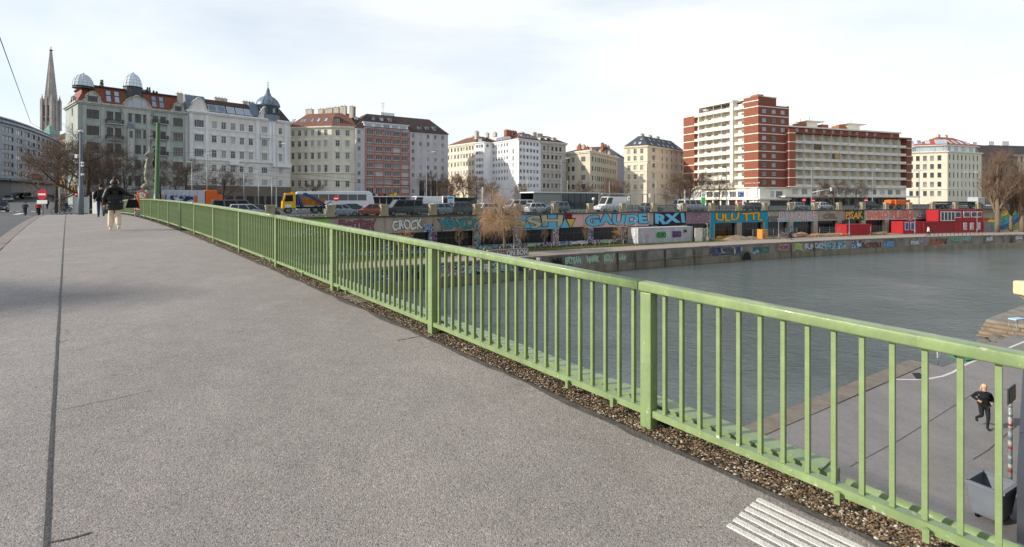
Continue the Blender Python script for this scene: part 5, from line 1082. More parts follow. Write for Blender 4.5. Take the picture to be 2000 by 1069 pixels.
def slab(a0, a1, o0, o1, z0, z1, nm, mt, fr=f1): m = MB(); fr.box(m, a0, a1, o0, o1, z0, z1); return m.build(nm, mt, Lh, True)
rows2 = [(z_ - .62, z_ - 1.75) for z_ in zbands] + [(zbands[-1] - fh - .3, zbands[-1] - fh - 1.5)]
H2 = []
for j, z_ in enumerate(zbands):
    for u in (1203, 1280, 1352):
        if u == 1352 and j > 2: continue
        a = f2.a(Z6(u)); w_, h_ = 1.75, 1.3; zz = z_ - .75 - h_; put('window', win_mesh(w_, h_, 'twin', WF, GL, pale, None, .15, False, False), Lh, True, f2.pt(a, -.15, zz), f2.ang); H2.append((a - w_ / 2, a + w_ / 2, zz, zz + h_))
mb = MB(); wall_holes(mb, f2, 0, f2.L, zbase, ztop2, H2, .15); f1.box(mb, A(1040), f1.L - .004, -10, .0, zbase, ztop2); f1.box(mb, 0, A(642), -12, 0, zbase, zl)
fp = footprint([Pl, Pc_, Pr]); mb.face([(*fp[2], zbase), (*fp[3], zbase), (*fp[3], zl), (*fp[2], zl)]); mb.face([(*fp[1], ztop2 - .01), (*fp[2], ztop2 - .01), (*fp[3], ztop2 - .01), (*fp[0], ztop2 - .01)]); mb.build('brick_wall', brick, Lh, True)
for j, z_ in enumerate(zbands + [zbase]):
    slab(A(1040) - .02, f1.L + .1, 0, .1, z_ - .12, z_ + .14, 'band', pale); slab(.0, f2.L, 0, .1, z_ - .12, z_ + .14, 'band', pale, f2)
    if j: slab(-.1, A(642), 0, .1, z_ + fh * .0 - .12, z_ + .14, 'band', pale)
slab(-.1, A(642), 0, .1, zl - .3, zl - .05, 'band', pale)
# recessed wall behind the balconies, doors and windows
slab(A(642), A(1040), -10, -1.4, zbase, zt - 1.3, 'recessed_wall', inner)
for j in range(10):
    z_ = zbase + fh * j if j < 9 else zbands[0]
    slab(A(642), A(690), -1.38, .05, z_, z_ + .9, 'balcony', balc); slab(A(960), A(1040), -1.38, .1, z_, z_ + .95, 'balcony', balc)
    slab(A(690) + .05, A(958), -1.38, .75, z_ - .14, z_ + .06, 'floor_slab', balc); slab(A(690) + .05, A(958), .66, .74, z_ + .08, z_ + 1.0, 'balcony_front', balc)
    for u in (740, 795, 860, 920): a = A(u); put('window', win_mesh(1.7, 1.9, 'triple', WF, GL, inner, None, 0, False, False), Lh, True, f1.pt(a, -1.385, z_ + .1), f1.ang)
    for u in (665, 1008): a = A(u); put('window', win_mesh(1.0, 2.0, 'twin', WF, GL, inner, None, 0, False, False), Lh, True, f1.pt(a, -1.385, z_ + .12), f1.ang)
for u in (745, 808, 872): p = f1.pt(A(u), .8, 0); slab(A(u) - .06, A(u) + .06, .75, .85, zbase, zbands[0] + 3.0, 'steel_column', alu)
slab(A(690) - .2, A(690) + .05, -1.38, .78, zbase, zbands[0] + 2.6, 'side_wall', balc); slab(A(940), A(962), -1.38, .8, zbase, zbands[0] + 3.0, 'side_wall', balc)
slab(A(690) - .3, A(965), -6, 1.1, zbands[0] + 2.75, zbands[0] + 3.4, 'roof_slab', balc)
slab(A(1035), f1.L - .05, -9, -.05, ztop2, zt, 'roof_storey', brick); slab(A(1030), f1.L + .1, -.1, .1, ztop2 + 1.2, ztop2 + 1.45, 'band', pale)
slab(2.2, 7, -9, -1.5, ztop2, zt - .3, 'lift_house', brick, f2); slab(1.2, 8.8, -10, -.8, zt - .1, zt + .25, 'roof_slab', pale, f2); slab(3, 5.5, -6, -3, zt + .25, zt + 1.3, 'lift_house', brickc, f2)
# base storeys
slab(.2, f1.L + .2, -10, -.5, STREET - .2, zbase, 'base_storey', pale); slab(-.5, f1.L + .6, -.4, .9, zbase - 3.9, zbase - 3.5, 'canopy', pale); slab(-.4, f2.L, -.4, .9, zbase - 3.9, zbase - 3.5, 'canopy', pale, f2); slab(0, f2.L, -9, -.5, STREET - .2, zbase, 'base_storey', pale, f2)
for k in range(9): a = 2 + k * 3.2; put('window', win_mesh(2.6, 2.0, 'quad', WF, GL, pale, None, 0, False, False), Lh, True, f1.pt(a, -.485, zbase - 3.1), f1.ang)
for k in range(3): a = 2.3 + k * 3.6; put('window', win_mesh(2.8, 2.0, 'quad', WF, GL, pale, None, 0, False, False), Lh, True, f2.pt(a, -.485, zbase - 3.1), f2.ang)
for k in range(10): slab(.6 + k * 3.2, 1.0 + k * 3.2, -.4, .3, STREET - .2, zbase - 3.9, 'pier', pale)
slab(.5, f1.L - .4, -.49, -.44, STREET, zbase - 4.2, 'shop_front', sg); slab(.4, f2.L, -.49, -.44, STREET, zbase - 4.2, 'shop_front', sg, f2)
slab(f1.L - 9, f1.L - 6.2, -.43, -.3, zbase - 5.1, zbase - 4.2, 'shop_sign', M('sign_red', S(190, 30, 40), .5))
me = text_mesh('LEOPOLD  FIGL  HOF', .6, 0, .03); X0_ = A(1050)
for v in me.vertices: v.co = f1.pt(X0_ + v.co.x * .95, .06 + v.co.z, f1.z(y6(818), Z6(1100)) + v.co.y)
me.materials.clear(); me.materials.append(WF); put('wall_letters', me, Lh, True)

# ---------------- balcony wing with red brick ends
Z7 = lambda u: 1520 + u / 5.346
def y7(v): return 220 + v / 5.346
Pa, Pb = px(1550, 168), px(1779, 186.4); f1 = Fr(Pa, Pb); Wg = bldg('balcony_wing', 'long wing with six rows of recessed balconies between red brick ends', [Pa])
P0_ = px(1520, 171.5); f0 = Fr(P0_, px(1541.5, 165.6)); A = lambda u: f1.a(Z7(u))
zt = f1.z(y7(222), Z7(170)); zb_ = f1.z(y7(775), Z7(170)); fh = (zt - zb_) / 6; a1 = A(1335)
def slab(a0, a1, o0, o1, z0, z1, nm, mt, fr=f1): m = MB(); fr.box(m, a0, a1, o0, o1, z0, z1); return m.build(nm, mt, Wg, True)
# red front part to the left (small, projecting)
pr = [P0_, px(1541.5, 165.6), px(1543.5, 167.9)]
H = []
zr0 = f0.z(y7(190), Z7(20))
for j in range(6):
    z_ = zb_ + fh * j + .9; a = f0.a(Z7(22)); put('window', win_mesh(1.1, 1.3, 'plain', WF, GL, pale, None, .15, False, False), Wg, True, f0.pt(a, -.15, z_), f0.ang); H.append((a - .55, a + .55, z_, z_ + 1.3))
mb = MB(); wall_holes(mb, f0, 0, f0.L, zb_, zr0, H, .15); e = [f0.q.x, f0.q.y]; mb.prism([tuple(f0.q), (f0.q.x + 2.3, f0.q.y + .4), (f0.q.x + 3, f0.q.y + 8), (f0.p.x + 1, f0.p.y + 8), (f0.p.x + .05, f0.p.y + .05)], zb_, zr0 - .005); mb.build('brick_wall', brick, Wg, True)
for j in range(7): slab(0, f0.L + .05, 0, .08, zb_ + fh * j - .12, zb_ + fh * j + .1, 'band', pale, f0); m = MB(); g_ = Fr(tuple(f0.q), (f0.q.x + 2.3, f0.q.y + .4)); g_.box(m, 0, 2.3, 0, .08, zb_ + fh * j - .12, zb_ + fh * j + .1); m.build('band', pale, Wg, True)
slab(-1.4, .15, -8, .55, zb_, zt + .15, 'end_wall', wht2)
slab(.15, a1, -9, -1.75, zb_, zt + .2, 'recessed_wall', inner); slab(a1 + .02, f1.L, -9, .3, zb_, zt + .2, 'brick_end', brick)
for j in range(6): slab(a1 + .01, f1.L + .05, .3, .36, zb_ + fh * j + fh - .22, zb_ + fh * j + fh, 'band', pale)
slab(-1.0, f1.L, -9, .4, zt + .2, zt + .75, 'brick_parapet', brick)
slab(-1.0, A(1300), -8, -1.2, zt + .75, zt + 2.3, 'attic_storey', brick); slab(-1.3, A(1305), -8.5, -.6, zt + 2.3, zt + 2.75, 'roof_slab', pale)
for u in (228, 325, 405, 512, 603, 690, 780, 855, 960, 1045, 1220): put('window', win_mesh(1.0, 1.0, 'twin', WF, GL, pale, None, 0, False, False), Wg, True, f1.pt(A(u), -1.185, zt + 1.0), f1.ang)
nb = 13
bw = (a1 - .15) / nb
for j in range(6):
    z_ = zb_ + fh * j; slab(.15, a1, -1.74, .12, z_ - .15, z_ + .05, 'floor_slab', balc)
    for k in range(nb):
        slab(.15 + k * bw + .05, .15 + (k + 1) * bw - .05, .05, .12, z_ + .06, z_ + .78, 'balcony_front', balc)
        a = .15 + (k + .32) * bw; put('window', win_mesh(1.25, 2.1, 'twin', WF, GLS, inner, None, 0, False, False), Wg, True, f1.pt(a, -1.735, z_ + .08), f1.ang)
        if k: slab(.15 + k * bw - .05, .15 + k * bw + .05, -1.74, -.1, z_ + .06, z_ + fh - .16, 'party_screen', inner)
for k in range(1, nb): slab(.15 + k * bw - .09, .15 + k * bw + .09, .13, .27, zb_ - .1, zt + .19, 'steel_column', alu)
for k in range(3): slab(.2 + k * 9 + (random.random() - .5), 3.2 + k * 9, .02, .05, zb_ + fh * (5 - k) + .9, zb_ + fh * (6 - k) - .3, 'awning_blind', M('blind_%d' % k, S(*((200, 150, 90), (110, 90, 70), (190, 150, 100))[k]), .9)) if k else None
# base with canopy
slab(-2, f1.L, -9, -1.6, STREET - .2, zb_, 'base_storey', pale); cz = f1.z(y7(885), Z7(200)); slab(-6, f1.L + 1.5, -2, 2.2, cz, cz + .45, 'canopy', balc)
for k in range(13): slab(.6 + k * bw, 1.1 + k * bw, -1.0, -.5, STREET - .2, cz, 'pier', conc); put('window', win_mesh(2.4, 1.8, 'quad', WF, GL, pale, None, 0, False, False), Wg, True, f1.pt(2.4 + k * bw, -1.585, cz + 1.0), f1.ang)
mb = MB(); f1.box(mb, 0, f1.L - .2, -1.59, -1.53, STREET, cz - .3); mb.build('shop_front', M('shop_dark_green', S(44, 58, 54), .3, .3, .3), Wg, True)
for u, o_, w_, h_ in ((170, -5, 3, 1.7), (395, -5, 3.0, 1.9), (490, -5, 5, 2.6), (630, -5, 3, 1.9), (815, -5, 3.5, 1.9), (930, -5, 6, 2.6)):
    a = A(u); slab(a - w_ / 2, a + w_ / 2, o_ - 3, o_, zt + 2.75, zt + 2.75 + h_, 'roof_hut', brickc if w_ < 5 else balc)
    if w_ >= 5: slab(a - w_ / 2 - 1.5, a + w_ / 2 + 2.4, o_ - 4, o_ + .8, zt + 2.75 + h_, zt + 3.0 + h_, 'roof_slab', balc)
    m = MB(); p = f1.pt(a, o_ - 1, zt + 2.7 + h_); m.tube([p, (p[0], p[1], p[2] + 1.8)], .06, 4); m.build('aerial', darksteel, Wg, True)

# ---------------- cream house with red roof and glazed attic
Z8 = lambda u: 1740 + u / 4.11
def y8(v): return 240 + v / 4.11
P1, P2, P3 = px(1774, 210), px(1850.7, 204.6), px(1917, 213); f1, f2 = Fr(P1, P2), Fr(P2, P3); N_ = bldg('corner_house', 'cream corner house with a glazed attic under a red tiled roof', [P2]); ze = f2.z(y8(232), Z8(460))
H = wins(N_, f1, [Z8(u) for u in (163, 217, 274, 331, 390)], [(y8(v), y8(v + 40)) for v in (266, 333, 402, 475, 548)], Z8(274), 1.25, WD, GL, crm2, 'cross', rec=.22); H2 = wins(N_, f2, [Z8(u) for u in (473, 505, 538, 570, 602, 633, 664, 695)], [(y8(v), y8(v + 42)) for v in (258, 328, 400, 472, 548)], Z8(538), .8, WD, GL, crm2, 'plain', rec=.22)
mb = MB(); wall_holes(mb, f1, 0, f1.L, STREET - .3, ze, H, .22); wall_holes(mb, f2, 0, f2.L, STREET - .3, ze, H2, .22); fp = footprint([P1, P2, P3]); blind_walls(mb, fp, STREET - .3, ze, 2); mb.build('wall', M('plaster_cream_light', S(226, 219, 197), .9, .06, .4, .2, streak=.08), N_, True); cornice(N_, [f1, f2], ze - .1, .35, .5, crm2); cornice(N_, [f1, f2], f2.z(y8(535), Z8(538)), .15, .2, crm2, 'string_course')
za = f2.z(y8(180), Z8(460)); ip = offset_poly(fp, 1.0); mb = MB(); mb.prism(ip, ze, za); at = mb.build('attic_storey', wht2, N_, True)
for fr, us in ((f1, (185, 235, 285, 335, 385, 430)), (f2, (485, 545, 605, 665))):
    for u in us: put('window', win_mesh(2.3 if fr is f1 else 2.5, za - ze - .7, 'triple', WF, GLS, wht2, None, 0, False, False), at, True, fr.pt(fr.a(Z8(u)), -.98, ze + .4), fr.ang)
mb = MB(); mb.prism(offset_poly(fp, .2), za, za + .25); mb.build('attic_eave', wht2, N_, True)
zr = f2.z(y8(98), Z8(410)); m = MB(); frustum(m, fp, za + .25, zr, 4.6, 0, -.2); m.build('roof', M('roof_tiles_orange', S(150, 86, 66), .85, .14, 1.2, .4, bscale=14), N_, True)
for fr, us in ((f1, (178, 238, 303)), (f2, (515, 560, 605, 655))):
    sl = Vector((-fr.n.x * 4.4, -fr.n.y * 4.4, zr - za - .25))
    for u in us: skylight(N_, Vector(fr.pt(fr.a(Z8(u)), -.2, za + .25)) + sl * .2, (fr.d.x, fr.d.y, 0), None, sl, 1.3, 2.4, WF, GLS)
m = MB(); fr = f1; sl = Vector((-fr.n.x * 4.4, -fr.n.y * 4.4, zr - za - .25)); skylight(N_, Vector(fr.pt(fr.a(Z8(410)), -.1, za + .3)) + sl * .12, (fr.d.x, fr.d.y, 0), None, sl, 3.4, 2.6, WF, GLS)
for a in (4, 9): chimney(N_, f2, a, -5, zr - .5, zr + .9, 1.2, .8, chim)
# brown houses behind the tall trees at the right
brn = M('plaster_brownish', S(150, 126, 106), .9, .1, .4, .2, streak=.12)
P1, P2 = px(1916, 224), px(1985, 236); f1 = Fr(P1, P2); O1 = bldg('rear_house', 'brownish house with a dark brown roof behind the tall bare tree', [P1]); ze = f1.z(305, 1930)
H = wins(O1, f1, [1926, 1936, 1946, 1956, 1966, 1976], [(312, 321), (328, 337), (344, 353), (361, 370), (377, 386)], 1940, 1.1, WD, GL, brn, 'twin'); mb = MB(); wall_holes(mb, f1, 0, f1.L, STREET - .3, ze, H); fp = footprint([P1, P2], 14); blind_walls(mb, fp, STREET - .3, ze, 1); mb.build('wall', brn, O1, True); m = MB(); frustum(m, fp, ze, f1.z(281, 1930), 4.5, 0, .3); m.build('roof', tile_dark, O1, True)
chimney(O1, f1, 4, -4, ze + 2, f1.z(277, 1930), 3.4, 1, wht2, 4)
P1, P2 = px(1934, 250), px(2110, 262); f1 = Fr(P1, P2); O2 = bldg('rear_house', 'long tan house with a flat dark roof storey at the right edge', [P1]); ze = f1.z(300, 1960)
H = wins(O2, f1, [1986 + 10 * k for k in range(11)], [(306, 316), (324, 334), (342, 352), (360, 370)], 1980, 1.3, WD, GL, brn, 'twin'); mb = MB(); wall_holes(mb, f1, 0, f1.L, STREET - .3, ze, H); fp = footprint([P1, P2], 14); blind_walls(mb, fp, STREET - .3, ze, 1); mb.build('wall', M('plaster_tan', S(182, 161, 137), .9, .1, .4, streak=.1), O2, True); m = MB(); frustum(m, fp, ze, f1.z(283, 1960), 2.5, 0, .3); m.build('roof', M('roof_sheet_dark', S(66, 66, 66), .7), O2, True)
chimney(O2, f1, 5, -3, ze + 2, f1.z(276, 1960), 3.4, 1, wht2, 4); chimney(O2, f1, 14, -3, ze + 2, f1.z(275, 1960), 4.4, 1, wht2, 4)

# ---------------- modern office at the left
off_m = M('office_panel', S(142, 150, 160), 0.5, 0.06, 0.4, metal=0.1, streak=0.06); offd = M('office_dark', S(52, 58, 66), 0.4, 0.1, 0.6)
arc = [px(-60, 112), px(0, 119.5), px(30, 126), px(60, 135), (px(88, 147)), px(108, 158), px(120, 172)]
Of = bldg('office_building', 'curved grey-blue office building with rows of band windows at the left edge', [arc[1]])
frs = [Fr(a, b) for a, b in zip(arc, arc[1:])]; f = frs[1]
ytop = 248; zroof = f.z(226, 0); rowsz = [(f.z(t, 5), f.z(b, 5)) for t, b in ((246, 256), (264, 273), (281, 291), (299, 308), (316, 325), (333, 342))]
for q, fr in enumerate(frs):
    mb = MB(); hs = []
    n = max(1, int(fr.L / 4.2))
    for zt_, zb2 in rowsz:
        for k in range(n):
            a = fr.L * (k + .5) / n; w_ = fr.L / n * .74; me = win_mesh(w_, zt_ - zb2, 'triple', darksteel, GL, off_m, None, .2, False, False); put('window', me, Of, True, fr.pt(a, -.2, zb2), fr.ang); hs.append((a - w_ / 2, a + w_ / 2, zb2, zt_))
    wall_holes(mb, fr, 0, fr.L, rowsz[-1][1] - .8, f.z(240, 5), hs, .2); mb.build('wall', off_m, Of, True)
    mb = MB(); fr.box(mb, 0, fr.L, -3, -1.2, f.z(240, 5), zroof - .3); mb.build('set_back_storey', GLS, Of, True)
    mb = MB(); fr.box(mb, -.1, fr.L + .1, -3, .6, f.z(240, 5), f.z(236, 5)); mb.build('roof_edge', off_m, Of, True)
    mb = MB(); fr.box(mb, -.1, fr.L + .1, -6, -.4, zroof - .3, zroof); mb.build('roof_edge', off_m, Of, True)
    mb = MB(); fr.box(mb, -.1, fr.L + .1, -8, -.8, STREET - .3, rowsz[-1][1] - .9); mb.build('shop_front', offd, Of, True)
    mb = MB(); fr.box(mb, -.1, fr.L + .1, -1, 2.0, rowsz[-1][1] - 1.3, rowsz[-1][1] - .8); mb.build('canopy', M('canopy_grey', S(120, 124, 128), .5), Of, True)
f = frs[1]; mb = MB(); f.box(mb, -3, 4, -9, -4, zroof, zroof + 2.2); f.box(mb, 8, 14, -9, -5, zroof, zroof + 1.4); mb.build('roof_hut', off_m, Of, True)
# ---------------- cathedral spire
spst = M('gothic_stone', S(168, 160, 154), 0.95, 0.2, 0.12, 0.3, streak=0.2)
Ys = 462.0; cx = (99.5 - 1000) / 1000 * Ys; zz = lambda y: pz(y, Ys)
sp = thing('church_spire', 'tall pale Gothic church spire with crockets rising behind the roofs', 'spire', (cx, Ys, STREET))
m = MB(); W_ = 4.3
m.prism([(cx - W_ + 1.2 * (i in (0,)) * 0, Ys) for i in range(0)] or [(cx - W_, Ys - W_), (cx + W_, Ys - W_), (cx + W_, Ys + W_), (cx - W_, Ys + W_)], STREET, zz(196)); m.build('tower', spst, sp, True)
m = MB(); m.lathe([(4.4, zz(200)), (4.1, zz(190)), (3.5, zz(170)), (2.6, zz(148)), (1.8, zz(126)), (1.0, zz(108)), (.55, zz(100)), (.35, zz(96.5))], (cx, Ys, 0), 8, 0, False, R(22.5)); m.build('spire', spst, sp, True)
m = MB(); rg = random.Random(4)
for j in range(8):
    t = R(22.5) + j * math.pi / 4
    for k in range(26):
        y = 198 - k * 3.9; u = (198 - y) / 102; r_ = 4.2 * (1 - u) + .3 if u < 1 else .4; x_, y_ = cx + math.cos(t) * (r_ + .25), Ys + math.sin(t) * (r_ + .25); m.lathe([(.1, -.6), (.55 - .25 * u, 0), (.05, .9)], (x_, y_, zz(y)), 4)
m.build('crocket', spst, sp, True)
for sx, sy in ((-1, -1), (1, -1), (-1, 1), (1, 1), (0, -1.05), (-1.05, 0), (1.05, 0)):
    m = MB(); X_, Y_ = cx + sx * W_ * .98, Ys + sy * W_ * .98; b_ = 1.0 if abs(sx) == 1 and abs(sy) == 1 else .7; m.prism([(X_ - b_, Y_ - b_), (X_ + b_, Y_ - b_), (X_ + b_, Y_ + b_), (X_ - b_, Y_ + b_)], zz(255), zz(196)); m.lathe([(b_ * 1.2, 0), (b_ * .7, 1.5), (b_ * .35, 3), (.1, 5)], (X_, Y_, zz(196)), 4, 0, False, R(45)); m.build('pinnacle', spst, sp, True)
for sx in (-.5, .5):
    m = MB(); m.box((cx + sx * W_ * .95, Ys - W_ - .05, zz(222)), (1.5, .3, 15)); m.build('tracery_window', M('gothic_dark', S(84, 78, 76), .9), sp, True)
for q in range(3): m = MB(); m.box((cx, Ys, zz(206 + q * 24)), (W_ * 2 + .8, W_ * 2 + .8, .8)); m.build('gallery', spst, sp, True)
m = MB(); m.lathe([(.3, 0), (1.5, .3), (1.5, .7), (.3, 1.0)], (cx, Ys, zz(99.5)), 8); m.box((cx, Ys, zz(96)), (.4, .4, 4)); m.box((cx, Ys, zz(97.5)), (2.4, .35, .35)); m.build('finial', darksteel, sp, True)
m = MB(); Yc = 430; x0 = px(80, Yc)[0]; x1 = px(97, Yc)[0]; q = [(x0, Yc), (x1, Yc), (x1, Yc + 8), (x0, Yc + 8)]; frustum(m, q, pz(262, Yc), pz(244, Yc), 3.2, 0, 0); m.build('copper_roof', M('copper_green', S(120, 160, 146), .7), sp, True)
# ------------------------------------------------------------------ vehicles (local x forward, z up, root on the ground)
tyre = M('tyre', S(28, 28, 30), 0.8); rim = M('wheel_rim', S(150, 152, 155), 0.4, metal=0.6); lampw = M('headlamp', S(220, 222, 224), 0.2); lampr = M('tail_lamp', S(150, 20, 22), 0.3); vglass = M('vehicle_glass', S(34, 40, 44), 0.08, 0.2, 1.0, spec=0.5)
m = MB(); m.tube([(0, -.1, 0), (0, .1, 0)], .31, 14); wheel_me = m.mesh('wheel', tyre); m = MB(); m.tube([(0, -.108, 0), (0, .108, 0)], .19, 10); rim_me = m.mesh('rim', rim)
m = MB(); m.tube([(0, -.15, 0), (0, .15, 0)], .5, 16); bw_me = m.mesh('wheel', tyre); m = MB(); m.tube([(0, -.158, 0), (0, .158, 0)], .28, 10); br_me = m.mesh('rim', rim)
def wheels(root, xs, y, big=False):
    for x in xs:
        for s in (-1, 1): w = put('wheel', bw_me if big else wheel_me, root, False, (x, s * y, .5 if big else .31)); put('rim', br_me if big else rim_me, w)
def hull(m, lo, hi, mi=0, bottom=True):
    """loft between two polygons with the same number of points"""
    n = len(lo)
    for k in range(n): m.face([lo[k], lo[(k + 1) % n], hi[(k + 1) % n], hi[k]], mi)
    m.face(hi, mi)
    if bottom: m.face(lo[::-1], mi)
CARM = {}
def car_meshes(kind):
    if kind in CARM: return CARM[kind]
    P = dict(hatch=(4.1, .82, 1.47, [(-1.95, .45), (-1.98, .8), (-1.85, .92), (.75, .9), (1.75, .74), (2.02, .62), (2.05, .35), (1.9, .22), (-1.9, .22)], (-1.85, 1.0, -1.45, .25)),
             estate=(4.7, .86, 1.5, [(-2.25, .45), (-2.3, .85), (-2.15, .95), (.8, .92), (1.95, .78), (2.3, .64), (2.34, .36), (2.2, .22), (-2.2, .22)], (-2.15, 1.05, -1.75, .25)),
             suv=(4.5, .9, 1.68, [(-2.15, .5), (-2.2, .95), (-2.1, 1.05), (.85, 1.02), (1.9, .92), (2.2, .78), (2.25, .42), (2.1, .28), (-2.1, .28)], (-2.1, 1.1, -1.8, .3)),
             van=(5.0, .95, 1.98, [(-2.45, .45), (-2.5, 1.0), (-2.45, 1.12), (1.5, 1.1), (2.15, .95), (2.45, .75), (2.5, .4), (2.35, .25), (-2.4, .25)], (-2.45, 1.65, -2.35, .95)),
             box=(5.4, 1.0, 2.45, [(-2.65, .5), (-2.7, 1.0), (-2.65, 1.2), (1.6, 1.15), (2.35, 1.0), (2.65, .8), (2.7, .45), (2.5, .28), (-2.6, .28)], (-2.65, 1.75, -2.6, 1.05)))[kind]
    L_, hw, H, prof, (c0, c1, r0, r1) = P
    m = MB(); m.prism_y(prof, -hw, hw); body = m.mesh('body', white); bev(body, .06, 2); [setattr(p, 'use_smooth', True) for p in body.polygons]
    zb = max(p[1] for p in prof) - .04; lo = [(c0, -hw + .06, zb), (c1, -hw + .06, zb - .02), (c1, hw - .06, zb - .02), (c0, hw - .06, zb)]; tw = hw - .2 if kind in ('hatch', 'estate', 'suv') else hw - .1
    hi = [(r0, -tw, H), (r1, -tw, H), (r1, tw, H), (r0, tw, H)]; m = MB(); hull(m, lo, hi); cab = m.mesh('cabin', white); bev(cab, .05, 2); [setattr(p, 'use_smooth', True) for p in cab.polygons]
    def pane(i, j, u0, u1, v0, v1, off):
        a, b, c, d = Vector(lo[i]), Vector(lo[j]), Vector(hi[j]), Vector(hi[i])
        def q(u, v): return (a.lerp(b, u)).lerp(d.lerp(c, u), v)
        n = (b - a).cross(d - a).normalized(); mm = MB(); mm.face([q(u0, v0) + n * off, q(u1, v0) + n * off, q(u1, v1) + n * off, q(u0, v1) + n * off]); return mm.mesh('window', vglass)
    sides = ((.05, .3), (.34, .64), (.68, .95)) if kind not in ('box',) else ((.72, .96),)
    pn = [('windscreen', pane(1, 2, .06, .94, .1, .92, .012)), ('rear_window', pane(3, 0, .08, .92, .2, .88, .012))]
    for u0, u1 in sides: pn.append(('side_window', pane(0, 1, u0, u1, .14, .88, .012))); pn.append(('side_window', pane(2, 3, 1 - u1, 1 - u0, .14, .88, .012)))
    xe = max(p[0] for p in prof); zl = .66 if kind != 'van' else .8; m = MB(); m.box((0, 0, 0), (.1, .3, .13)); hl = m.mesh('headlight', lampw); m = MB(); m.box((0, 0, 0), (.08, .2, .22)); tl = m.mesh('taillight', lampr)
    CARM[kind] = (body, cab, pn, hl, tl, xe, hw, zl, L_, prof[0][0]); return CARM[kind]
def slotmat(o, mat): o.material_slots[0].link = 'OBJECT'; o.material_slots[0].material = mat
def car(kind, colour, loc, rz, label, nm='parked_car', cat='car', group='cars on the upper street'):
    body, cab, pn, hl, tl, xe, hw, zl, L_, xr = car_meshes(kind); r = thing(nm, label, cat, loc, rz, group)
    mat = M('car_paint_%d_%d_%d' % colour, S(*colour), .28, .03, 2, spec=.5, coat=.6); o = put('body', body, r); slotmat(o, mat); o = put('cabin', cab, r); slotmat(o, mat)
    for n, me in pn: put(n, me, o)
    for s in (-1, 1): put('headlight', hl, r, False, (xe - .06, s * (hw - .25), zl)); put('taillight', tl, r, False, (xr + .0, s * (hw - .16), zl + .1))
    wheels(r, (-L_ * .3, L_ * .31), hw - .1); return r
def on_bank(x, off, z=STREET + .004): a = bank_at(x, off); p = bank(a, off); return (p[0], p[1], z), bankang(a)
CARS = [('van', (74, 78, 84), 462, -5.5, 0, 'dark grey van at the far left behind the green railing', 'van'), ('estate', (190, 192, 194), 487, -3.2, 0, 'silver estate car next to the dark grey van', 0), ('hatch', (56, 66, 74), 507, -3.4, 0, 'dark slate hatchback just left of the first stone pillar', 0),
        ('hatch', (160, 172, 180), 668, -3.0, 0, 'pale silver-blue hatchback under the round stop sign', 0), ('estate', (52, 60, 68), 692, -4.5, 0, 'dark estate car between the silver-blue and the red car', 0), ('hatch', (166, 70, 58), 722, -3.0, 1, 'red hatchback, the only red car on the street', 0),
        ('van', (58, 62, 68), 786, -3.2, 1, 'charcoal minibus in front of the red grid facade', 'van'), ('box', (224, 224, 222), 822, -6.5, 1, 'white delivery van behind the charcoal minibus', 'van'), ('hatch', (78, 84, 92), 832, -3.0, 0, 'grey hatchback partly hidden by a stone pillar right of the charcoal minibus', 0),
        ('estate', (150, 162, 170), 866, -3.0, 0, 'light blue-grey estate car below the ticket kiosk', 0), ('estate', (70, 74, 80), 893, -5.4, 0, 'dark grey car behind the patterned dark suv', 0), ('suv', (88, 92, 98), 908, -3.0, 0, 'dark suv right of the light blue-grey estate', 0),
        ('estate', (200, 204, 206), 962, -3.0, 0, 'bright silver estate behind the left side of the willow', 0), ('van', (214, 214, 212), 1010, -6.0, 1, 'white van behind the right side of the willow', 'van'), ('estate', (196, 200, 202), 1055, -3.2, 0, 'silver estate in front of the slatted pavilion', 0),
        ('suv', (120, 130, 138), 1083, -3.0, 1, 'grey-blue suv at the middle of the glass pavilion', 0), ('box', (222, 222, 220), 1192, -5.0, 1, 'white box van right of the glass pavilion', 'van'), ('van', (60, 66, 78), 1342, -6.5, 0, 'dark blue van under the tree with mistletoe', 'van'), ('van', (184, 188, 190), 1352, -3.0, 0, 'silver people carrier in front of the dark blue van', 'van'),
        ('estate', (40, 44, 52), 1476, -4.0, 0, 'black car in front of the red brick tower entrance', 0), ('hatch', (196, 198, 198), 1607, -6.0, 0, 'white hatchback beside the street lamp at the balcony wing', 0), ('suv', (30, 36, 46), 1698, -4.0, 0, 'black suv below the double lamp at the balcony wing', 0), ('hatch', (150, 154, 158), 1560, -6.0, 0, 'grey hatchback at the left end of the balcony wing', 0), ('hatch', (120, 126, 132), 1270, -4.0, 0, 'mid grey hatchback below the stop canopy', 0)]
for kind, colr, x, off, rev, lab, cat in CARS:
    p, an = on_bank(x, off); car(kind, colr, p, an + (math.pi if rev else 0), lab, 'parked_van' if cat else 'parked_car', cat or 'car')
# white coach
p, an = on_bank(652, -17); Y = 84; bx, by = px(655, Y); r = thing('coach', 'long white coach with a grey window band and a blue swoosh', 'coach', (bx, by, STREET), R(28)); whv = M('coach_white', S(226, 228, 230), .3, .03, 1, coat=.4)
m = MB(); m.prism_y([(-6.0, .4), (-6.05, 3.0), (-5.8, 3.25), (5.2, 3.4), (5.7, 3.0), (6.05, 1.6), (6.1, .5), (5.9, .35)], -1.25, 1.25); me = m.mesh('body', whv); bev(me, .08, 2); put('body', me, r)
gb = M('coach_band', S(108, 110, 112), .15, .06, .6)
for s in (-1, 1):
    for k in range(7): m = MB(); x0 = -5.7 + k * 1.5; m.box((x0 + .72, s * 1.256, 2.35), (1.42, .02, 1.0)); m.build('side_window', gb, r)
m = MB(); m.face([(5.78, -1.1, 2.9), (6.07, -1.1, 1.7), (6.07, 1.1, 1.7), (5.78, 1.1, 2.9)]); m.build('windscreen', vglass, r)
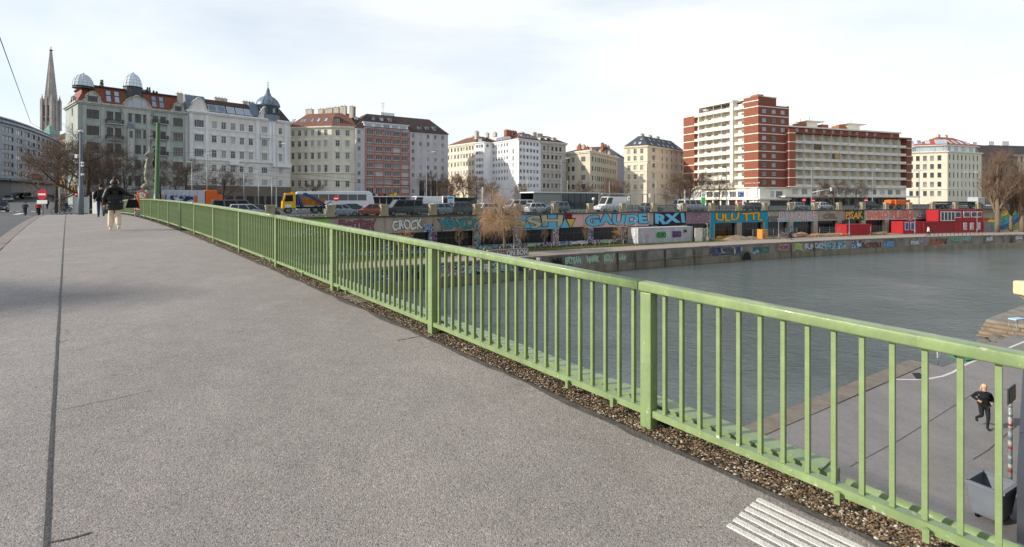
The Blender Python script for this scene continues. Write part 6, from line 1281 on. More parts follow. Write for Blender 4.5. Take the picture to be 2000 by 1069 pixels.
m = MB(); m.tube([(-2.6 + .25 * t, -1.26, .95 + .75 * (t / 7) ** 2) for t in range(8)], .07, 4); m.build('swoosh', M('paint_coachblue', S(70, 110, 190), .4), r); wheels(r, (-3.2, 3.8), 1.15, True)
# yellow skip truck
bx, by = px(594, 74); r = thing('skip_truck', 'yellow skip lorry with blue lifting arms and an ochre skip', 'truck', (bx, by, STREET), R(180 + 28)); yel = M('truck_yellow', S(226, 176, 36), .35, .04, 1); blu_ = M('truck_blue', S(46, 74, 128), .4, .06, 1); och = M('skip_ochre', S(176, 116, 46), .7, .2, 2, .3, streak=.2)
m = MB(); m.prism_y([(1.2, .75), (1.2, 2.85), (1.5, 2.95), (2.6, 2.9), (2.95, 1.75), (3.0, .6), (1.3, .6)], -1.15, 1.15); me = m.mesh('cab', yel); bev(me, .07, 2); cb = put('cab', me, r)
for s in (-1, 1): m = MB(); m.face([(1.55, s * 1.158, 1.75), (2.72, s * 1.158, 1.7), (2.5, s * 1.158, 2.6), (1.6, s * 1.158, 2.65)]); m.build('side_window', vglass, cb); m = MB(); m.box((2.2, s * 1.17, 1.1), (.8, .02, .45)); m.build('door_panel', white, cb)
m = MB(); m.face([(2.66, -1.0, 2.75), (2.99, -1.0, 1.8), (2.99, 1.0, 1.8), (2.66, 1.0, 2.75)]); m.build('windscreen', vglass, cb); m = MB(); m.box((1.6, 0, 3.02), (.3, 1.2, .14)); m.build('beacon_bar', M('beacon_orange', S(230, 120, 30), .3), cb)
m = MB(); m.box((-1.0, 0, .85), (4.6, 1.0, .3)); m.build('chassis', darksteel, r)
m = MB(); hull(m, [(-2.4, -.85, 1.1), (.4, -.85, 1.1), (.4, .85, 1.1), (-2.4, .85, 1.1)], [(-3.0, -1.0, 2.2), (1.0, -1.0, 2.2), (1.0, 1.0, 2.2), (-3.0, 1.0, 2.2)]); m.build('skip', och, r)
for s in (-1, 1): m = MB(); m.beam((-3.1, s * 1.12, 1.0), (.0, s * 1.12, 2.9), .14, .28); m.build('lifting_arm', blu_, r); m = MB(); m.beam((.9, s * 1.12, 2.4), (.3, s * 1.12, 1.0), .14, .3); m.build('support_arm', blu_, r)
m = MB(); m.box((.95, 0, 1.9), (.3, 2.3, 1.7)); m.build('arm_frame', blu_, r); wheels(r, (2.2, -1.4, -2.6), 1.0, True)
# waste collection truck
bx, by = px(357, 72); r = thing('refuse_truck', 'refuse lorry with a pale panelled body, poster and orange tailgate', 'truck', (bx, by, STREET), R(180 + 42)); orv = M('truck_orange', S(226, 106, 40), .4, .04, 1)
for k in range(6): m = MB(); x0 = 3.2 - k * .95; m.box((x0 - .47, 0, 2.15), (.93, 2.4, 2.3)); me = m.mesh('body_panel', M('truck_silver', S(196, 200, 208), .4, .04, 1)); bev(me, .03, 1); put('body_panel', me, r)
m = MB(); m.box((-3.3, 0, 2.05), (1.5, 2.45, 2.6)); me = m.mesh('tailgate', orv); bev(me, .08, 2); put('tailgate', me, r); m = MB(); m.box((-4.4, 0, 1.75), (.7, 2.3, 1.9)); me = m.mesh('hopper', orv); bev(me, .08, 2); put('hopper', me, r)
m = MB(); m.prism_y([(3.3, .6), (3.3, 2.9), (4.9, 2.9), (5.2, 1.8), (5.2, .6)], -1.2, 1.2); me = m.mesh('cab', orv); bev(me, .06, 2); cb = put('cab', me, r)
for s in (-1, 1): m = MB(); m.box((4.2, s * 1.21, 2.2), (1.2, .02, .8)); m.build('side_window', vglass, cb)
m = MB(); m.face([(4.94, -1.0, 2.75), (5.21, -1.0, 1.85), (5.21, 1.0, 1.85), (4.94, 1.0, 2.75)]); m.build('windscreen', vglass, cb); wheels(r, (4.0, -1.4, -2.6), 1.05, True)
for s in (-1, 1):
    m = MB(); m.box((.6, s * 1.215, 1.95), (3.4, .02, 1.25)); ps = m.build('poster', ramp_mat('poster_print', [(.3, S(40, 52, 84)), (.45, S(150, 160, 200)), (.55, S(220, 222, 226)), (.65, S(60, 70, 100)), (.75, S(196, 120, 110))], 2.2, detail=3, constant=True), r); m = MB(); m.box((2.75, s * 1.22, 1.95), (.7, .02, 1.25)); m.build('poster_panel', orv, r)
    for q in range(4): m = MB(); m.box((2.75, s * 1.232, 2.4 - q * .24), (.55, .006, .06)); m.build('poster_line', white, ps, True) if False else m.build('poster_line', white, r)
    m = MB(); m.box((-1.35, s * 1.215, 1.95), (.35, .02, 1.25)); m.build('poster_panel', orv, r)
m = MB(); m.box((0, 0, .8), (8.4, 1.0, .3)); m.build('chassis', darksteel, r)

# ------------------------------------------------------------------ lamps, posts, signs, shelters
galv = M('lamp_post_grey', S(140, 146, 150), .45, .08, 3, metal=.3); headm = M('lamp_head', S(206, 208, 206), .4)
def lamp(x, Y, ytop, label, arms=1, head=True, z0=STREET, r0=.11, side=1):
    bx, by = px(x, Y); H = pz(ytop, Y) - z0; r = thing('street_lamp', label, 'street lamp', (bx, by, z0), 0, 'tall street lamps')
    m = MB(); m.tube([(0, 0, 0), (0, 0, 1.2), (0, 0, 1.21), (0, 0, H)], [r0 * 1.4, r0 * 1.4, r0, r0 * .6], 8); m.build('mast', galv, r)
    for s in ((side,) if arms == 1 else (-1, 1)):
        m = MB(); m.tube([(0, 0, H - .15), (s * .5, 0, H + .12), (s * 1.0, 0, H + .18)], .05, 6); ar = m.build('arm', galv, r)
        if head: m = MB(); m.prism_y([(s * .9, H + .1), (s * 1.8, H + .16), (s * 1.75, H + .3), (s * .95, H + .28)] if s > 0 else [(s * .95, H + .28), (s * 1.75, H + .3), (s * 1.8, H + .16), (s * .9, H + .1)], -.14, .14); m.build('lamp_head', headm, ar)
for x, Y, yt, ar, sd, lab in ((540, 92, 283, 1, 1, 'tallest street lamp in front of the white house with the onion dome'), (833, 98, 299, 1, 1, 'street lamp before the right end of the dark roofed grey house'), (1096, 108, 311, 1, 1, 'street lamp at the middle of the glass pavilion'), (1264, 118, 320, 1, 1, 'street lamp at the corner of the warm cream house'), (1419, 125, 326, 1, 1, 'street lamp before the white balconies of the brick tower'),
                              (1585, 118, 330, 1, 1, 'street lamp carrying a traffic light boom before the balcony wing'), (1704, 128, 332, 2, 1, 'double armed street lamp before the balcony wing'), (1795, 135, 334, 2, 1, 'double armed street lamp before the cream house with glazed attic'), (1897, 140, 338, 2, 1, 'double armed street lamp at the right corner house')): lamp(x, Y, yt, lab, ar, True, side=sd)
for x, Y, yt, lab in ((375, 74, 315, 'leftmost thin mast behind the refuse lorry, T shaped top'), (404.5, 76, 302, 'thin T topped mast at the tailgate of the refuse lorry'), (476.5, 80, 320, 'thin T topped mast above the silver estate car'), (505, 72, 335, 'thin T topped mast between the first stone pillar and the dark slate hatchback'), (531, 68, 347, 'shortest thin T topped mast left of the yellow lorry')):
    bx, by = px(x, Y); H = pz(yt, Y) - STREET; r = thing('catenary_mast', lab, 'mast', (bx, by, STREET), 0, 'thin wire masts'); m = MB(); m.tube([(0, 0, 0), (0, 0, H)], [.08, .05], 6); m.build('pole', galv, r); m = MB(); m.tube([(-.75, 0, H - .1), (.75, 0, H - .1)], .035, 5); m.build('cross_arm', galv, r)
for q, (x, Y, yt, w_) in enumerate(((942.6, 90, 366, .28), (1000 + 30, 120, 345, .12), (1303 * .0 + 1108, 130, 353, .12), (1190, 125, 355, .1), (1281, 130, 352, .1))):
    bx, by = px(x, Y); H = pz(yt, Y) - STREET; o = MB(); o.tube([(0, 0, 0), (0, 0, H * .96), (0, 0, H)], [w_ / 2 * 1.1, w_ / 2, w_ / 3], 8); ob = o.build('post', M('post_pale', S(196, 196, 190), .6)); ob.location = (bx, by, STREET); tag(ob, ('thick pale concrete post left of the willow', 'thin pale mast behind the willow at the white house', 'thin mast between the ornate and the beige house', 'thin mast in front of the beige house', 'thin mast before the warm cream house')[q], 'post')
# boom with a small traffic light
bx, by = px(1585, 118); r = thing('signal_boom', 'slanted white traffic light boom at the balcony wing', 'traffic light', (bx, by, STREET)); z0 = pz(376, 118) - STREET; z1 = pz(369, 118) - STREET; m = MB(); m.tube([(.1, -.15, z0), (4.3, -.15, z1)], .07, 6); m.build('boom', white, r); m = MB(); m.box((4.4, -.15, z1 - .1), (.3, .3, .8)); m.build('signal_head', white, r)
# round no entry signs and other signs
sred = M('sign_red_field', S(190, 34, 40), .4); swht = M('sign_white_field', S(232, 232, 230), .4); sblu = M('sign_blue_field', S(40, 100, 180), .4)
def disc_sign(x, Y, y, r_, label, z0=STREET, plate=False, lean=0, sd_=0):
    bx, by = px(x, Y); zc = pz(y, Y) - z0; r = thing('no_entry_sign', label, 'road sign', (bx, by, z0)); m = MB(); m.tube([(0, 0, 0), (0, 0, zc + r_ * .5)], .035, 6); m.build('pole', galv, r)
    m = MB(); m.tube([(0, -.05, zc), (0, -.075, zc)], r_, 20); m.build('disc', sred, r); m = MB(); m.box((0, -.085, zc), (r_ * 1.45, .012, r_ * .34)); m.build('bar', swht, r)
    if plate: m = MB(); m.box((0, -.07, zc - r_ - .17), (r_ * 2, .02, .26)); m.build('plate', swht, r)
disc_sign(84, 36, 380, .36, 'red and white no entry sign on a grey pole at the walkway end', deck(47), True)
disc_sign(657, 66, 388, .38, 'no entry sign in front of the white coach'); disc_sign(1570, 112, 391, .45, 'no entry sign left of the traffic light boom'); disc_sign(1588, 108, 392, .4, 'no entry sign at the foot of the traffic light boom'); disc_sign(1691, 104, 391.5, .42, 'no entry sign near the orange digger')
bx, by = px(1446, 108); r = thing('parking_sign', 'blue parking sign with a white P before the brick tower', 'road sign', (bx, by, STREET)); zc = pz(381, 108) - STREET; m = MB(); m.tube([(0, 0, 0), (0, 0, zc + .3)], .04, 6); m.build('pole', galv, r); m = MB(); m.box((0, -.06, zc), (1.05, .04, .9)); m.build('panel', sblu, r); me = text_mesh('P', .8, 0, .005); me.transform(Matrix.Translation((-.42, -.09, zc - .28)) @ Matrix.Rotation(R(90), 4, 'X')); me.materials.clear(); me.materials.append(swht); put('letter', me, r); me = text_mesh('e', .4, 0, .005); me.transform(Matrix.Translation((.15, -.09, zc - .3)) @ Matrix.Rotation(R(90), 4, 'X')); me.materials.clear(); me.materials.append(swht); put('letter', me, r)
for q, (x, Y, y0, y1_, w_, lab) in enumerate(((1373.5, 105, 376, 398, .9, 'tall white totem sign with a green foot'), (1454, 100, 391, 402, .8, 'small white information board right of the parking sign'), (1228, 108, 384, 392, .6, 'small white timetable panel under the stop canopy'), (1269, 104, 378, 386, .35, 'small white panel on the lamp at the stop canopy'))):
    bx, by = px(x, Y); r = thing('info_board', lab, 'sign board', (bx, by, STREET)); zt_, zb2 = pz(y0, Y) - STREET, pz(y1_, Y) - STREET; m = MB(); m.box((0, 0, (zt_ + zb2) / 2), (w_, .12, zt_ - zb2)); me = m.mesh('panel', white); bev(me, .03, 1); put('panel', me, r); m = MB(); m.box((0, 0, zb2 / 2), (.12, .1, zb2)); m.build('foot', galv, r)
    if q == 0: m = MB(); m.box((0, -.07, zb2 + .65), (w_ * .95, .02, 1.2)); m.build('green_field', M('sign_green', S(60, 180, 80), .4), r); m = MB(); m.tube([(.22 * math.cos(t / 6 * math.pi), -.08, zt_ - .5 + .22 * math.sin(t / 6 * math.pi)) for t in range(13)], .04, 4); m.build('ring_mark', darksteel, r)
    if q in (1, 2): m = MB(); m.box((0, -.07, (zt_ + zb2) / 2), (w_ * .4, .02, (zt_ - zb2) * .4)); m.build('printed_mark', darksteel, r)
bx, by = px(1159, 92); r = thing('globe_lamp', 'white globe lamp on a thin post before the glass pavilion', 'lamp', (bx, by, STREET)); zc = pz(389, 92) - STREET; m = MB(); m.tube([(0, 0, 0), (0, 0, zc - .25)], .04, 6); m.build('post', galv, r); m = MB(); m.lathe([(.05, -.28), (.2, -.2), (.28, 0), (.2, .2), (.05, .28)], (0, 0, zc), 12); m.build('globe', headm, r)
# glass pavilion
p0, p1 = px(1043, 103), px(1168, 112); f = Fr(p0, p1); r = thing('glass_pavilion', 'flat roofed station pavilion, left half slatted, right half dark glass', 'pavilion', (*p0, STREET)); zt_ = f.z(377, 1060); am = f.a(1099); gp = M('pavilion_glass', S(44, 60, 62), .1, .15, .4, spec=.5); lam = M('pavilion_slat', S(176, 180, 172), .5)
m = MB(); f.box(m, -.2, f.L + .2, -5, .3, zt_ - .02, zt_ + .22); m.build('roof', M('pavilion_roof', S(206, 212, 214), .4), r, True)
n = 6
for k in range(n): m = MB(); f.box(m, am + (f.L - am) * k / n + .05, am + (f.L - am) * (k + 1) / n - .05, -.1, -.05, STREET, zt_ - .05); m.build('glass_panel', gp, r, True)
for k in range(n + 1): m = MB(); a = am + (f.L - am) * k / n; f.box(m, a - .045, a + .045, -.15, 0, STREET, zt_ - .03); m.build('mullion', darksteel, r, True)
for k in range(22): m = MB(); z = STREET + .4 + k * (zt_ - STREET - .5) / 22; f.box(m, .0, am - .1, -.06, 0, z, z + .07); m.build('slat', lam, r, True)
m = MB(); f.box(m, .05, am - .1, -.3, -.25, STREET, zt_ - .05); m.build('glass_panel', M('pavilion_glass_green', S(92, 112, 100), .2, .2, .4), r, True); m = MB(); f.box(m, .0, f.L, -5, -4.9, STREET, zt_ - .05); m.build('rear_wall', darksteel, r, True)
# stop canopy and kiosk, hedge, second glass box
p0, p1 = px(1174, 112), px(1318, 122); f = Fr(p0, p1); r = thing('stop_canopy', 'thin flat canopy of a tram stop on slim posts', 'canopy', (*p0, STREET)); zt_ = f.z(380, 1240); m = MB(); f.box(m, 0, f.L, -2.5, .4, zt_, zt_ + .16); m.build('roof', M('pavilion_roof', S(206, 212, 214), .4), r, True)
for k in range(6): m = MB(); a = f.L * (k + .5) / 6; f.box(m, a - .05, a + .05, -1, -.9, STREET, zt_); m.build('post', galv, r, True)
bx, by = px(873, 92); r = thing('ticket_kiosk', 'small white ticket kiosk with a blue sign panel', 'kiosk', (bx, by, STREET), R(28)); m = MB(); m.box((0, 0, 1.3), (2.2, 1.6, 2.6)); me = m.mesh('cabin', white); bev(me, .05, 1); put('cabin', me, r); m = MB(); m.box((.35, -.82, 2.3), (.95, .03, .45)); m.build('blue_sign', M('kiosk_blue', S(70, 160, 220), .4), r); m = MB(); m.box((-.6, -.82, 1.4), (.8, .03, 1.6)); m.build('window', vglass, r); m = MB(); m.box((.45, -.82, 1.0), (.7, .03, 1.8)); m.build('door', M('kiosk_door', S(190, 194, 196), .4), r)
for q in (-.85, -.45): m = MB(); m.box((q, -.825, 2.38), (.26, .02, .3)); m.build('printed_mark', darksteel, r)
p0, p1 = px(887, 112), px(930, 117); f = Fr(p0, p1); r = thing('glass_stair_housing', 'low green glass housing of an underground entrance left of the willow', 'housing', (*p0, STREET)); zt_ = f.z(386, 900)
for k in range(4): m = MB(); f.box(m, f.L * k / 4 + .03, f.L * (k + 1) / 4 - .03, -.1, 0, STREET, zt_); m.build('glass_panel', gp, r, True)
# orange digger and long pipes at the right
p, an = on_bank(1755, -5); r = thing('orange_machine', 'orange construction machine behind the balustrade at the right', 'machine', p, an); m = MB(); m.box((0, 0, 1.3), (4.0, 1.8, 1.3)); me = m.mesh('body', orv); bev(me, .1, 2); put('body', me, r); m = MB(); m.box((-2.5, 0, 1.5), (1.2, 1.5, .8)); me = m.mesh('boom', orv); bev(me, .06, 1); put('boom', me, r); m = MB(); m.box((1.0, -.91, 1.4), (.5, .03, .5)); m.build('window', vglass, r); wheels(r, (-1.2, 1.2), .9, True)
p, an = on_bank(1860, -6); r = thing('flatbed_trailer', 'dark flatbed trailer loaded with pipes beside the red cabins', 'trailer', p, an); m = MB(); m.box((0, 0, .95), (11, 2.2, .2)); m.build('bed', darksteel, r)
for k in range(4): m = MB(); m.tube([(-6 + k * .6, -.75 + .5 * k, 1.35), (5.5, -.75 + .5 * k, 1.35)], .24, 10); m.build('pipe', M('pipe_dark', S(54, 56, 60), .6), r)
m = MB(); m.box((6.6, 0, 1.5), (2.0, 2.2, 2.0)); me = m.mesh('cab', M('truck_grey', S(170, 178, 184), .4)); bev(me, .08, 2); put('cab', me, r); wheels(r, (-4, -2.8, 6.4), 1.0, True)

# ------------------------------------------------------------------ things on the lower quay
def quay_pt(x, off): a = bank_at(x, off); p = bank(a, off); return (p[0], p[1], QUAY), bankang(a), a
def container(x0, x1, off, h, d, col, name, label, cat='container', z0=0.0, dark_end=False, nrib=26):
    a0, a1 = bank_at(x0, off), bank_at(x1, off); p = bank(a0, off); q = bank(a1, off); ang = math.atan2(q[1] - p[1], q[0] - p[0]); L_ = math.dist(p, q); r = thing(name, label, cat, (p[0], p[1], QUAY + z0 + .02), ang)
    def corr(n, l):      # corrugated outline
        out = []
        for k in range(n): x = l * k / n; w = l / n; out += [(x, 0), (x + w * .35, 0), (x + w * .5, .05), (x + w * .85, .05)]
        return out + [(l, 0)]
    m = MB(); o = corr(nrib, L_)
    for (xa, ya), (xb, yb) in zip(o, o[1:]): m.face([(xa, ya, .12), (xb, yb, .12), (xb, yb, h - .1), (xa, ya, h - .1)])
    w = m.build('side_wall', col, r); m = MB(); m.face([(0, .0, .1), (0, d, .1), (0, d, h - .1), (0, 0, h - .1)]); m.face([(L_, 0, .1), (L_, d, .1), (L_, d, h - .1), (L_, 0, h - .1)]); m.face([(0, d, .1), (L_, d, .1), (L_, d, h - .1), (0, d, h - .1)]); m.build('end_wall', col, r)
    m = MB(); m.box((L_ / 2, d / 2, h - .05), (L_ + .04, d + .04, .12)); m.build('roof', col, r); m = MB(); m.box((L_ / 2, d / 2, .06), (L_ + .04, d + .04, .12)); m.build('floor_frame', col, r)
    for cx in (0, L_):
        for cy in (0, d): m = MB(); m.box((cx, cy, h / 2), (.14, .14, h)); m.build('corner_post', col, r)
    return r, L_
cw = M('container_white', S(188, 190, 192), .6, .1, .8, streak=.12); cred = M('container_red', S(164, 38, 46), .5, .08, .8, streak=.08)
r, L_ = container(1247, 1352, 3.0, 2.35, 2.2, cw, 'container', 'long white corrugated container with a green and a purple graffiti tag')
def tagtext(r, body, x, z, h, w, fill, line, y=-.05):
    for of, mt, o in ((.09, line, 0), (.03, fill, .012)):
        me = text_mesh(body, 1.0, of, .003); xs = [v.co.x for v in me.vertices]; ys = [v.co.y for v in me.vertices]
        for v in me.vertices: v.co = (x + (v.co.x - min(xs)) / (max(xs) - min(xs)) * w, y - o - v.co.z * .3, z + (v.co.y - min(ys)) / (max(ys) - min(ys)) * h)
        me.materials.clear(); me.materials.append(mt); put('graffiti', me, r)
GRN = pm_('green', (48, 170, 84)); tagtext(r, 'GUGO', L_ * .33, .75, .95, L_ * .17, GRN, BK); tagtext(r, 'RUNO', L_ * .62, .75, 1.0, L_ * .17, VIO, pm_('darkviolet', (50, 26, 60))); tagtext(r, 'Jwk', L_ * .83, 1.35, .6, L_ * .07, BK, GRY); tagtext(r, 'roy', L_ * .12, 1.0, .7, L_ * .1, PIK, SIL)
m = MB(); m.box((-.012, 1.1, 1.15), (.012, 1.9, 1.5)); m.build('sprayed_end', ramp_mat('scribble_bw', [(.4, S(200, 202, 204)), (.5, S(70, 72, 76)), (.56, S(206, 208, 208))], 3, detail=4, distort=2, constant=True), r)
r, _ = container(1654, 1702, 3.2, 2.0, 2.1, cred, 'container', 'bright red open fronted container at the middle of the building site', nrib=14); m = MB(); m.box((_ + .02, 1.0, 1.35), (.03, 1.5, .75)); m.build('opening', black, r)
r, _ = container(1764, 1802, 3.2, 2.35, 2.2, cred, 'site_cabin', 'red site cabin with two blue and white windows', 'cabin', nrib=10)
for k in (.18, .46): m = MB(); m.box((_ * k, -.03, 1.45), (1.0, .05, 1.5)); w = m.build('window', white, r); m = MB(); m.box((_ * k, -.06, 1.45), (.75, .03, 1.3)); m.build('blind', M('blind_blue', S(56, 78, 150), .5), w)
r, _ = container(1803, 1866, 3.3, 2.2, 2.2, M('container_darkred', S(138, 36, 44), .5, .08, .8), 'site_cabin', 'long plain dark red site cabin below the white framed glazing', 'cabin', nrib=18)
r, _ = container(1868, 1919, 3.2, 2.2, 2.2, cred, 'site_cabin', 'lower red site cabin with white slatted window grilles', 'cabin', nrib=14)
for k in (.32, .57, .83):
    m = MB(); m.box((_ * k, -.03, 1.25), (.95, .05, 1.4)); w = m.build('window', vglass, r)
    for q in range(5): m = MB(); m.box((_ * k - .4 + .2 * q, -.07, 1.25), (.05, .03, 1.4)); m.build('grille_bar', white, w)
r, _ = container(1832, 1919, 3.2, 2.25, 2.2, cred, 'site_cabin', 'upper red site cabin with a wide white framed window front', 'cabin', 2.27, nrib=22)
for x0, x1, z0, z1 in ((.05, .36, .1, 1.95), (.37, .5, .7, 1.9), (.56, .7, .75, 1.9), (.73, .85, .75, 1.9), (.87, .98, .75, 1.9)):
    m = MB(); m.box((_ * (x0 + x1) / 2, -.03, (z0 + z1) / 2), (_ * (x1 - x0), .06, z1 - z0)); w = m.build('window', white, r)
    n = 4 if x1 - x0 > .2 else 1
    for q in range(n): ww = _ * (x1 - x0) / n; m = MB(); m.box((_ * x0 + ww * (q + .5), -.065, (z0 + z1) / 2), (ww - .22, .02, z1 - z0 - .24)); m.build('pane', vglass, w)
r, _ = container(1922, 1936, 2.4, 2.0, 2.0, M('container_grey', S(150, 152, 156), .6), 'store_box', 'grey store box beside the right end of the red cabins', 'container', nrib=5)
p, an, a = quay_pt(1489, 3.4); r = thing('site_booth', 'orange yellow upright site booth', 'booth', p, an); m = MB(); m.box((0, 0, .8), (1.15, 1.1, 1.6)); me = m.mesh('cabin', M('booth_orange', S(214, 140, 40), .5, .1, 1)); bev(me, .04, 1); put('cabin', me, r); m = MB(); m.box((-.2, -.56, .55), (.35, .02, .4)); m.build('sprayed_tag', VIO, r)
p, an, a = quay_pt(1364, 3.6); r = thing('painted_panel', 'white mural panel with an orange figure beside the white container', 'panel', p, an); m = MB(); m.box((0, 0, 1.1), (1.5, .08, 2.1)); m.build('board', ramp_mat('mural_white', [(.3, S(226, 220, 206)), (.58, S(232, 226, 214)), (.62, S(220, 150, 70)), (.7, S(130, 60, 50))], 1.4, detail=3, constant=True), r); m = MB(); m.box((1.6, .05, 1.1), (1.5, .08, 2.0)); m.build('board', GM[4], r)
# bicycle stands on the grass
m = MB(); m.tube([(-.45, 0, 0), (-.36, 0, .75), (-.2, 0, .86), (.2, 0, .86), (.36, 0, .75), (.45, 0, 0)], .035, 6); stand_me = m.mesh('bicycle_stand', galv)
for q, x in enumerate((952, 982, 1020, 1050, 1081, 1111, 1140, 1167, 1194, 1222, 1262)):
    p, an, a = quay_pt(x, 4.3); o = put('bicycle_stand', stand_me, None, False, p, an); tag(o, 'bent steel tube stand on the grass, %s of the row counted from the left' % ('first second third fourth fifth sixth seventh eighth ninth tenth eleventh'.split()[q]), 'bicycle stand', 'steel stands on the quay grass')
# thin quay lamp posts and bollards
for q, (x, off, yt, lab) in enumerate(((1004.5, 5.0, 436, 'left thin quay pole beside the willow trunk'), (1242, 5.4, 432, 'thin quay pole in front of the white container'), (1382, 5.4, 438, 'thin quay pole right of the white container'), (1520, 5.4, 428, 'thin quay pole at the orange booth'), (1658, 5.4, 427, 'thin quay pole in front of the red container'), (1787, 5.4, 427, 'thin quay pole before the cabin with blue windows'), (1909, 5.4, 425, 'thin quay pole before the right red cabin'))):
    p, an, a = quay_pt(x, off); Y = p[1]; H = pz(yt, Y) - QUAY; r = thing('quay_lamp', lab, 'lamp', p, an, 'quay lamp posts'); m = MB(); m.tube([(0, 0, 0), (0, 0, .9), (0, 0, .91), (0, 0, H)], [.075, .075, .05, .045], 8); m.build('pole', galv, r); m = MB(); m.box((.0, 0, H + .03), (.5, .16, .07)); m.build('lamp_head', headm, r)
# building site fence, timber, rubble
for q, (x0, x1) in enumerate(((1471, 1512), (1512, 1556), (1600, 1640), (1700, 1725))):
    a0, a1 = bank_at(x0, 4.2), bank_at(x1, 4.2); p, e = bank(a0, 4.2), bank(a1, 4.2); L_ = math.dist(p, e); r = thing('site_fence', ('mesh site fence around the orange booth', 'mesh site fence right of the orange booth', 'mesh site fence by the stacked timber', 'grey barrier fence right of the bright red container')[q], 'fence', (*p, QUAY), math.atan2(e[1] - p[1], e[0] - p[0]), 'site fences')
    n = max(1, round(L_ / 2.2))
    for k in range(n + 1): m = MB(); m.tube([(L_ * k / n, 0, 0), (L_ * k / n, 0, 1.7)], .035, 6); m.build('post', galv, r); m = MB(); m.box((L_ * k / n, 0, .07), (.5, .24, .14)); m.build('foot_block', conc, r)
    for k in range(n):
        m = MB(); xa, xb = L_ * k / n + .05, L_ * (k + 1) / n - .05
        for i in range(12): x = xa + (xb - xa) * i / 11; m.tube([(x, 0, .25), (x, 0, 1.65)], .008, 3, cap=False)
        for i in range(5): m.tube([(xa, 0, .25 + .35 * i), (xb, 0, .25 + .35 * i)], .012, 3, cap=False)
        m.build('mesh_panel', galv, r)
timb = M('timber_pale', S(196, 172, 126), .85, .15, 2); timd = M('timber_grey', S(120, 104, 86), .9, .2, 2); rg = random.Random(9)
for q, (x0, x1, n, lab) in enumerate(((1525, 1565, 16, 'heap of grey boards and rubble on the building site'), (1592, 1650, 20, 'low stacks of pale timber left of the bright red container'), (1705, 1735, 10, 'small stack of boards right of the bright red container'))):
    p, an, a = quay_pt((x0 + x1) / 2, 2.9); W_ = (bank_at(x1, 2.9) - bank_at(x0, 2.9)); r = thing('board_pile', lab, 'timber', p, an, 'building site timber')
    for k in range(n): m = MB(); l = rg.uniform(1.4, 2.8); t = rg.uniform(-.3, .3) + (1.2 if q == 0 and rg.random() < .4 else 0); c = (rg.uniform(-W_ / 2, W_ / 2), rg.uniform(-.8, .8), .1 + rg.random() * (.75 if q == 0 else .4)); m.beam((c[0] - math.cos(t) * l / 2, c[1] - math.sin(t) * l / 2, c[2]), (c[0] + math.cos(t) * l / 2, c[1] + math.sin(t) * l / 2, c[2] + rg.uniform(-.08, .3) * (q == 0)), .22, .07); m.build('board', timd if q == 0 else timb, r)
def heap(x, off, rad, h, mat, label):
    p, an, a = quay_pt(x, off); m = MB(); n, k = 20, 7
    for i in range(k + 1):
        u = i / k
        for j in range(n): t = 2 * math.pi * j / n; rr = rad * (1 - u) * (1 + .25 * noise.noise(Vector((math.cos(t) * 2, math.sin(t) * 2, x + u * 2)))); m.v.append((rr * math.cos(t), rr * .6 * math.sin(t), h * (1 - (1 - u) ** 1.6) + .06 * noise.noise(Vector((t * 3, u * 5, x))) * (u > 0) - .02))
    for i in range(k):
        for j in range(n): m.f.append((i * n + j, i * n + (j + 1) % n, (i + 1) * n + (j + 1) % n, (i + 1) * n + j)); m.mi.append(0); m.sm.append(True)
    o = m.build('sand_heap', mat); o.location = p; o.rotation_euler = (0, 0, an); tag(o, label, 'sand heap')
heap(1440, 2.6, 2.6, .75, dirt, 'low heap of pale sand left of the orange booth'); heap(1466, 2.8, 1.6, .5, dirt, 'smaller heap of sand right beside the orange booth'); heap(1565, 2.6, 2.4, .9, M('rubble', S(150, 116, 96), 1, .3, 2, .8), 'reddish heap of rubble on the building site'); heap(1590, 2.7, 1.5, .6, M('rubble', S(150, 116, 96), 1, .3, 2, .8), 'smaller rubble heap left of the pale timber')
# graffiti bench block, stairs and rail at the quay bend
p, an, a = quay_pt(992, 8.2); r = thing('painted_wall', 'low block wall painted white, red and black at the quay steps', 'wall', p, an); m = MB(); m.box((0, 0, .42), (5.4, .5, .85)); me = m.mesh('block', conc); put('block', me, r); tagtext(r, 'BOYS', -2.5, .1, .6, 1.9, CRIM, WH, -.256); tagtext(r, 'ON BOH', -.3, .1, .62, 2.8, WH, BK, -.256)
for k in range(6): p, an, a = quay_pt(1036, QO - .1); 
r = thing('quay_steps', 'stone steps leading down the river wall near the painted block', 'steps', (*bank(bank_at(1036, QO), QO), WATER))
for k in range(9): a = bank_at(1050, QO) - k * .32; m = MB(); m.prism([bank(a, QO + .13), bank(a - .32, QO + .13), bank(a - .32, QO + 1.0), bank(a, QO + 1.0)][::-1], WATER - .3, QUAY - .1 - k * .25); m.build('step', conc, r, True)
# quayside railing at the right on the wall top
r = thing('quay_railing', 'thin dark railing on the quay edge in front of the red cabins', 'railing', (*bank(bank_at(1810, 9.2), 9.2), QUAY)); a0, a1 = bank_at(1808, 9.2), bank_at(1918, 9.2); n = 14
for k in range(n + 1): a = a0 + (a1 - a0) * k / n; m = MB(); c = bank(a, 9.2); m.tube([(c[0], c[1], QUAY), (c[0], c[1], QUAY + .75)], .03, 5); m.build('post', darksteel, r, True)
m = MB(); m.tube([(*bank(a0 + (a1 - a0) * k / n, 9.2), QUAY + .75) for k in range(n + 1)], .035, 5); m.build('rail', darksteel, r, True)
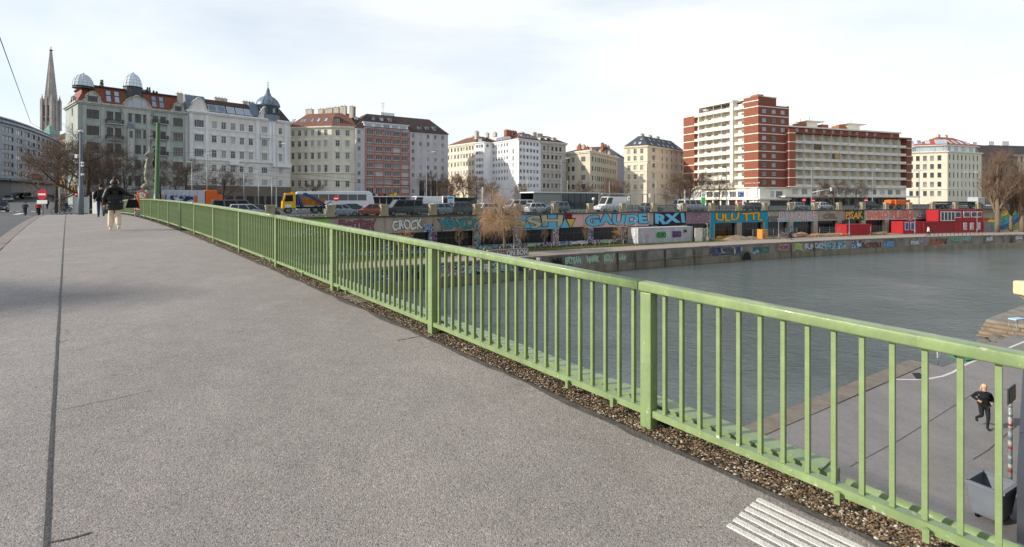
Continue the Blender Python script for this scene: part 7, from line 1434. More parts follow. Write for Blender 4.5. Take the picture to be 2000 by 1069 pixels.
# sloping ramp wall with rainbow mural beyond the cabins
a0, a1 = 22 * PS + .2, 196; m = MB(); pts = [bank(a0 + (a1 - a0) * k / 20, -0.1) for k in range(21)]
zt0 = STREET + .0
for k in range(20): m.face([(*pts[k], QUAY), (*pts[k + 1], QUAY), (*pts[k + 1], zt0), (*pts[k], zt0)])
o = m.build('ramp_wall', M('ramp_wall_conc', S(140, 132, 118), .9, .12, .6)); tag(o, 'embankment wall with a rainbow mural right of the red cabins', 'wall')
cols = [(170, 60, 70), (206, 110, 60), (220, 180, 80), (90, 150, 110), (60, 130, 160), (60, 80, 120), (110, 120, 70)]
p0 = bank_at(1921, 0); p1 = bank_at(1998, 0)
for i, c in enumerate(cols):
    m = MB(); n = 16
    for k in range(n):
        aa, ab = p0 + (p1 - p0) * k / n, p0 + (p1 - p0) * (k + 1) / n; zf = lambda a, j: max(QUAY + .05, min(zt0 - .1, QUAY + .5 + (a - p0) / (p1 - p0) * 4.6 + 3.0 - j * .95 + .3 * noise.noise(Vector((a * .8, j * 3, 1)))))
        m.face([(*bank(aa, -.06 + .002 * i), zf(aa, i + 1)), (*bank(ab, -.06 + .002 * i), zf(ab, i + 1)), (*bank(ab, -.06 + .002 * i), zf(ab, i)), (*bank(aa, -.06 + .002 * i), zf(aa, i))])
    m.build('painted_band', ramp_mat('mural_band_%d' % i, [(.3, S(*[v * .6 for v in c])), (.5, S(*c)), (.7, S(*[min(255, v * 1.25) for v in c]))], 1.0, detail=5, seed=i * 2.1), o)
# ------------------------------------------------------------------ bare winter trees
bark = M('bark', S(74, 66, 58), .95, .25, 3, .6, streak=.2); barkp = M('bark_pale', S(120, 106, 90), .95, .2, 3, .5, streak=.2); twigd = M('twig_dark', S(92, 80, 70), .95, .2, 2); twigb = M('twig_brown', S(126, 104, 86), .95, .2, 2); twigw = M('twig_willow', S(172, 142, 112), .9, .2, 2)
def make_tree(seed, H, th, spread, style='round', nl=(7, 6, 6, 5), r0=None, thick=1.0, tw=.011):
    rg = random.Random(seed); T = MB(); C = MB(); r0 = r0 or H * .018
    def rv(): return Vector((rg.gauss(0, 1), rg.gauss(0, 1), rg.gauss(0, 1))).normalized()
    def branch(p, d, ln, r, lev):
        n = (6, 5, 4, 3, 2)[lev]; pts = [p.copy()]; dd = d.copy()
        for k in range(n):
            bend = .16 if lev else .06; dd = (dd + rv() * bend + Vector((0, 0, (.10 if style != 'willow' or lev < 2 else -.38) if lev else .05))).normalized(); p = p + dd * ln / n; pts.append(p.copy())
        rr = [r * (1 - .55 * k / n) for k in range(n + 1)] if lev < 3 else [r * (1 - .7 * k / n) for k in range(n + 1)]
        (T if lev < 2 else C).tube(pts, rr, (9, 6, 4, 3, 3)[lev], 0, cap=lev < 2)
        if lev >= len(nl): return
        m = nl[lev]
        for q in range(m):
            u = (th / H * 1.0 + (1 - th / H) * (q + rg.random() * .6) / m) if lev == 0 else .22 + .78 * (q + rg.random()) / m
            u = min(u, .99); k = min(int(u * n), n - 1); base = pts[k].lerp(pts[k + 1], u * n - k); ax = (pts[k + 1] - pts[k]).normalized()
            side = rv(); side = (side - ax * side.dot(ax)).normalized()
            if lev == 0: a = q * 2.4 + rg.uniform(-.5, .5); side = Vector((math.cos(a), math.sin(a), 0))
            ang = {'round': (R(58), R(48), R(46), R(50)), 'upright': (R(26), R(28), R(34), R(42)), 'wide': (R(66), R(50), R(50), R(50)), 'willow': (R(50), R(46), R(60), R(50))}[style][min(lev, 3)] * rg.uniform(.75, 1.25)
            nd = (ax * math.cos(ang) + side * math.sin(ang)).normalized()
            l2 = ln * {0: spread / H * rg.uniform(.75, 1.1) * (1 - .45 * u if style != 'upright' else 1 - .3 * u), 1: rg.uniform(.42, .62), 2: rg.uniform(.45, .65), 3: rg.uniform(.4, .7)}[lev] if lev else spread * rg.uniform(.75, 1.1) * (1.15 - .5 * u)
            if style == 'willow' and lev >= 2: l2 *= 1.35
            branch(base, nd, l2, max(tw, rr[k] * (.55, .5, .5, .6)[lev] * thick), lev + 1)
    branch(Vector((0, 0, 0)), Vector((0, 0, 1)), H * (.72 if style != 'upright' else .9), r0, 0)
    return T, C
PROTO = {}
def proto(key, *a, bm=None, tm=None, **k):
    T, C = make_tree(*a, **k); PROTO[key] = (T.mesh('trunk', bm or bark), C.mesh('crown', tm or twigd))
proto('wide', 1, 12, 2.2, 5.6, 'wide', (9, 8, 8, 7), r0=.25, tw=.011)
proto('round1', 2, 9, 2.2, 4.0, 'round', (9, 8, 7, 6), tw=.013); proto('round2', 3, 9, 2.0, 3.8, 'round', (9, 8, 7, 6), tw=.013); proto('dense', 4, 11, 1.6, 4.6, 'round', (9, 8, 8, 7), tm=twigb, bm=bark, tw=.017)
proto('willow', 5, 9.5, 3.0, 4.4, 'willow', (8, 7, 8, 7), r0=.24, bm=barkp, tm=twigw, tw=.010); proto('tall', 6, 17, 2.0, 7.0, 'upright', (9, 8, 8, 7), r0=.6, bm=barkp, tm=twigb, tw=.013); proto('young', 7, 4.2, 1.3, 1.9, 'upright', (6, 5, 5, 4), r0=.07, bm=barkp, tm=twigb, tw=.008); proto('bushy', 8, 4.4, .4, 2.0, 'round', (8, 6, 6, 5), r0=.06, bm=barkp, tm=twigw, tw=.008)
PH = dict(wide=11.5, round1=9, round2=9, dense=11, willow=9.5, tall=18, young=4.2, bushy=4.4)
def tree(key, x, Y, ytop, label, z0=STREET, rz=0.0, wide=1.0, group='bare street trees', nm='bare_tree'):
    bx, by = px(x, Y); T, C = PROTO[key]; H = pz(ytop, Y) - z0; h0 = max(v.co.z for v in C.vertices); s = H / h0; r = thing(nm, label, 'tree', (bx, by, z0), rz, group); r.scale = (s * wide, s * wide, s); put('trunk', T, r); put('crown', C, r); return r
tree('wide', 172, 60, 232, 'big spreading bare tree before the pale green house', rz=2.2, wide=1.25); tree('round1', 240, 62, 292, 'smaller bare tree between the big spreading tree and the statue', rz=1.0); tree('round2', 338, 78, 300, 'bare tree right of the green mast before the pale green house', rz=.4); tree('dense', 110, 76, 262, 'dark bare tree left of the big spreading tree', rz=.9, wide=1.1); tree('round2', 205, 84, 270, 'bare tree behind the thick grey mast', rz=3.0)
tree('round1', 436, 92, 318, 'bare tree in front of the white house with the onion dome', rz=2.0, wide=1.25); tree('round2', 606, 108, 352, 'small bare tree in front of the cream corner house', rz=.3, wide=1.1); tree('round1', 850, 135, 326, 'bare tree at the right end of the grey house', rz=4.0); tree('dense', 884, 160, 338, 'leftmost brown tree in front of the set back cream house', rz=1.2); tree('dense', 906, 158, 334, 'middle brown tree in front of the set back cream house', rz=2.7); tree('dense', 930, 155, 340, 'right brown tree in front of the set back cream house', rz=4.1); tree('dense', 870, 150, 352, 'low brown tree beside the ticket kiosk', rz=5.1)
tree('dense', 960, 150, 352, 'brown tree behind the left side of the willow', rz=.6); tree('dense', 1020, 150, 356, 'brown tree behind the right side of the willow', rz=1.9); tree('round1', 1140, 150, 348, 'bare tree in front of the corner of the beige house', rz=3.3); tree('dense', 1196, 160, 346, 'brown tree between the beige and the warm cream house', rz=2.2); tree('dense', 1215, 165, 350, 'brown tree at the left edge of the warm cream house', rz=.8)
t_ = tree('round2', 1346, 112, 330, 'bare tree with mistletoe before the left side of the brick tower', rz=.0, wide=1.35); tree('dense', 1330, 118, 334, 'dense bare tree just left of the tree with mistletoe', rz=2.0, wide=1.1); tree('round1', 1404, 112, 338, 'bare tree before the white balconies of the brick tower', rz=1.0); tree('round2', 1630, 122, 348, 'left bare tree before the balcony wing', rz=2.0, wide=1.3); tree('round1', 1671, 122, 350, 'right bare tree before the balcony wing', rz=.3, wide=1.2); tree('round1', 1600, 118, 372, 'small bare tree beside the traffic light boom', rz=.9)
# mistletoe balls
mis = M('mistletoe_green', S(70, 78, 40), .9, .2, 2); rg = random.Random(5)
for k, (dx, dz, rr) in enumerate(((-2.6, 6.2, .4), (2.2, 6.0, .55), (2.9, 4.9, .4), (-.6, 7.2, .35))):
    m = MB()
    for q in range(160): v = Vector((rg.gauss(0, 1), rg.gauss(0, 1), rg.gauss(0, 1))).normalized() * rr * rg.uniform(.4, 1); a = Vector((rg.gauss(0, 1), rg.gauss(0, 1), rg.gauss(0, 1))) * .07; b = Vector((rg.gauss(0, 1), rg.gauss(0, 1), rg.gauss(0, 1))) * .07; m.face([v, v + a, v + b])
    o = m.build('mistletoe', mis, t_); o.location = (dx, 0, dz)
def qtree(key, x, off, ytop, label, rz=0.0, wide=1.0):
    a = bank_at(x, off); p = bank(a, off); Y = p[1]; xx = 1000 + 1000 * p[0] / Y; return tree(key, xx, Y, ytop, label, QUAY, rz, wide, 'trees on the lower quay')
qtree('willow', 987, 4.4, 346, 'bare golden brown willow on the lower quay', .5, 1.05); qtree('young', 897, 4.0, 438, 'slim young tree on the quay grass left of the willow', 1.0); qtree('bushy', 792, 4.0, 440, 'low bushy bare tree before the white bubble letters', 2.0, 1.2); qtree('young', 1064, 4.0, 436, 'slim young tree right of the willow', .3); qtree('young', 1142, 4.2, 434, 'slim young tree below the blue block letters', 2.1); qtree('bushy', 1216, 3.6, 428, 'bushy tan tree left of the white container', .8, 1.1)
qtree('tall', 1946, 4.0, 280, 'tall poplar like bare tree right of the red cabins', .4, 1.0); qtree('tall', 1995, 4.4, 296, 'tall bare tree at the right edge of the picture', 2.4, 1.0); qtree('tall', 1975, 2.0, 330, 'smaller bare tree between the two tall ones', 4.4, .9)
# ------------------------------------------------------------------ people
def skin_mesh(name, verts, edges, mat, root=0, sub=2):
    """verts: (x, y, z, rx[, ry]); skin + subdivision evaluated to a mesh"""
    me = bpy.data.meshes.new(name); me.from_pydata([v[:3] for v in verts], edges, []); o = bpy.data.objects.new(name, me); COL.objects.link(o)
    sk = o.modifiers.new('s', 'SKIN'); sk.use_smooth_shade = True; sk.branch_smoothing = .6
    for i, v in enumerate(verts): d = me.skin_vertices[0].data[i]; d.radius = (v[3], v[4] if len(v) > 4 else v[3]); d.use_root = (i == root)
    ss = o.modifiers.new('d', 'SUBSURF'); ss.levels = ss.render_levels = sub
    bpy.context.view_layer.update(); r = bpy.data.meshes.new_from_object(o.evaluated_get(bpy.context.evaluated_depsgraph_get())); bpy.data.objects.remove(o); bpy.data.meshes.remove(me)
    r.materials.clear(); r.materials.append(mat); r.name = name
    for p in r.polygons: p.use_smooth = True
    return r
def chain(vs, base=0): return [(base + i, base + i + 1) for i in range(len(vs) - 1)]
skin_t = M('skin_tone', S(198, 150, 126), .6, .06, 5); 
def cloth(n, c, v=.12): return M('cloth_' + n, S(*c), .85, v, 9, .3, bscale=60)
def ball(name, c, r, mat, par, sc=(1, 1, 1), n=12):
    m = MB(); k = 8; m.lathe([(max(.002, math.sin(math.pi * i / k)) * r, -math.cos(math.pi * i / k) * r) for i in range(k + 1)], (0, 0, 0), n); me = m.mesh(name, mat); me.transform(Matrix.Translation(c) @ Matrix.Diagonal((*sc, 1))); return put(name, me, par)
def hand_mesh(w, d, s):
    """palm and five bent fingers from wrist w along d"""
    w = Vector(w); d = Vector(d).normalized(); u = d.cross(Vector((0, 1, 0)) if abs(d.y) < .9 else Vector((1, 0, 0))).normalized(); n = d.cross(u); m = MB()
    m.tube([w, w + d * .04, w + d * .085], [.026, .036, .032], 8)
    for k in range(4): a = w + d * .08 + u * (k - 1.5) * .019; l = (.062, .074, .07, .052)[k]; m.tube([a, a + d * l * .5 + n * .006, a + d * l * .8 + n * .022], [.0095, .0088, .0075], 6)
    a = w + d * .03 + u * .03 * s; m.tube([a, a + u * .022 * s + d * .022, a + u * .026 * s + d * .05], [.012, .011, .009], 6); return m.mesh('hand', skin_t)
def person(label, loc, rz, J, coat, legs, shoe, hair, H=1.72, coat_low=.62, quilt=False, coat_w=1.0, leg_w=1.0, nm='person', hairlong=False, group=None, cat='person', top_mesh=True, hood=False):
    """J: pose joints (metres for a 1.72 m figure); a continuous body with clothing over it"""
    r = thing(nm, label, cat, loc, rz, group); s = H / 1.72
    if s != 1: r.scale = (s,) * 3
    D = dict(pel=(0, 0, .95), sp=(0, 0, 1.12), ch=(0, .01, 1.32), nk=(0, .01, 1.47), h0=(0, .02, 1.55), h1=(0, .025, 1.63), h2=(0, .02, 1.70), sl=(-.17, 0, 1.40), el=(-.24, -.04, 1.13), wl=(-.25, .06, .9), sr=(.17, 0, 1.40), er=(.24, -.04, 1.13), wr=(.25, .06, .9),
             hl=(-.09, 0, .9), kl=(-.10, .03, .5), al=(-.10, -.02, .09), hr=(.09, 0, .9), kr=(.10, .03, .5), ar=(.10, -.02, .09)); D.update(J)
    for sd in 'lr': D.setdefault('t' + sd, (D['a' + sd][0], D['a' + sd][1] + .15, max(.035, D['a' + sd][2] - .055)))
    order = ['pel', 'sp', 'ch', 'nk', 'h0', 'h1', 'h2', 'sl', 'el', 'wl', 'sr', 'er', 'wr', 'hl', 'kl', 'al', 'tl', 'hr', 'kr', 'ar', 'tr']; ix = {k: i for i, k in enumerate(order)}
    rad = dict(pel=(.14, .1), sp=(.13, .09), ch=(.15, .1), nk=(.055, .055), h0=(.068, .075), h1=(.078, .09), h2=(.05, .06), sl=(.06,), el=(.042,), wl=(.03,), sr=(.06,), er=(.042,), wr=(.03,), hl=(.085,), kl=(.06,), al=(.042,), tl=(.03,), hr=(.085,), kr=(.06,), ar=(.042,), tr=(.03,))
    E = [('pel', 'sp'), ('sp', 'ch'), ('ch', 'nk'), ('nk', 'h0'), ('h0', 'h1'), ('h1', 'h2'), ('ch', 'sl'), ('sl', 'el'), ('el', 'wl'), ('ch', 'sr'), ('sr', 'er'), ('er', 'wr'), ('pel', 'hl'), ('hl', 'kl'), ('kl', 'al'), ('al', 'tl'), ('pel', 'hr'), ('hr', 'kr'), ('kr', 'ar'), ('ar', 'tr')]
    body = put('body', skin_mesh('body', [(*D[k], *rad[k]) for k in order], [(ix[a], ix[b]) for a, b in E], skin_t), r)
    bme = body.data; bme.materials.append(coat); bme.materials.append(legs)
    for p_ in bme.polygons:
        if p_.center.z < D['nk'][2] - .01 and p_.center.z > D['wl'][2] - .3: p_.material_index = 1 if p_.center.z > D['pel'][2] - .05 else 2
        elif p_.center.z <= D['pel'][2]: p_.material_index = 2
    hd = Vector(D['h1'])
    ball('nose', hd + Vector((0, .09, -.02)), .014, skin_t, body)
    for sx in (-1, 1): ball('eye', hd + Vector((sx * .03, .083, .01)), .009, M('eye_dark', S(40, 30, 26), .3), body); ball('ear', hd + Vector((sx * .082, 0, -.005)), .022, skin_t, body, (.4, .8, 1.2))
    m = MB(); m.box((hd.x, hd.y + .083, hd.z - .055), (.04, .01, .009)); m.build('mouth', M('lip', S(160, 90, 84), .5), body)
    for sd, sg_ in (('l', -1), ('r', 1)): w = Vector(D['w' + sd]); e = Vector(D['e' + sd]); put('hand', hand_mesh(w, w - e, sg_), r)
    # upper garment
    vs = []; n = 14 if quilt else 6; top = Vector(D['nk']); lowp = Vector(D['pel']); z0, z1 = coat_low, D['nk'][2] - .03
    for k in range(n + 1):
        u = k / n; z = z0 + (z1 - z0) * u; c = Vector((0, 0, 0))
        pel, ch = Vector(D['pel']), Vector(D['ch']); t = (z - pel.z) / max(.01, ch.z - pel.z); c = pel.lerp(ch, t) if t > 0 else pel
        wdt = (.215 if z < 1.0 else .205 if z < 1.25 else .2 if z < 1.38 else .13) * coat_w; q = (.018 if k % 2 else -.004) if quilt else 0
        vs.append((c.x, c.y, z, wdt + q, wdt * .72 + q))
    base = len(vs); ed = chain(vs); att = max(0, n - 2)
    for sd in 'lr':
        i = len(vs); a, e, w = (Vector(D[k + sd]) for k in 'sew'); m_ = 7 if quilt else 2; pts = [a] + [a.lerp(e, (k + 1) / m_) for k in range(m_)] + [e.lerp(w, (k + 1) / m_ * .93) for k in range(m_)]
        for k, p in enumerate(pts): q = (.010 if k % 2 else -.002) if quilt else 0; vs.append((*p, (.082 - .028 * k / len(pts)) * coat_w + q))
        ed.append((att, i)); ed += chain(pts, i)
    put('jacket', skin_mesh('jacket', vs, ed, coat, att // 2, 2 if quilt else 1), r)
    if hood: ball('hood', Vector(D['nk']) + Vector((0, -.06, .0)), .14, coat, r, (1.1, .8, .75))
    # trousers
    vs = [(*D['pel'], .15, .115)]; ed = []
    for sd in 'lr':
        i = len(vs); h, k_, a = (Vector(D[q + sd]) for q in 'hka'); pts = [(h, .098), (h.lerp(k_, .5), .085), (k_, .07 * (.5 + .5 * leg_w) * 1.05), (k_.lerp(a, .5), .062 * leg_w), (a.lerp(k_, .02), .055 * leg_w)]
        for p, rr in pts: vs.append((*p, rr))
        ed.append((0, i)); ed += chain(pts, i)
    put('trousers', skin_mesh('trousers', vs, ed, legs, 0, 2), r)
    for sd in 'lr':
        a, t = Vector(D['a' + sd]), Vector(D['t' + sd]); d = (t - a).normalized(); heel = a + Vector((0, 0, -.045)) - d * .05; put('shoe', skin_mesh('shoe', [(*heel, .042, .045), (*a.lerp(t, .55), .048, .04), (*t, .038, .03)], [(0, 1), (1, 2)], shoe, 1, 2), r)
    hc = Vector(D['h1']) + Vector((0, -.018, .022)); hr_ = ball('hair', hc, .1, hair, r, (.92, 1.02, 1.02))
    if hairlong: put('hair_tail', skin_mesh('hair_tail', [(*(hc + Vector((0, -.09, .02))), .035), (*(hc + Vector((.03, -.14, -.08))), .035), (*(hc + Vector((.08, -.13, -.2))), .012)], [(0, 1), (1, 2)], hair, 0, 1), r)
    return r, D
blk = cloth('black', (30, 31, 34), .2); blk2 = M('puffer_nylon', S(30, 33, 36), .45, .15, 6, .25, bscale=25, spec=.4); jean = cloth('denim', (56, 68, 92), .2); cre = cloth('cream', (224, 208, 182)); shoew = cloth('shoe_white', (226, 222, 214)); shoed = cloth('shoe_dark', (44, 36, 34)); hbrown = M('hair_brown', S(72, 48, 36), .6, .3, 20, .5, bscale=60); hdark = M('hair_dark', S(44, 36, 32), .6, .3, 20); hblond = M('hair_blond', S(196, 168, 128), .6, .2, 20)
def on_walk(x, y, dt=0):
    s, t = g2b(x, y); return bp(s, t), BANG - math.pi / 2
p, an = on_walk(224, 450)
r, D = person('woman seen from behind in a black puffer coat and cream trousers, holding out a bag', p, an, dict(kl=(-.10, .06, .5), al=(-.11, .02, .09), kr=(.09, .02, .52), ar=(.10, -.22, .16), tr=(.10, -.11, .05), er=(.36, .04, 1.24), wr=(.52, .2, 1.2), el=(-.27, -.02, 1.12), wl=(-.27, .06, .86)), blk2, cre, shoew, hbrown, 1.70, .68, True, 1.16, 1.5, hood=True)
ball('hair_bun', (0, -.06, 1.79), .055, hbrown, r)
for sx in (-1, 1): ball('ear_cup', (sx * .1, .01, 1.635), .042, white, r, (.5, 1, 1.15))
m = MB(); m.tube([(.1 * math.cos(math.pi * k / 8), .01, 1.65 + .105 * math.sin(math.pi * k / 8)) for k in range(9)], .01, 5); m.build('headphone_band', white, r)
p2 = (Vector(p) + Vector((math.cos(an) * .5 - math.sin(an) * .18, math.sin(an) * .5 + math.cos(an) * .18, 0))); b = thing('shoulder_bag', 'black shoulder bag on the arm of the woman in the puffer coat', 'bag', (p2.x, p2.y, p[2] + .75), an); m = MB(); hull(m, [(-.2, -.07, 0), (.2, -.07, 0), (.2, .07, 0), (-.2, .07, 0)], [(-.13, -.03, .3), (.13, -.03, .3), (.13, .03, .3), (-.13, .03, .3)]); me = m.mesh('bag_body', blk); bev(me, .03, 2); put('bag_body', me, b); m = MB(); m.tube([(-.1, 0, .28), (-.06, 0, .42), (.06, 0, .42), (.1, 0, .28)], .012, 5); m.build('strap', blk, b)
p, an = on_walk(197, 424.5)
r, D = person('man in a black jacket, dark cap and jeans striding ahead of the woman', p, an, dict(kl=(-.09, .16, .52), al=(-.09, .12, .09), kr=(.09, -.06, .5), ar=(.10, -.42, .20), tr=(.10, -.36, .07), el=(-.27, -.12, 1.14), wl=(-.27, -.2, .9), er=(.25, .06, 1.12), wr=(.24, .2, .95)), blk, jean, shoed, hdark, 1.78, .82, coat_w=1.08, leg_w=1.1)
m = MB(); m.box((0, -.2, 1.22), (.3, .14, .42)); me = m.mesh('backpack', cloth('charcoal', (38, 40, 44))); bev(me, .04, 2); put('backpack', me, r); ball('cap', (0, .01, 1.70), .095, hdark, r, (1, 1.1, .6))
# jogger on the near quay, coming towards the camera
jp = np_(1922, 838); Yj = jp[1]
r, D = person('blonde jogger in black top and leggings running on the near quay', jp, math.pi - .35, dict(kl=(-.09, .1, .5), al=(-.08, .06, .09), kr=(.09, .05, .52), ar=(.10, -.34, .30), tr=(.10, -.28, .16), el=(-.30, -.12, 1.17), wl=(-.2, .12, 1.08), er=(.31, -.16, 1.17), wr=(.22, .1, 1.12)), blk, cloth('legging', (34, 34, 38)), shoed, hblond, 1.55, .9, coat_w=.86, leg_w=.85, hairlong=True)
# pedestrians and riders far off
def bicycle(label, loc, rz, col, group='bicycles'):
    r = thing('bicycle', label, 'bicycle', loc, rz, group); mt = M('bike_%d_%d_%d' % col, S(*col), .4)
    for x in (-.52, .52):
        m = MB(); n = 18; m.tube([(x + .33 * math.cos(2 * math.pi * k / n), 0, .34 + .33 * math.sin(2 * math.pi * k / n)) for k in range(n + 1)], .02, 5, cap=False); w = m.build('wheel', tyre, r); m = MB()
        for k in range(6): m.tube([(x, 0, .34), (x + .32 * math.cos(k * math.pi / 3), 0, .34 + .32 * math.sin(k * math.pi / 3))], .004, 3, cap=False)
        m.build('spokes', rim, w)
    m = MB(); P = dict(b=(-.02, 0, .32), s=(-.18, 0, .84), h=(.38, 0, .86), r=(-.52, 0, .34), f=(.52, 0, .34))
    for a, c in (('b', 's'), ('b', 'h'), ('s', 'h'), ('b', 'r'), ('s', 'r'), ('h', 'f')): m.tube([P[a], P[c]], .018, 6)
    m.build('frame', mt, r); m = MB(); m.box((-.2, 0, .9), (.26, .14, .06)); me = m.mesh('saddle', blk); bev(me, .02, 1); put('saddle', me, r); m = MB(); m.tube([(.36, 0, .86), (.34, 0, 1.0)], .014, 5); m.tube([(.28, -.28, 1.03), (.36, 0, 1.0), (.28, .28, 1.03)], .014, 5); m.build('handlebar', darksteel, r); return r
SEAT = dict(pel=(0, -.2, .98), sp=(0, -.12, 1.12), ch=(0, .0, 1.3), nk=(0, .06, 1.44), h0=(0, .08, 1.52), h1=(0, .09, 1.6), h2=(0, .09, 1.67), sl=(-.17, .0, 1.38), sr=(.17, .0, 1.38), el=(-.24, .14, 1.18), er=(.24, .14, 1.18), wl=(-.24, .3, 1.06), wr=(.24, .3, 1.06), hl=(-.09, -.2, .93), hr=(.09, -.2, .93), kl=(-.12, .16, .72), al=(-.11, .02, .4), tl=(-.11, .15, .36), kr=(.12, .12, .58), ar=(.11, -.02, .14), tr=(.11, .12, .12))
for x, Y, label, bl, c, lg, h_ in ((75, 60.5, 'rider with a red jacket and pale helmet seen from behind on the road', 'dark bicycle under the rider in red', cloth('red', (176, 50, 52)), blk, M('helmet', S(170, 190, 200), .4)), (49, 64, 'rider in dark clothes left of the one in red', 'dark bicycle under the rider in dark clothes', cloth('slate', (62, 68, 76)), jean, hdark)):
    bx, by = px(x, Y); person(label, (bx, by, STREET + .0), R(40), SEAT, c, lg, shoed, h_, 1.72, .95); bicycle(bl, (bx, by, STREET), R(130), (40, 42, 46))
a_ = bank_at(1543, 7.2); q = bank(a_, 7.2); person('cyclist in dark blue riding along the quay path past the rubble', (*q, QUAY), bankang(a_) - math.pi / 2, SEAT, cloth('navy', (40, 50, 80)), blk, shoed, hdark, 1.72, .95); bicycle('thin dark bicycle of the cyclist on the quay path', (*q, QUAY), bankang(a_), (50, 52, 56))
a_ = bank_at(1813, 7.6); q = bank(a_, 7.6); person('person in a pale coat walking before the long dark red cabin', (*q, QUAY), 1.2, dict(kl=(-.09, .12, .5), al=(-.09, .1, .09), ar=(.10, -.2, .12)), cloth('pale', (226, 214, 194)), jean, shoed, hdark, 1.72, .72, coat_w=1.1)
for q, (x, Y, c, lab) in enumerate(((92, 92, blk, 'pedestrian in black right of the no entry sign'), (104, 118, cloth('slate', (62, 68, 76)), 'far pedestrian in dark grey in the side street'), (112, 100, blk, 'pedestrian in black left of the signal post'), (129, 84, cloth('navy', (40, 50, 80)), 'pedestrian in navy right of the signal post'))):
    bx, by = px(x, Y); z = STREET if Y < 90 else STREET + (Y - 86) * .047; person(lab, (bx, by, z), R(20 + 60 * q), dict(kl=(-.09, .12, .5), al=(-.09, .1, .09), ar=(.10, -.2, .12)), c, jean if q % 2 else blk, shoed, hdark, 1.74, .78, coat_w=1.05)
for q, (x, Y) in enumerate(((122, 47), (131, 47.5), (140, 48), (148, 48))): bx, by = px(x, Y); bicycle('parked bicycle at the walkway end, %s from the left' % ('first second third fourth'.split()[q]), (bx, by, deck(62)), R(20 + 9 * q), ((60, 64, 70), (120, 126, 130), (40, 60, 90), (90, 40, 40))[q], 'bicycles parked at the end of the bridge')
# ------------------------------------------------------------------ far railing, statue, masts and street furniture at the bridge end
rail2 = thing('bridge_railing', 'short green railing beyond the statue, partly hidden by the woman', 'railing', bp(38, T0 + .045))
for k in range(6):
    s = 37.2 + k * PD; p = bp(s, T0 + .043); put('post', pm, rail2, True, (p[0], p[1], p[2] - .01), BANG)
    if k < 5:
        for q in range(21): p = bp(s + PD * (q + 1) / 22, T0 + .045); put('baluster', bm_, rail2, True, (p[0], p[1], p[2] + .135), BANG)
        localbox(s + PD / 2, T0 + .045, .085, .14, PD - .09, .075).build('bottom_rail', green, rail2, True)
handrail(37.1, 37.3 + 5 * PD).build('handrail', green, rail2, True)
# life ring stand in the gap
p = bp(35.9, T0 + .25); r = thing('life_ring_stand', 'orange life ring stand in the gap of the railing', 'life ring', p, BANG - math.pi / 2); orl_ = M('rescue_orange', S(222, 92, 36), .45)
m = MB(); m.box((0, 0, .78), (.46, .2, .55)); me = m.mesh('case', orl_); bev(me, .04, 2); put('case', me, r); m = MB(); m.tube([(-.22, 0, 1.0)] + [(-.22 * math.cos(math.pi * k / 8), 0, 1.22 + .2 * math.sin(math.pi * k / 8)) for k in range(9)] + [(.22, 0, 1.0)], .045, 6); m.build('hoop', orl_, r); m = MB(); m.tube([(.14 * math.cos(k * math.pi / 6), -.03, 1.18 + .14 * math.sin(k * math.pi / 6)) for k in range(13)], .04, 6, cap=False); m.build('ring', white, r); m = MB(); m.tube([(0, -.11, .8), (0, -.125, .8)], .1, 12); m.build('round_mark', white, r)
for k in range(4): m = MB(); m.box((0, 0, .1 + k * .12), (.4, .16, .05)); m.build('slat', darksteel, r)
o = MB(); o.tube([(0, 0, 0), (0, 0, 1.25)], .035, 8); ob = o.build('striped_pole', ramp_mat('red_white_bands', [(.0, S(214, 210, 206)), (.5, S(170, 60, 50))], 4.0, 'NOISE', constant=True, stretch=(.01, .01, 1.6))); ob.location = bp(35.4, T0 - .1); tag(ob, 'thin red and white pole beside the orange life ring stand', 'pole')
# statue: rock base, robed figure and child, carved as one body with a dark slab behind
def meta(elems, res, mat, name):
    mbd = bpy.data.metaballs.new('m'); mbd.resolution = mbd.render_resolution = res; mbd.threshold = .5; o = bpy.data.objects.new('m', mbd); COL.objects.link(o)
    for x, y, z, rx, ry, rz_ in elems: e = mbd.elements.new(type='ELLIPSOID'); e.co = (x, y, z); e.radius = 1.0; e.size_x, e.size_y, e.size_z = rx, ry, rz_; e.stiffness = 4
    bpy.context.view_layer.update(); me = bpy.data.meshes.new_from_object(o.evaluated_get(bpy.context.evaluated_depsgraph_get())); bpy.data.objects.remove(o); bpy.data.metaballs.remove(mbd); me.materials.clear(); me.materials.append(mat); me.name = name
    for v in me.vertices: n_ = noise.noise(Vector(v.co) * 3.2) * .09 + noise.noise(Vector(v.co) * 8) * .045 - .035 * abs(math.sin(math.atan2(v.co.y, v.co.x) * 6 + v.co.z)); v.co += v.normal * n_
    for p_ in me.polygons: p_.use_smooth = True
    return me
stst = M('statue_stone', S(150, 146, 134), .9, .35, 2.5, .7, streak=.35, bscale=12); stdk = M('statue_stone_shaded', S(52, 58, 60), .6, .25, 2, .4, streak=.3)  # second, dark tone paints in the shaded right part of the statue
sp_ = bp(42.6, 4.2, 0); r = thing('statue', 'weathered stone statue of a robed figure on a rocky base outside the railing', 'statue', sp_, BANG - math.pi / 2, None, 1.07)
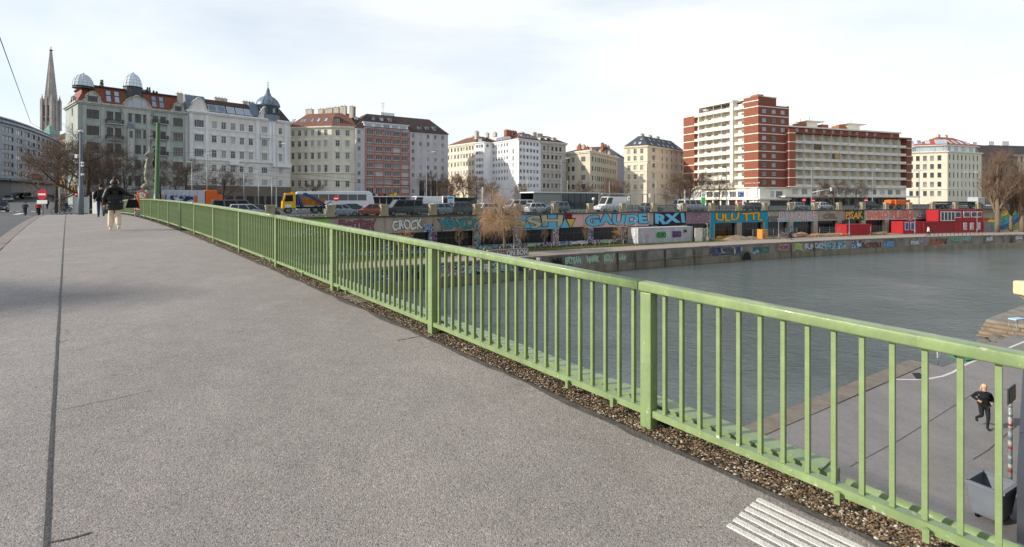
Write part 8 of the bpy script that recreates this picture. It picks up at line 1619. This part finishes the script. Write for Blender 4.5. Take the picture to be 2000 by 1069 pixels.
el = [(0, 0, .3, .75, .6, .5), (-.15, -.1, .9, .55, .5, .5), (.1, 0, 1.3, .5, .45, .5), (-.35, -.15, 1.2, .3, .25, .4), (.3, -.1, .8, .3, .3, .4), (-.25, -.2, 1.75, .35, .25, .3), (.2, -.05, 1.85, .3, .3, .35), (0, 0, 2.2, .36, .34, .5), (-.12, -.1, 2.5, .22, .22, .6), (.1, -.08, 2.6, .24, .22, .6), (0, 0, 3.0, .3, .26, .5), (-.08, -.08, 3.3, .2, .2, .45), (.06, 0, 3.5, .26, .22, .35), (.05, 0, 3.85, .25, .2, .3), (-.16, -.12, 3.75, .14, .2, .12), (.22, -.05, 3.7, .12, .2, .3), (.06, 0, 4.15, .12, .12, .12), (.08, 0, 4.28, .14, .14, .16), (.1, -.02, 4.55, .17, .15, .2), (.14, -.05, 4.8, .15, .14, .2), (.02, -.12, 4.75, .09, .1, .2), (.22, 0, 4.85, .08, .12, .2), (.12, -.04, 5.05, .1, .1, .12), (.12, -.04, 5.25, .1, .1, .12)]
put('figure', meta(el, .11, stst, 'figure'), r)
m = MB(); hull(m, [(.1, .25, 0), (.75, .25, 0), (.75, .8, 0), (.1, .8, 0)], [(.15, .3, 2.2), (.65, .3, 2.2), (.65, .75, 2.2), (.15, .75, 2.2)]); me = m.mesh('slab', stdk); bev(me, .03, 2); put('slab', me, r)
el = [(.42, .45, 2.3, .4, .35, .4), (.4, .45, 2.8, .34, .3, .5), (.42, .4, 3.3, .36, .3, .45), (.4, .4, 3.8, .3, .28, .4), (.42, .38, 4.15, .22, .2, .3), (.3, .3, 3.5, .2, .2, .3), (.55, .3, 3.0, .2, .2, .3)]
put('rear_figures', meta(el, .11, stdk, 'rear_figures'), r)
# green mast, grey signal mast
p = bp(37.2, 4.05); H = pz(243, 30.7) - p[2]; r = thing('tram_mast', 'plain green steel mast just right of the statue', 'mast', p); m = MB(); m.tube([(0, 0, -.4), (0, 0, 1.3), (0, 0, 1.31), (0.1, 0, H)], [.15, .15, .125, .105], 12); m.build('pole', green2, r); m = MB(); m.lathe([(.11, 0), (.12, .04), (.06, .1)], (.1, 0, H), 10); m.build('cap', green2, r)
Y = 35.0; bx, by = px(158, Y); z0 = deck(45.8); H = pz(256, Y) - z0; r = thing('signal_mast', 'thick grey mast with a lamp, cameras and signal boxes at the walkway end', 'mast', (bx, by, z0)); bluegrey = M('mast_bluegrey', S(104, 114, 122), .5, .15, 3); m = MB(); m.tube([(0, 0, -.2), (0, 0, 1.9), (0, 0, 1.92), (0, 0, H - .1)], [.17, .16, .12, .07], 12); m.build('pole', bluegrey, r); m = MB(); m.lathe([(.06, 0), (.16, .03), (.14, .14), (.03, .2)], (0, 0, H - .12), 10); m.build('lamp_head', headm, r)
m = MB(); m.box((-.28, 0, 4.0), (.16, .16, .26)); m.build('signal_box', white, r); m = MB(); m.tube([(-.28, 0, 3.85), (.3, 0, 4.35)], .02, 5); m.tube([(0, 0, 4.3), (.34, 0, 4.3)], .02, 5); m.build('bracket', bluegrey, r)
for z in (3.55, 3.35, 2.75): m = MB(); m.box((.15, -.05, z), (.1, .16, .12)); m.build('camera', white, r)
Yp = 36.5; bx, by = px(116.5, Yp); z0 = deck(47); r = thing('signal_post', 'white topped signal post between the no entry sign and the thick mast', 'post', (bx, by, z0)); H = pz(366, Yp) - z0; m = MB(); m.tube([(0, 0, 0), (0, 0, H)], .04, 8); m.build('pole', galv, r); m = MB(); m.box((.02, 0, H - .28), (.14, .14, .4)); m.build('signal_box', M('box_greygreen', S(120, 132, 120), .5), r)
bx, by = px(151, 60); r = thing('traffic_light', 'small traffic light showing red left of the thick mast', 'traffic light', (bx, by, STREET)); zc = pz(379, 60) - STREET; m = MB(); m.tube([(0, .1, 0), (0, .1, zc + .4)], .05, 6); m.build('pole', darksteel, r); m = MB(); m.box((0, 0, zc - .25), (.32, .25, .95)); m.build('housing', black, r)
rl = bpy.data.materials.new('signal_red_lit'); rl.use_nodes = True; b_ = rl.node_tree.nodes['Principled BSDF']; b_.inputs['Base Color'].default_value = (.8, .03, .02, 1); b_.inputs['Emission Color'].default_value = (1, .06, .04, 1); b_.inputs['Emission Strength'].default_value = 2.5
m = MB(); m.tube([(0, -.12, zc), (0, -.16, zc)], .12, 12); m.build('red_lens', rl, r)
# poster board, hanging ornament, burger sign, wires
bx, by = px(190, 45); z0 = deck(58); r = thing('poster_board', 'bright white poster board behind the man in black', 'board', (bx, by, z0)); m = MB(); m.box((0, 0, 1.0), (.75, .2, 1.95)); me = m.mesh('panel', white); bev(me, .03, 1); put('panel', me, r); m = MB(); m.box((0, 0, 1.99), (.85, .26, .06)); m.build('frame_top', darksteel, r)
for q, (x, w_) in enumerate(((152, .8), (167, .6))): bx, by = px(x, 47); r = thing('shelter_panel', ('grey glass shelter panel left of the thick mast', 'grey poster panel right of the thick mast')[q], 'panel', (bx, by, deck(60))); m = MB(); m.box((0, 0, .85), (w_, .06, 1.5)); m.build('pane', M('shelter_glass', S(120, 130, 136), .2), r); m = MB(); m.box((-w_ / 2, 0, .85), (.07, .1, 1.7)); m.build('frame_post', galv, r); m = MB(); m.box((w_ / 2, 0, .85), (.07, .1, 1.7)); m.build('frame_post', galv, r)
r = thing('hanging_ornament', 'large dark red oval ornament hung over the side street', 'ornament', (*px(61, 138), pz(349, 138))); ball('oval_body', (0, 0, 0), 1.55, M('ornament_red', S(120, 26, 30), .5, .1, 1), r, (1.85, 1.0, 1.0), 20); m = MB(); m.tube([(-14, 0, 2.5), (0, 0, 1.6), (14, 0, 2.5)], .03, 4); m.build('hanging_wire', darksteel, r)
yarch = M('arch_yellow', S(236, 184, 36), .4)
def arches(r, w, h, z, y=0):
    m = MB()
    for s in (-1, 1): m.tube([(s * w / 4 + w / 4 * math.cos(math.pi * k / 8) * .98, y, z + h * math.sin(math.pi * k / 8) ** .75) for k in range(9)], w * .055, 6)
    m.build('arch_letter', yarch, r)
for q, (x, Y, y, w_, h_) in enumerate(((121, 96, 362, 1.4, 1.0), (142.5, 98, 376, 1.25, 1.15))):
    bx, by = px(x, Y); zc = pz(y, Y); r = thing('restaurant_sign', ('yellow double arch sign hung higher at the left', 'yellow double arch sign above the restaurant entrance')[q], 'sign', (bx, by, STREET)); arches(r, w_, h_, zc - STREET, -.2); m = MB(); m.box((0, 0, zc - STREET + h_ * .35), (w_ * 1.15, .12, h_ * 1.6)); m.build('backing', M('sign_brownblack', S(40, 36, 34), .6), r); m = MB(); m.box((0, .2, (zc - STREET) / 2), (.12, .12, zc - STREET)); m.build('support', darksteel, r)
    if q: m = MB(); m.box((-.1, -.1, zc - STREET - .35), (1.1, .03, .28)); m.build('white_script', white, r)
wire = M('wire_black', S(24, 24, 26), .6)
def cable(pts, rad, label, sag=0.0, n=10):
    a, b = Vector(pts[0]), Vector(pts[1]); m = MB(); m.tube([tuple(a.lerp(b, k / n) - Vector((0, 0, sag * 4 * (k / n) * (1 - k / n)))) for k in range(n + 1)], rad, 4); tag(m.build('overhead_wire', wire), label, 'wire', 'overhead tram wires')
P3 = lambda x, y, Y: (*px(x, Y), pz(y, Y))
cable((P3(-60, -90, 11), P3(60, 240, 44)), .014, 'black cable slanting down at the top left edge', .0)
for q, (a, b) in enumerate((((-60, 288, 56), (420, 296, 70)), ((-60, 318, 56), (300, 322, 66)), ((-60, 345, 60), (340, 356, 72)), ((60, 240, 44), (160, 262, 35)), ((404, 318, 76), (900, 366, 96)), ((404, 332, 76), (942, 369, 90)), ((942, 367, 90), (1264, 372, 118)))): cable((P3(*a), P3(*b)), .016, ('highest level tram wire across the left houses', 'second tram wire across the left houses', 'lowest tram wire across the left houses', 'short wire running to the thick grey mast', 'upper tram wire in front of the cream and red houses', 'lower tram wire in front of the cream and red houses', 'tram wire between the pale concrete post and the warm cream house')[q], .4)
# side street rising to the left, its cars and marks
m = MB(); q = [(-40, 86, STREET + .01), (118, 86, STREET + .01), (112, 210, STREET + .01 + 124 * .047), (20, 210, STREET + .01 + 124 * .047)]; m.face([(*px(x, Y), z) for x, Y, z in q]); struct('side_street', fixn(m), road)
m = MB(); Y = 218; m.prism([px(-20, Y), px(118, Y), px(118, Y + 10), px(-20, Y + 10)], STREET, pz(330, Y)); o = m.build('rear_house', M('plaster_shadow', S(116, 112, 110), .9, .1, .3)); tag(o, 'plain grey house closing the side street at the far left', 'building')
f = Fr(px(100, 196), px(150, 190)); r = bldg('rear_house', 'narrow brownish house under the church spire', [px(100, 196)]); ze = f.z(272, 120); H_ = wins(r, f, [108, 118, 128, 138], [(282, 290), (298, 306), (314, 322), (330, 338), (346, 354)], 118, 1.2, WD, GL, brn, 'twin'); mb = MB(); wall_holes(mb, f, 0, f.L, STREET, ze, H_); fp = footprint([px(100, 196), px(150, 190)], 10); blind_walls(mb, fp, STREET, ze, 1); mb.build('wall', M('plaster_brick_tan', S(150, 128, 116), .9, .1, .4), r, True); m = MB(); frustum(m, fp, ze, ze + 3, 3, 0, .2); m.build('roof', tile_dark, r, True)
for q, (x, Y, c, k, lab) in enumerate(((16, 118, (120, 132, 140), 'hatch', 'grey-blue car facing us in the side street, nearest to the left edge'), (28, 130, (196, 200, 204), 'estate', 'silver car with bright headlights in the side street'), (38, 142, (214, 216, 216), 'box', 'white van behind the silver car in the side street'), (54, 132, (40, 42, 46), 'suv', 'dark car with lit headlights in the middle of the side street'), (1, 82, (30, 32, 36), 'suv', 'black car cut by the left picture edge'))):
    bx, by = px(x, Y); z = STREET + .02 + max(0, (Y - 86) * .047); car(k, c, (bx, by, z), R(-50), lab, 'parked_car' if k != 'box' else 'parked_van', 'car' if k != 'box' else 'van', 'cars in the side street')
r = thing('stop_line', 'row of white dashes across the road at the far left', 'road marking', (*px(40, 88), STREET))
for k in range(6): m = MB(); x0, x1 = 2 + k * 14.5, 11 + k * 14.5; m.face([(*px(x0, 85.8), STREET + .03), (*px(x1, 85.8), STREET + .03), (*px(x1, 83.0), STREET + .03), (*px(x0, 83.0), STREET + .03)]); fixn(m).build('dash', white_paint, r, True)
for a, b, w in (((0, 428, 0), (27, 424.5, 0), .3), ((30, 420, 0), (44, 417, 0), .3), ((48, 423, 0), (62, 423, 0), .3)):
    Ya, Yb = 2000 / (a[1] - 390), 2000 / (b[1] - 390); m = MB(); A_, B_ = Vector((*px(a[0], Ya), STREET + .03)), Vector((*px(b[0], Yb), STREET + .03)); d = (B_ - A_).normalized(); n_ = Vector((-d.y, d.x, 0)) * w; m.face([A_ - n_, B_ - n_, B_ + n_, A_ + n_]); struct('road_line', fixn(m), white_paint)
m = MB(); f = Fr(px(160, 54), px(262, 58)); rg = random.Random(3); r = thing('low_planter', 'low planting strip behind the walkway end', 'planter', (*px(160, 54), STREET)); f.box(m, 0, f.L, -1, 0, STREET, STREET + .5); m.build('kerb_wall', conc, r, True); m = MB()
for k in range(1500): a = rg.uniform(0, f.L); p = Vector(f.pt(a, rg.uniform(-.9, -.1), STREET + .5 + rg.random() * .25)); m.face([p, p + Vector((rg.uniform(-.12, .12), rg.uniform(-.1, .1), .05)), p + Vector((rg.uniform(-.1, .1), 0, .16))])
m.build('leaves', M('planter_green', S(78, 86, 48), .9, .2, 2), r, True)
# ------------------------------------------------------------------ right foreground below the bridge
r = thing('stone_pier', 'pale stone pier with a square cap at the right edge', 'pier', (12.22, 11.25, NQUAY)); m = MB(); m.box((0, 0, 2.8), (.8, .8, 5.65)); me = m.mesh('shaft', M('pier_stone', S(150, 126, 92), .9, .2, 1.5, .5, streak=.2)); put('shaft', me, r); m = MB(); m.box((0, 0, 5.97), (1.25, 1.25, .32)); me = m.mesh('cap', M('cap_stone', S(214, 196, 160), .85, .12, 2, .3)); bev(me, .04, 2); put('cap', me, r); m = MB(); hull(m, [(-.42, -.42, 5.58), (.42, -.42, 5.58), (.42, .42, 5.58), (-.42, .42, 5.58)], [(-.55, -.55, 5.8), (.55, -.55, 5.8), (.55, .55, 5.8), (-.55, .55, 5.8)]); m.build('moulding', stone, r)
p = np_(1938, 1010); p = (p[0], p[1], NQUAY); r = thing('wheeled_bin', 'grey plastic waste bin without lid below the railing', 'bin', p, .5, None, .88); gp_ = M('bin_grey', S(112, 118, 126), .5, .1, 2)
n_ = MB(); lo, hi = .42, .55
for a, b, c_, d_ in (((-lo, -lo * .7), (lo, -lo * .7), (hi, -hi * .72), (-hi, -hi * .72)), ((lo, -lo * .7), (lo, lo * .7), (hi, hi * .72), (hi, -hi * .72)), ((lo, lo * .7), (-lo, lo * .7), (-hi, hi * .72), (hi, hi * .72)), ((-lo, lo * .7), (-lo, -lo * .7), (-hi, -hi * .72), (-hi, hi * .72))): n_.face([(*a, .12), (*b, .12), (*c_, 1.0), (*d_, 1.0)])
n_.face([(-lo, -lo * .7, .13), (lo, -lo * .7, .13), (lo, lo * .7, .13), (-lo, lo * .7, .13)]); n_.build('tub', gp_, r); m = MB()
for a, b in (((-hi, -.4), (hi, -.4)), ((hi, -.4), (hi, .4)), ((hi, .4), (-hi, .4)), ((-hi, .4), (-hi, -.4))): m.beam((*a, 1.0), (*b, 1.0), .09, .07)
m.build('rim', gp_, r)
for x in (-.35, .35):
    for y in (-.22, .22): m = MB(); m.tube([(x, y - .03, .08), (x, y + .03, .08)], .08, 10); m.build('castor', tyre, r)
p = np_(1973, 965); p = (p[0], p[1], NQUAY); r = thing('sticker_pole', 'sign pole plastered with red and white stickers', 'sign', p, .6); m = MB(); m.tube([(0, 0, 0), (0, 0, 2.9)], .045, 10); m.build('pole', galv, r); m = MB(); m.box((-.12, -.05, 2.75), (.7, .03, .42)); m.build('sign_back', darksteel, r); m = MB(); m.box((-.12, -.07, 2.75), (.62, .012, .34)); m.build('sign_face', M('sign_brown', S(96, 90, 70), .5), r); rg = random.Random(8)
for k in range(18): m = MB(); z = .35 + k * .125; m.tube([(0, 0, z), (0, 0, z + rg.uniform(.06, .11))], .047 + .001 * (k % 3), 10, cap=False); m.build('sticker', M('sticker_%d' % (k % 5), S(*((150, 154, 158), (110, 116, 120), (150, 50, 46), (170, 168, 160), (96, 110, 112))[k % 5]), .5), r)
r = thing('stair_wall', 'dark metal clad stair wall at the right edge below the railing', 'wall', np_(2010, 1000)); m = MB(); a, b = np_(1986, 1060), np_(2000, 760); dk = M('stair_metal', S(70, 74, 84), .5, .12, 1)
A_, B_ = Vector(a), Vector(b); d = (B_ - A_); L_ = d.length; d.normalize(); n_ = Vector((d.y, -d.x, 0))
for k in range(5): m = MB(); q0, q1 = A_ + d * (L_ * k / 5 + .01), A_ + d * (L_ * (k + 1) / 5 - .01); m.prism([tuple(q0)[:2], tuple(q0 + n_ * .3)[:2], tuple(q1 + n_ * .3)[:2], tuple(q1)[:2]], NQUAY, NQUAY + 1.6 - .0 * k); m.build('panel', dk, r, True)
p = np_(1832, 712); r = thing('safety_board', 'white notice board with a green and orange label at the water edge', 'sign', p, .3); m = MB(); m.tube([(0, 0, 0), (0, 0, .7)], .025, 6); m.build('pole', galv, r); m = MB(); m.box((0, -.03, .62), (.2, .02, .55)); m.build('board', white, r); m = MB(); m.box((-.04, -.045, .8), (.12, .012, .16)); m.build('label_print', M('label_orange', S(220, 110, 40), .5), r); m = MB(); m.box((.05, -.052, .84), (.08, .01, .14)); m.build('label_print', M('label_green', S(70, 170, 70), .5), r)
m = MB(); a, b = np_(1848, 688), np_(1874, 707); m.tube([(a[0], a[1], NQUAY + .35), (b[0], b[1], NQUAY + .05)], .04, 6); tag(m.build('mooring_boom', black), 'short black boom leaning at the quay notch', 'boom')
m = MB(); a = np_(1890, 700); m.box((a[0], a[1], NQUAY + .05), (1.4, .7, .05), 0, .3); tag(m.build('green_mat', M('mat_green', S(40, 140, 96), .8)), 'flat green mat on the near quay beside the rubble', 'mat')
p = np_(1986, 655); r = thing('folding_stand', 'light steel folding stand with a pale blue top on the landing', 'stand', (p[0], p[1], NQUAY), .3)
for x in (-.35, .35):
    for y in (-.25, .25): m = MB(); m.tube([(x * 1.2, y, 0), (x, y * .6, .95)], .018, 5); m.build('leg', galv, r)
m = MB(); m.box((0, 0, .97), (.85, .4, .06)); m.build('top', M('stand_blue', S(170, 206, 224), .5), r)
# boulders by the notch
rg = random.Random(6)
for k in range(9):
    l = 21.5 + rg.random() * 3; c = nqp(l, .6 + rg.random() * .7, -.25); m = MB(); rr = rg.uniform(.22, .42); n, kk = 8, 5
    m.lathe([(max(.01, math.sin(math.pi * i / kk)) * rr, -math.cos(math.pi * i / kk) * rr * .7) for i in range(kk + 1)], (0, 0, 0), n, 0, False); m.v = [tuple(Vector(v) * (1 + .3 * noise.noise(Vector(v) * 3 + Vector((k, 0, 0))))) for v in m.v]; o = m.build('boulder', M('boulder_grey', S(110, 106, 100), .95, .2, 3, .5)); o.location = c; tag(o, 'grey boulder in the pile at the foot of the timber steps', 'boulder', 'boulders at the quay notch')
# unseen gabled house added left of the frame, shaped to shade the walkway
tip = Vector((-4.43, 7.38)); h = Vector((TO_SUN.x, TO_SUN.y)).normalized(); c = tip + h * 40; ap = .31 + 40 * math.tan(EL); f = Fr(tuple(c - Vector((-h.y, h.x)) * 6), tuple(c + Vector((-h.y, h.x)) * 6))
r = thing('shadow_house', 'unseen gabled house added beside the bridge to cast the walkway shadow', 'building', (c.x, c.y, EZ - 2.6)); m = MB(); zb2 = ap - 6.2
P = [(-6, EZ - 2.6), (6, EZ - 2.6), (6, zb2), (0, ap), (-6, zb2)]
lat_ = Vector((-h.y, h.x)); F = [Vector((*(c + lat_ * x), z)) for x, z in P]; Bk = [Vector((*(c + h * 14 + lat_ * x), z)) for x, z in P]
m.face(F); m.face(Bk[::-1])
for k in range(5): m.face([F[k], F[(k + 1) % 5], Bk[(k + 1) % 5], Bk[k]], 1 if k in (2, 3) else 0)
m.build('wall', [crm, tile_red], r, True)

# unseen house fronts added behind the viewer to block low sky light
def sky_block_house(s0, t0, t1, h, mat, label):
    f = Fr(bp2(s0, t1), bp2(s0, t0)); z0 = EZ - 2.6; r = thing('sky_block_house', label, 'building', (*bp2(s0, t1), z0)); hs = []
    for j in range(5):
        for k in range(int(f.L / 3)): a = 1.5 + k * 3; z = z0 + 4.4 + j * 3.6; hs.append((a - .55, a + .55, z, z + 1.9)); put('window', win_mesh(1.1, 1.9, 'cross', WF, GL, wht2, 'flat'), r, True, f.pt(a, -.18, z), f.ang)
    mb = MB(); wall_holes(mb, f, 0, f.L, z0, z0 + h, hs); fp = footprint([tuple(f.p), tuple(f.q)], 12); blind_walls(mb, fp, z0, z0 + h, 1); mb.build('wall', mat, r, True); m = MB(); frustum(m, fp, z0 + h, z0 + h + 4, 3.5, 0, .3); m.build('roof', tile_brown, r, True)
sky_block_house(-13, 2, 36, 27, M('dark_brick', S(74, 62, 56), .9, .15, 1), 'unseen dark brick house added behind the right walkway to block sky light'); sky_block_house(-20, 34, 64, 24, gry, 'unseen grey house added along the near bank to block sky light'); sky_block_house(-20, -42, -16, 22, bei, 'unseen beige house added left of the bridge road to block sky light')  # brick toned dark so the added front bounces little light
